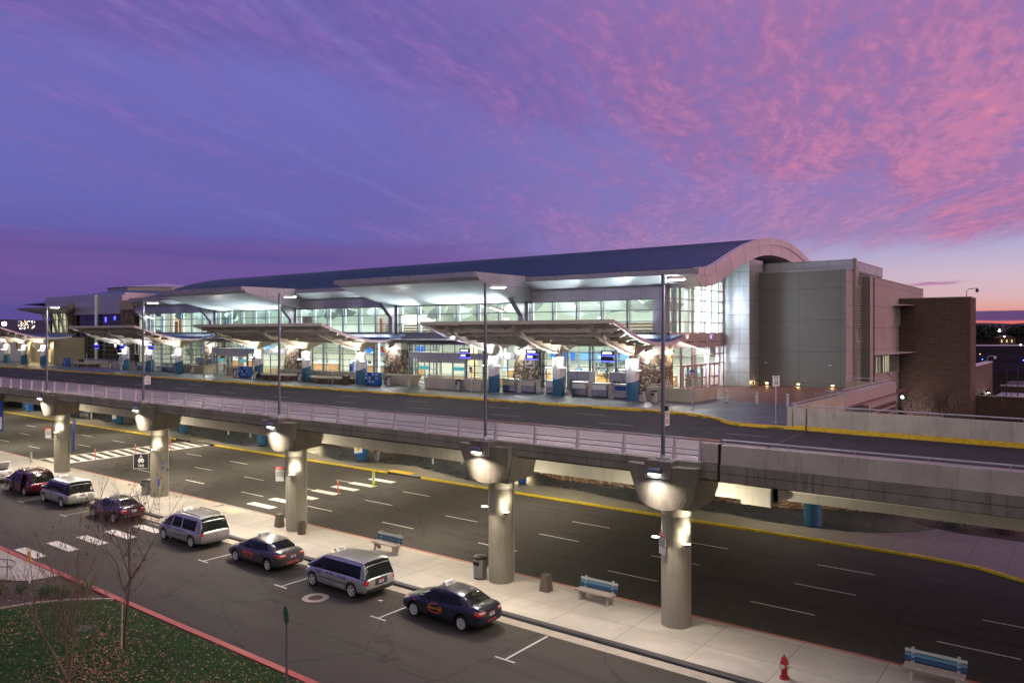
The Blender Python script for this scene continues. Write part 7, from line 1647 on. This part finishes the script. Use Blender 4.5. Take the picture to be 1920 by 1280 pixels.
# ================================================================== PLANTING
def branchy(name, label, x, y, z, stems, seed, H, leafm, nleaf, bark='bark', depth=4, spread=.5):
    random.seed(seed); c = thing(name, label, 'tree', (x, y, z)); tb = MB(); br_ = MB(); tips = []
    def grow(p, d, L, r, k):
        pts = [p]; n = 4
        for i in range(n):
            d = (d+Vector((random.uniform(-1, 1), random.uniform(-1, 1), random.uniform(-.3, .6)))*.07*(1+.3*k)).normalized(); p = p+d*L/n; pts.append(p)
            if k >= 2 and i > 0: tips.append((p, d))
        (tb if k == 0 else br_).tube(pts, r, 7 if k == 0 else 5, r1=r*.62, caps=False)
        if k < depth:
            m_ = 5 if k < 1 else (4 if k < 2 else 3)
            for i in range(m_):
                q = pts[-1] if i == 0 else pts[random.randint(1 if k else 2, n)]
                a = random.uniform(0, 2*PI); s = Vector((math.cos(a), math.sin(a), random.uniform(.1, .8)))
                grow(q, (d*(1.25 if i == 0 else .7)+s*spread).normalized(), L*random.uniform(.55, .8), r*(.55 if i == 0 else .42), k+1)
        else: tips.append((p, d))
    for (d0, L, r) in stems: grow(Vector((0, 0, 0)), Vector(d0).normalized(), L, r, 0)
    tb.build('trunk', bark, c, norm=False); br_.build('branches', bark, c, norm=False)
    lf = MB()
    for _ in range(nleaf):
        p, d = random.choice(tips); p = p+Vector((random.uniform(-1, 1), random.uniform(-1, 1), random.uniform(-1, .5)))*.06
        u = Vector((random.uniform(-1, 1), random.uniform(-1, 1), random.uniform(-1.2, .1))).normalized(); v = u.cross(Vector((random.random(), random.random(), 1))).normalized(); L = random.uniform(.04, .08)
        lf.add([p, p+u*L*.7+v*L*.35, p+u*L*1.8, p+u*L*.7-v*L*.35], [(0, 1, 2, 3)])
    lf.build('leaves', leafm, c, norm=False); return c
branchy('bare_tree', 'slender nearly bare tree with a few dark red leaves, standing on the lawn', -30.3, 14.75, .1, [((0, 0, 1), 2.6, .065)], 5, 6, 'leaf_red', 700, 'bark', 4, .62)
branchy('bare_tree', 'multi stemmed pale bare tree low in the bottom left corner', -29.0, 12.15, .1, [((-.75, -.55, 1.5), 2.3, .045), ((-.22, -.1, 1.6), 2.5, .05), ((.15, .2, 1.6), 2.0, .04), ((.55, .5, 1.2), 2.0, .035), ((-.1, .1, 1.7), 2.9, .04)], 11, 5, 'leaf_red', 260, 'bark_pale', 4, .5)
b = MB(); b.tube([(-30.25, 14.6, .1), (-30.28, 14.65, 2.1)], .03, 6); tag(b.build('tree_stake', 'bench_concrete'), 'pale wooden stake tied to the trunk of the slender tree', 'tree stake')
random.seed(3)
# grass blades and fallen leaves: uncountable
def inlawn(x, y):
    if y > 17.0 or x > -14 or x < -40: return False
    ex = None
    for (ax, ay), (bx, by) in zip(edge[:-1], edge[1:]):
        if min(ay, by) <= y <= max(ay, by): ex = ax+(bx-ax)*(y-ay)/(by-ay)
    return ex is not None and x > ex+.12
g = MB()
n = 0
while n < 46000:
    x, y = random.uniform(-40, -21.5), random.uniform(9.2, 17.0)
    if not inlawn(x, y): continue
    h = random.uniform(.035, .085); a = random.uniform(0, PI); w = .011; lx, ly = random.uniform(-.03, .03), random.uniform(-.03, .03)
    g.add([(x-w*math.cos(a), y-w*math.sin(a), .1), (x+w*math.cos(a), y+w*math.sin(a), .1), (x+lx, y+ly, .1+h)], [(0, 1, 2)]); n += 1
o = g.build('grass', 'grass', norm=False); o['kind'] = 'stuff'; o['label'] = 'short green grass of the lawn'; o['category'] = 'grass'
g = MB(); g2 = MB(); n = 0
while n < 4600:
    x, y = random.uniform(-41.5, -21.5), random.uniform(9.2, 17.1)
    f = .5+.5*math.sin(x*.9+2)*math.cos(y*1.1-1); near = math.hypot(x+29.6, y-13.4)
    if random.random() > .10+.45*f*f+.9*math.exp(-near*near/2.5): continue
    if not inlawn(x, y) and random.random() < .75: continue
    a = random.uniform(0, 2*PI); L = random.uniform(.03, .065); z = .115+random.uniform(0, .05); c_, s_ = math.cos(a), math.sin(a); t1, t2 = random.uniform(-.03, .03), random.uniform(-.03, .03)
    (g2 if random.random() < .08 else g).add([(x-c_*L, y-s_*L, z), (x-s_*L*.4, y+c_*L*.4, z+t1+.01), (x+c_*L, y+s_*L, z+t2+.01), (x+s_*L*.4, y-c_*L*.4, z)], [(0, 1, 2, 3)]); n += 1
o = g.build('fallen_leaves', 'leaf_fallen', norm=False); o['kind'] = 'stuff'; o['label'] = 'pale brown fallen leaves scattered over the lawn'; o['category'] = 'fallen leaves'
g2.build('yellow_leaves', 'leaf_yellow', o, norm=False)
b = MB(); b.lathe([(0, .116), (.42, .116)], -33.6, 14.7, 20, caps=False); o = b.build('valve_cover', 'concrete_dark', norm=False); tag(o, 'flat round valve cover in the lawn', 'valve cover')
for x, y, r, h, n, l, m in ((-41.1, 14.2, .45, .55, 500, 'tan grassy shrub at the left of the mulch bed', 'leaf_tan'), (-40.4, 14.8, .4, .45, 500, 'dull green shrub second from the left in the mulch bed', 'leaf_green'), (-39.5, 15.6, .5, .4, 600, 'low green shrub in the middle of the mulch bed', 'leaf_green'), (-38.6, 15.9, .42, .35, 500, 'small green shrub right of the middle of the mulch bed', 'leaf_green'), (-38.2, 16.6, .5, .45, 600, 'green shrub beside the red kerb in the mulch bed', 'leaf_green'), (-40.6, 12.6, .5, .5, 500, 'silvery shrub at the bottom of the mulch bed', 'leaf_tan')):
    bush(x, y, .08, r, h, l, n, m, False, .05, 'shrub', 'shrub')
# red leaved trees behind the far barrier, in front of the brick block
for i, (x, y, z, r, h, l) in enumerate(((-13.4, 82, 0, 2.0, 6.6, 'dark red leaved tree in front of the brick block, left one'), (-10.6, 84, 0, 2.2, 6.2, 'dark red leaved tree in front of the right corner of the brick block'), (-7.2, 80, 0, 2.2, 5.9, 'dark red leaved tree right of the brick block'), (-3.4, 79, 0, 2.2, 5.6, 'dark red leaved tree at the right edge behind the barrier'))):
    branchy('red_tree', l, x, y, z, [((0, 0, 1), h*.56, .09), ((.3, .2, 1), h*.5, .06), ((-.35, .1, 1), h*.5, .06)], 31+i, h, 'leaf_red', 2600, 'bark', 4, .75)
bush(-7.5, 55.2, .14, 1.2, .5, 'dark low shrubs in the bed under the deck end, left one', 500, 'leaf_green', False, .08, 'shrub', 'shrub'); bush(-4.8, 55.3, .14, 1.3, .5, 'dark low shrubs in the bed under the deck end, right one', 500, 'leaf_red', False, .08, 'shrub', 'shrub')
# ================================================================== BEYOND THE TERMINAL
def at(px, d, z=0.):
    u = (px-960)/F; k = d; return ((VX+u*(-VY*-1))*k if False else (VX*k+u*k*VY), VY*k-u*k*VX, z)
def hills(name, pts, d, m, lab):
    b = MB(); n = len(pts); fr_ = [at(px, d, -5) for px, h in pts]; tp_ = [at(px, d*1.15, 12.4+(624-h)/F*d*1.15) for px, h in pts]; bk = [at(px, d*1.5, -5) for px, h in pts]
    b.grid([fr_, tp_, bk], True); struct(b.build(name, m, norm=False), lab, 'hills')
hills('hills', [(-600, 596), (-300, 590), (-100, 596), (0, 598), (60, 600), (200, 602), (400, 600), (700, 606), (1100, 612), (1500, 612), (1800, 606), (1850, 605), (1900, 607), (1960, 602), (2100, 600), (2500, 590), (2900, 600)], 7000, 'hill', 'long dark ridge of hills on the horizon')
fld = MB(); P = [at(1500, 230, 0), at(2400, 230, 0), at(2400, 480, 0), at(1500, 480, 0)]; fld.add([(a, b_, .02) for a, b_, _ in P], [(0, 1, 2, 3)]); mat('taxiway', (.03, .026, .035), .9, var=.2, vs=.02, spec=0.); struct(fld.build('taxiway', 'taxiway', norm=False), 'dark taxiway beyond the brick wall', 'taxiway')
fld = MB(); P = [at(1500, 560, 0), at(2400, 540, 0), at(2400, 820, 0), at(1500, 850, 0)]; fld.add([(a, b_, .03) for a, b_, _ in P], [(0, 1, 2, 3)]); mat('apron', (.22, .2, .22), .7); struct(fld.build('runway', 'taxiway', norm=False), 'pale runway strip far across the airfield', 'runway')
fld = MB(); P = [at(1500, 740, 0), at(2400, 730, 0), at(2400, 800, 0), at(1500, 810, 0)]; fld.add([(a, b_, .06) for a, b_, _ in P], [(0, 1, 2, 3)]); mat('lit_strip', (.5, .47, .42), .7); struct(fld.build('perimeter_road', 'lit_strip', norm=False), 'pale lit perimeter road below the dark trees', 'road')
random.seed(9)
def far_tree(px, d, h, w, i, lab):
    x, y, z = at(px, d); c = thing('far_tree', lab, 'tree', (x, y, 0), group='dark trees across the airfield'); b = MB()
    blobs = [(random.uniform(-.35, .35)*w, random.uniform(-.3, .3)*w, h*random.uniform(.35, .85), random.uniform(.22, .38)*w) for _ in range(10)]+[(0, 0, h*.5, w*.42)]
    for _ in range(420):
        q_ = random.choice(blobs); a, e = random.uniform(0, 2*PI), random.uniform(-1, 1); rr = q_[3]*random.uniform(.5, 1.05); s = math.sqrt(1-e*e)
        p = Vector((q_[0]+rr*s*math.cos(a), q_[1]+rr*s*math.sin(a), max(.5, q_[2]+rr*e)))
        u = Vector((random.uniform(-1, 1), random.uniform(-1, 1), random.uniform(-1, 1))).normalized()*w*.07; v = u.cross(Vector((random.uniform(-1, 1), random.uniform(-1, 1), 1))).normalized()*w*.06
        b.add([p-u, p+v, p+u, p-v], [(0, 1, 2, 3)])
    b.build('crown', 'tree_dark', c, norm=False); b = MB(); b.tube([(0, 0, 0), (0, 0, h*.5)], w*.04, 5); b.build('trunk', 'tree_dark', c)
for i, (px, h, w) in enumerate(((1836, 26, 17), (1846, 20, 18), (1860, 22, 16), (1871, 14, 15), (1883, 12, 13), (1895, 15, 16), (1904, 21, 18), (1914, 24, 18), (1926, 22, 18), (1824, 20, 16), (1940, 20, 18))):
    far_tree(px, 860, h, w, i, ['tall dark tree right beside the brick block across the airfield', 'dark tree second from the brick block on the skyline', 'round dark tree left of the far floodlight', 'low dark tree under the far floodlight', 'low dark tree above the lit shed windows', 'dark tree right of the lit shed', 'dark tree second from the right edge on the skyline', 'tall dark tree at the right edge of the skyline', 'dark tree just outside the right edge', 'dark tree hidden behind the brick block', 'farthest right dark tree out of frame'][i])
x, y, z = at(1889, 840); c = thing('far_shed', 'dark shed with three warm lit windows across the airfield', 'building', (x, y, 0), YAW*0+math.atan2(VY, VX)-PI/2)
b = MB(); b.box(-9, 9, 0, 10, 0, 7); b.prism([(-9.5, 7), (9.5, 7), (0, 10)], -.3, 10.3, 'y'); b.build('wall', 'brick_dark', c)
for xx in (-7, -1.5, 4): b = MB(); b.box(xx, xx+1.5, -.1, -.02, 2, 5); b.build('lit_window', 'warm_room', c)
def farlamp(px, py, d, r, lab, m, e, colr):
    x, y, _ = at(px, d); z = 12.4+(624-py)/F*d; c = thing('floodlight_mast', lab, 'floodlight', (x, y, 0)); b = MB(); b.lathe([(.16, 0), (.1, max(1, z))], n=8); b.build('mast', 'steel_dark', c)
    b = MB(); b.lathe([(.01, z-r), (r*.7, z-r*.7), (r, z), (r*.7, z+r*.7), (.01, z+r)], n=14); b.build('lamp_globe', m, c)
glow('flood_far', (1, .9, .75), 60); glow('city_warm', (1, .6, .3), 10); glow('city_white', (1, .95, .9), 12)
farlamp(1874, 620, 840, 1.1, 'bright floodlight mast above the far trees at the right', 'flood_far', 0, 0)
farlamp(1883, 631, 800, .5, 'smaller white lamp below the bright floodlight at the right', 'flood_far', 0, 0)
farlamp(1914, 646, 760, .6, 'small white lamp at the right edge by the perimeter road', 'flood_far', 0, 0)
farlamp(8, 607, 190, .5, 'dazzling white floodlight mast at the left edge', 'flood_far', 0, 0)
for px, py, m, l in ((1838, 665, 'far_orange', 'tiny orange taxiway light'), (1842, 675, 'far_blue', 'tiny blue taxiway light'), (1919, 677, 'far_blue', 'tiny blue taxiway light at the right edge')):
    d = 12.4*F/(py-624); x, y, _ = at(px, d); c = thing('taxiway_light', l, 'taxiway light', (x, y, 0)); b = MB(); b.lathe([(.05, 0), (.05, .3)], n=6); b.build('stem', 'steel_dark', c); b = MB(); b.lathe([(.01, .25), (.2, .35), (.2, .5), (.01, .6)], n=8); b.build('globe', m, c)
random.seed(4)
b = MB(); b2 = MB()
for i in range(90):
    px = random.uniform(34, 66); d = random.uniform(1500, 3500); py = random.uniform(601, 617); x, y, _ = at(px, d); z = 12.4+(624-py)/F*d; r = d*random.choice((.00012, .0002, .0004))
    (b if random.random() < .55 else b2).lathe([(.01, z-r), (r, z), (.01, z+r)], x, y, 6)
o = b.build('city_lights', 'city_warm'); o['kind'] = 'stuff'; o['label'] = 'distant city lights below the hills at the left'; o['category'] = 'city lights'; b2.build('white_lights', 'city_white', o)
hills('city_slope', [(-300, 612), (0, 609), (40, 606), (70, 604), (150, 604), (400, 612)], 3600, 'hill', 'dark slope carrying the distant city at the left')
# low roofs and a dark annexe behind the right barrier
c = thing('service_annexe', 'low dark brick annexe with a pale flat roof behind the right barrier', 'building', (-4, 120, 0), world=True)
b = MB(); b.box(-11.2, 20, 99.6, 99.9, 0, 5.4); b.build('wall', 'brick_dark', c); MB().box(-11.2, 20, 130, 146, 0, 4.8).build('wall', 'brick_dark', c)
b = MB(); b.box(-11.0, 20, 105, 129, 3.9, 4.0); b.box(-11.2, 20, 129.9, 130.3, 4.8, 5.0); b.box(-11.2, 20, 99.5, 100, 5.4, 5.5); b.build('flat_roof', 'galv', c)
for xx in (-9.5, -8.3, -7.2): b = MB(); b.tube([(xx, 118, 3.9), (xx, 118, 8.0)], .06, 6); b.build('vent_pipe', 'steel_dark', c)
b = MB(); b.box(-6, 14, 146, 158, 0, 5.6); b.build('wall', 'galv', c); b = MB(); b.box(-5.2, -2.6, 145.9, 146, 1, 4.6); b.box(-1.2, 6, 145.9, 146, 1, 4.6); b.build('opening', 'black', c)
lamp('POINT', (-3.2+4, 99.2-120, 4.2), 120, (.85, .95, 1), c, size=.15); b = MB(); b.lathe([(.01, 4.1), (.15, 4.2), (.1, 4.35)], -3.2, 99.35, 10); b.build('wall_lamp', 'lamp_cool', c)
c = thing('ground_flood', 'small bright floodlight poking over the far barrier, lighting the brick block', 'floodlight', (-13.3, 62, 0)); 
z = 12.4-(779-624)/F*(-13.3*VX+62*VY); b = MB(); b.lathe([(.01, z-.06), (.06, z-.03), (.06, z+.03), (.01, z+.06)], n=10); b.build('lens', 'lamp_cool', c); b = MB(); b.tube([(0, 0, 0), (0, 0, z-.1)], .05, 6); b.build('post', 'steel_dark', c)
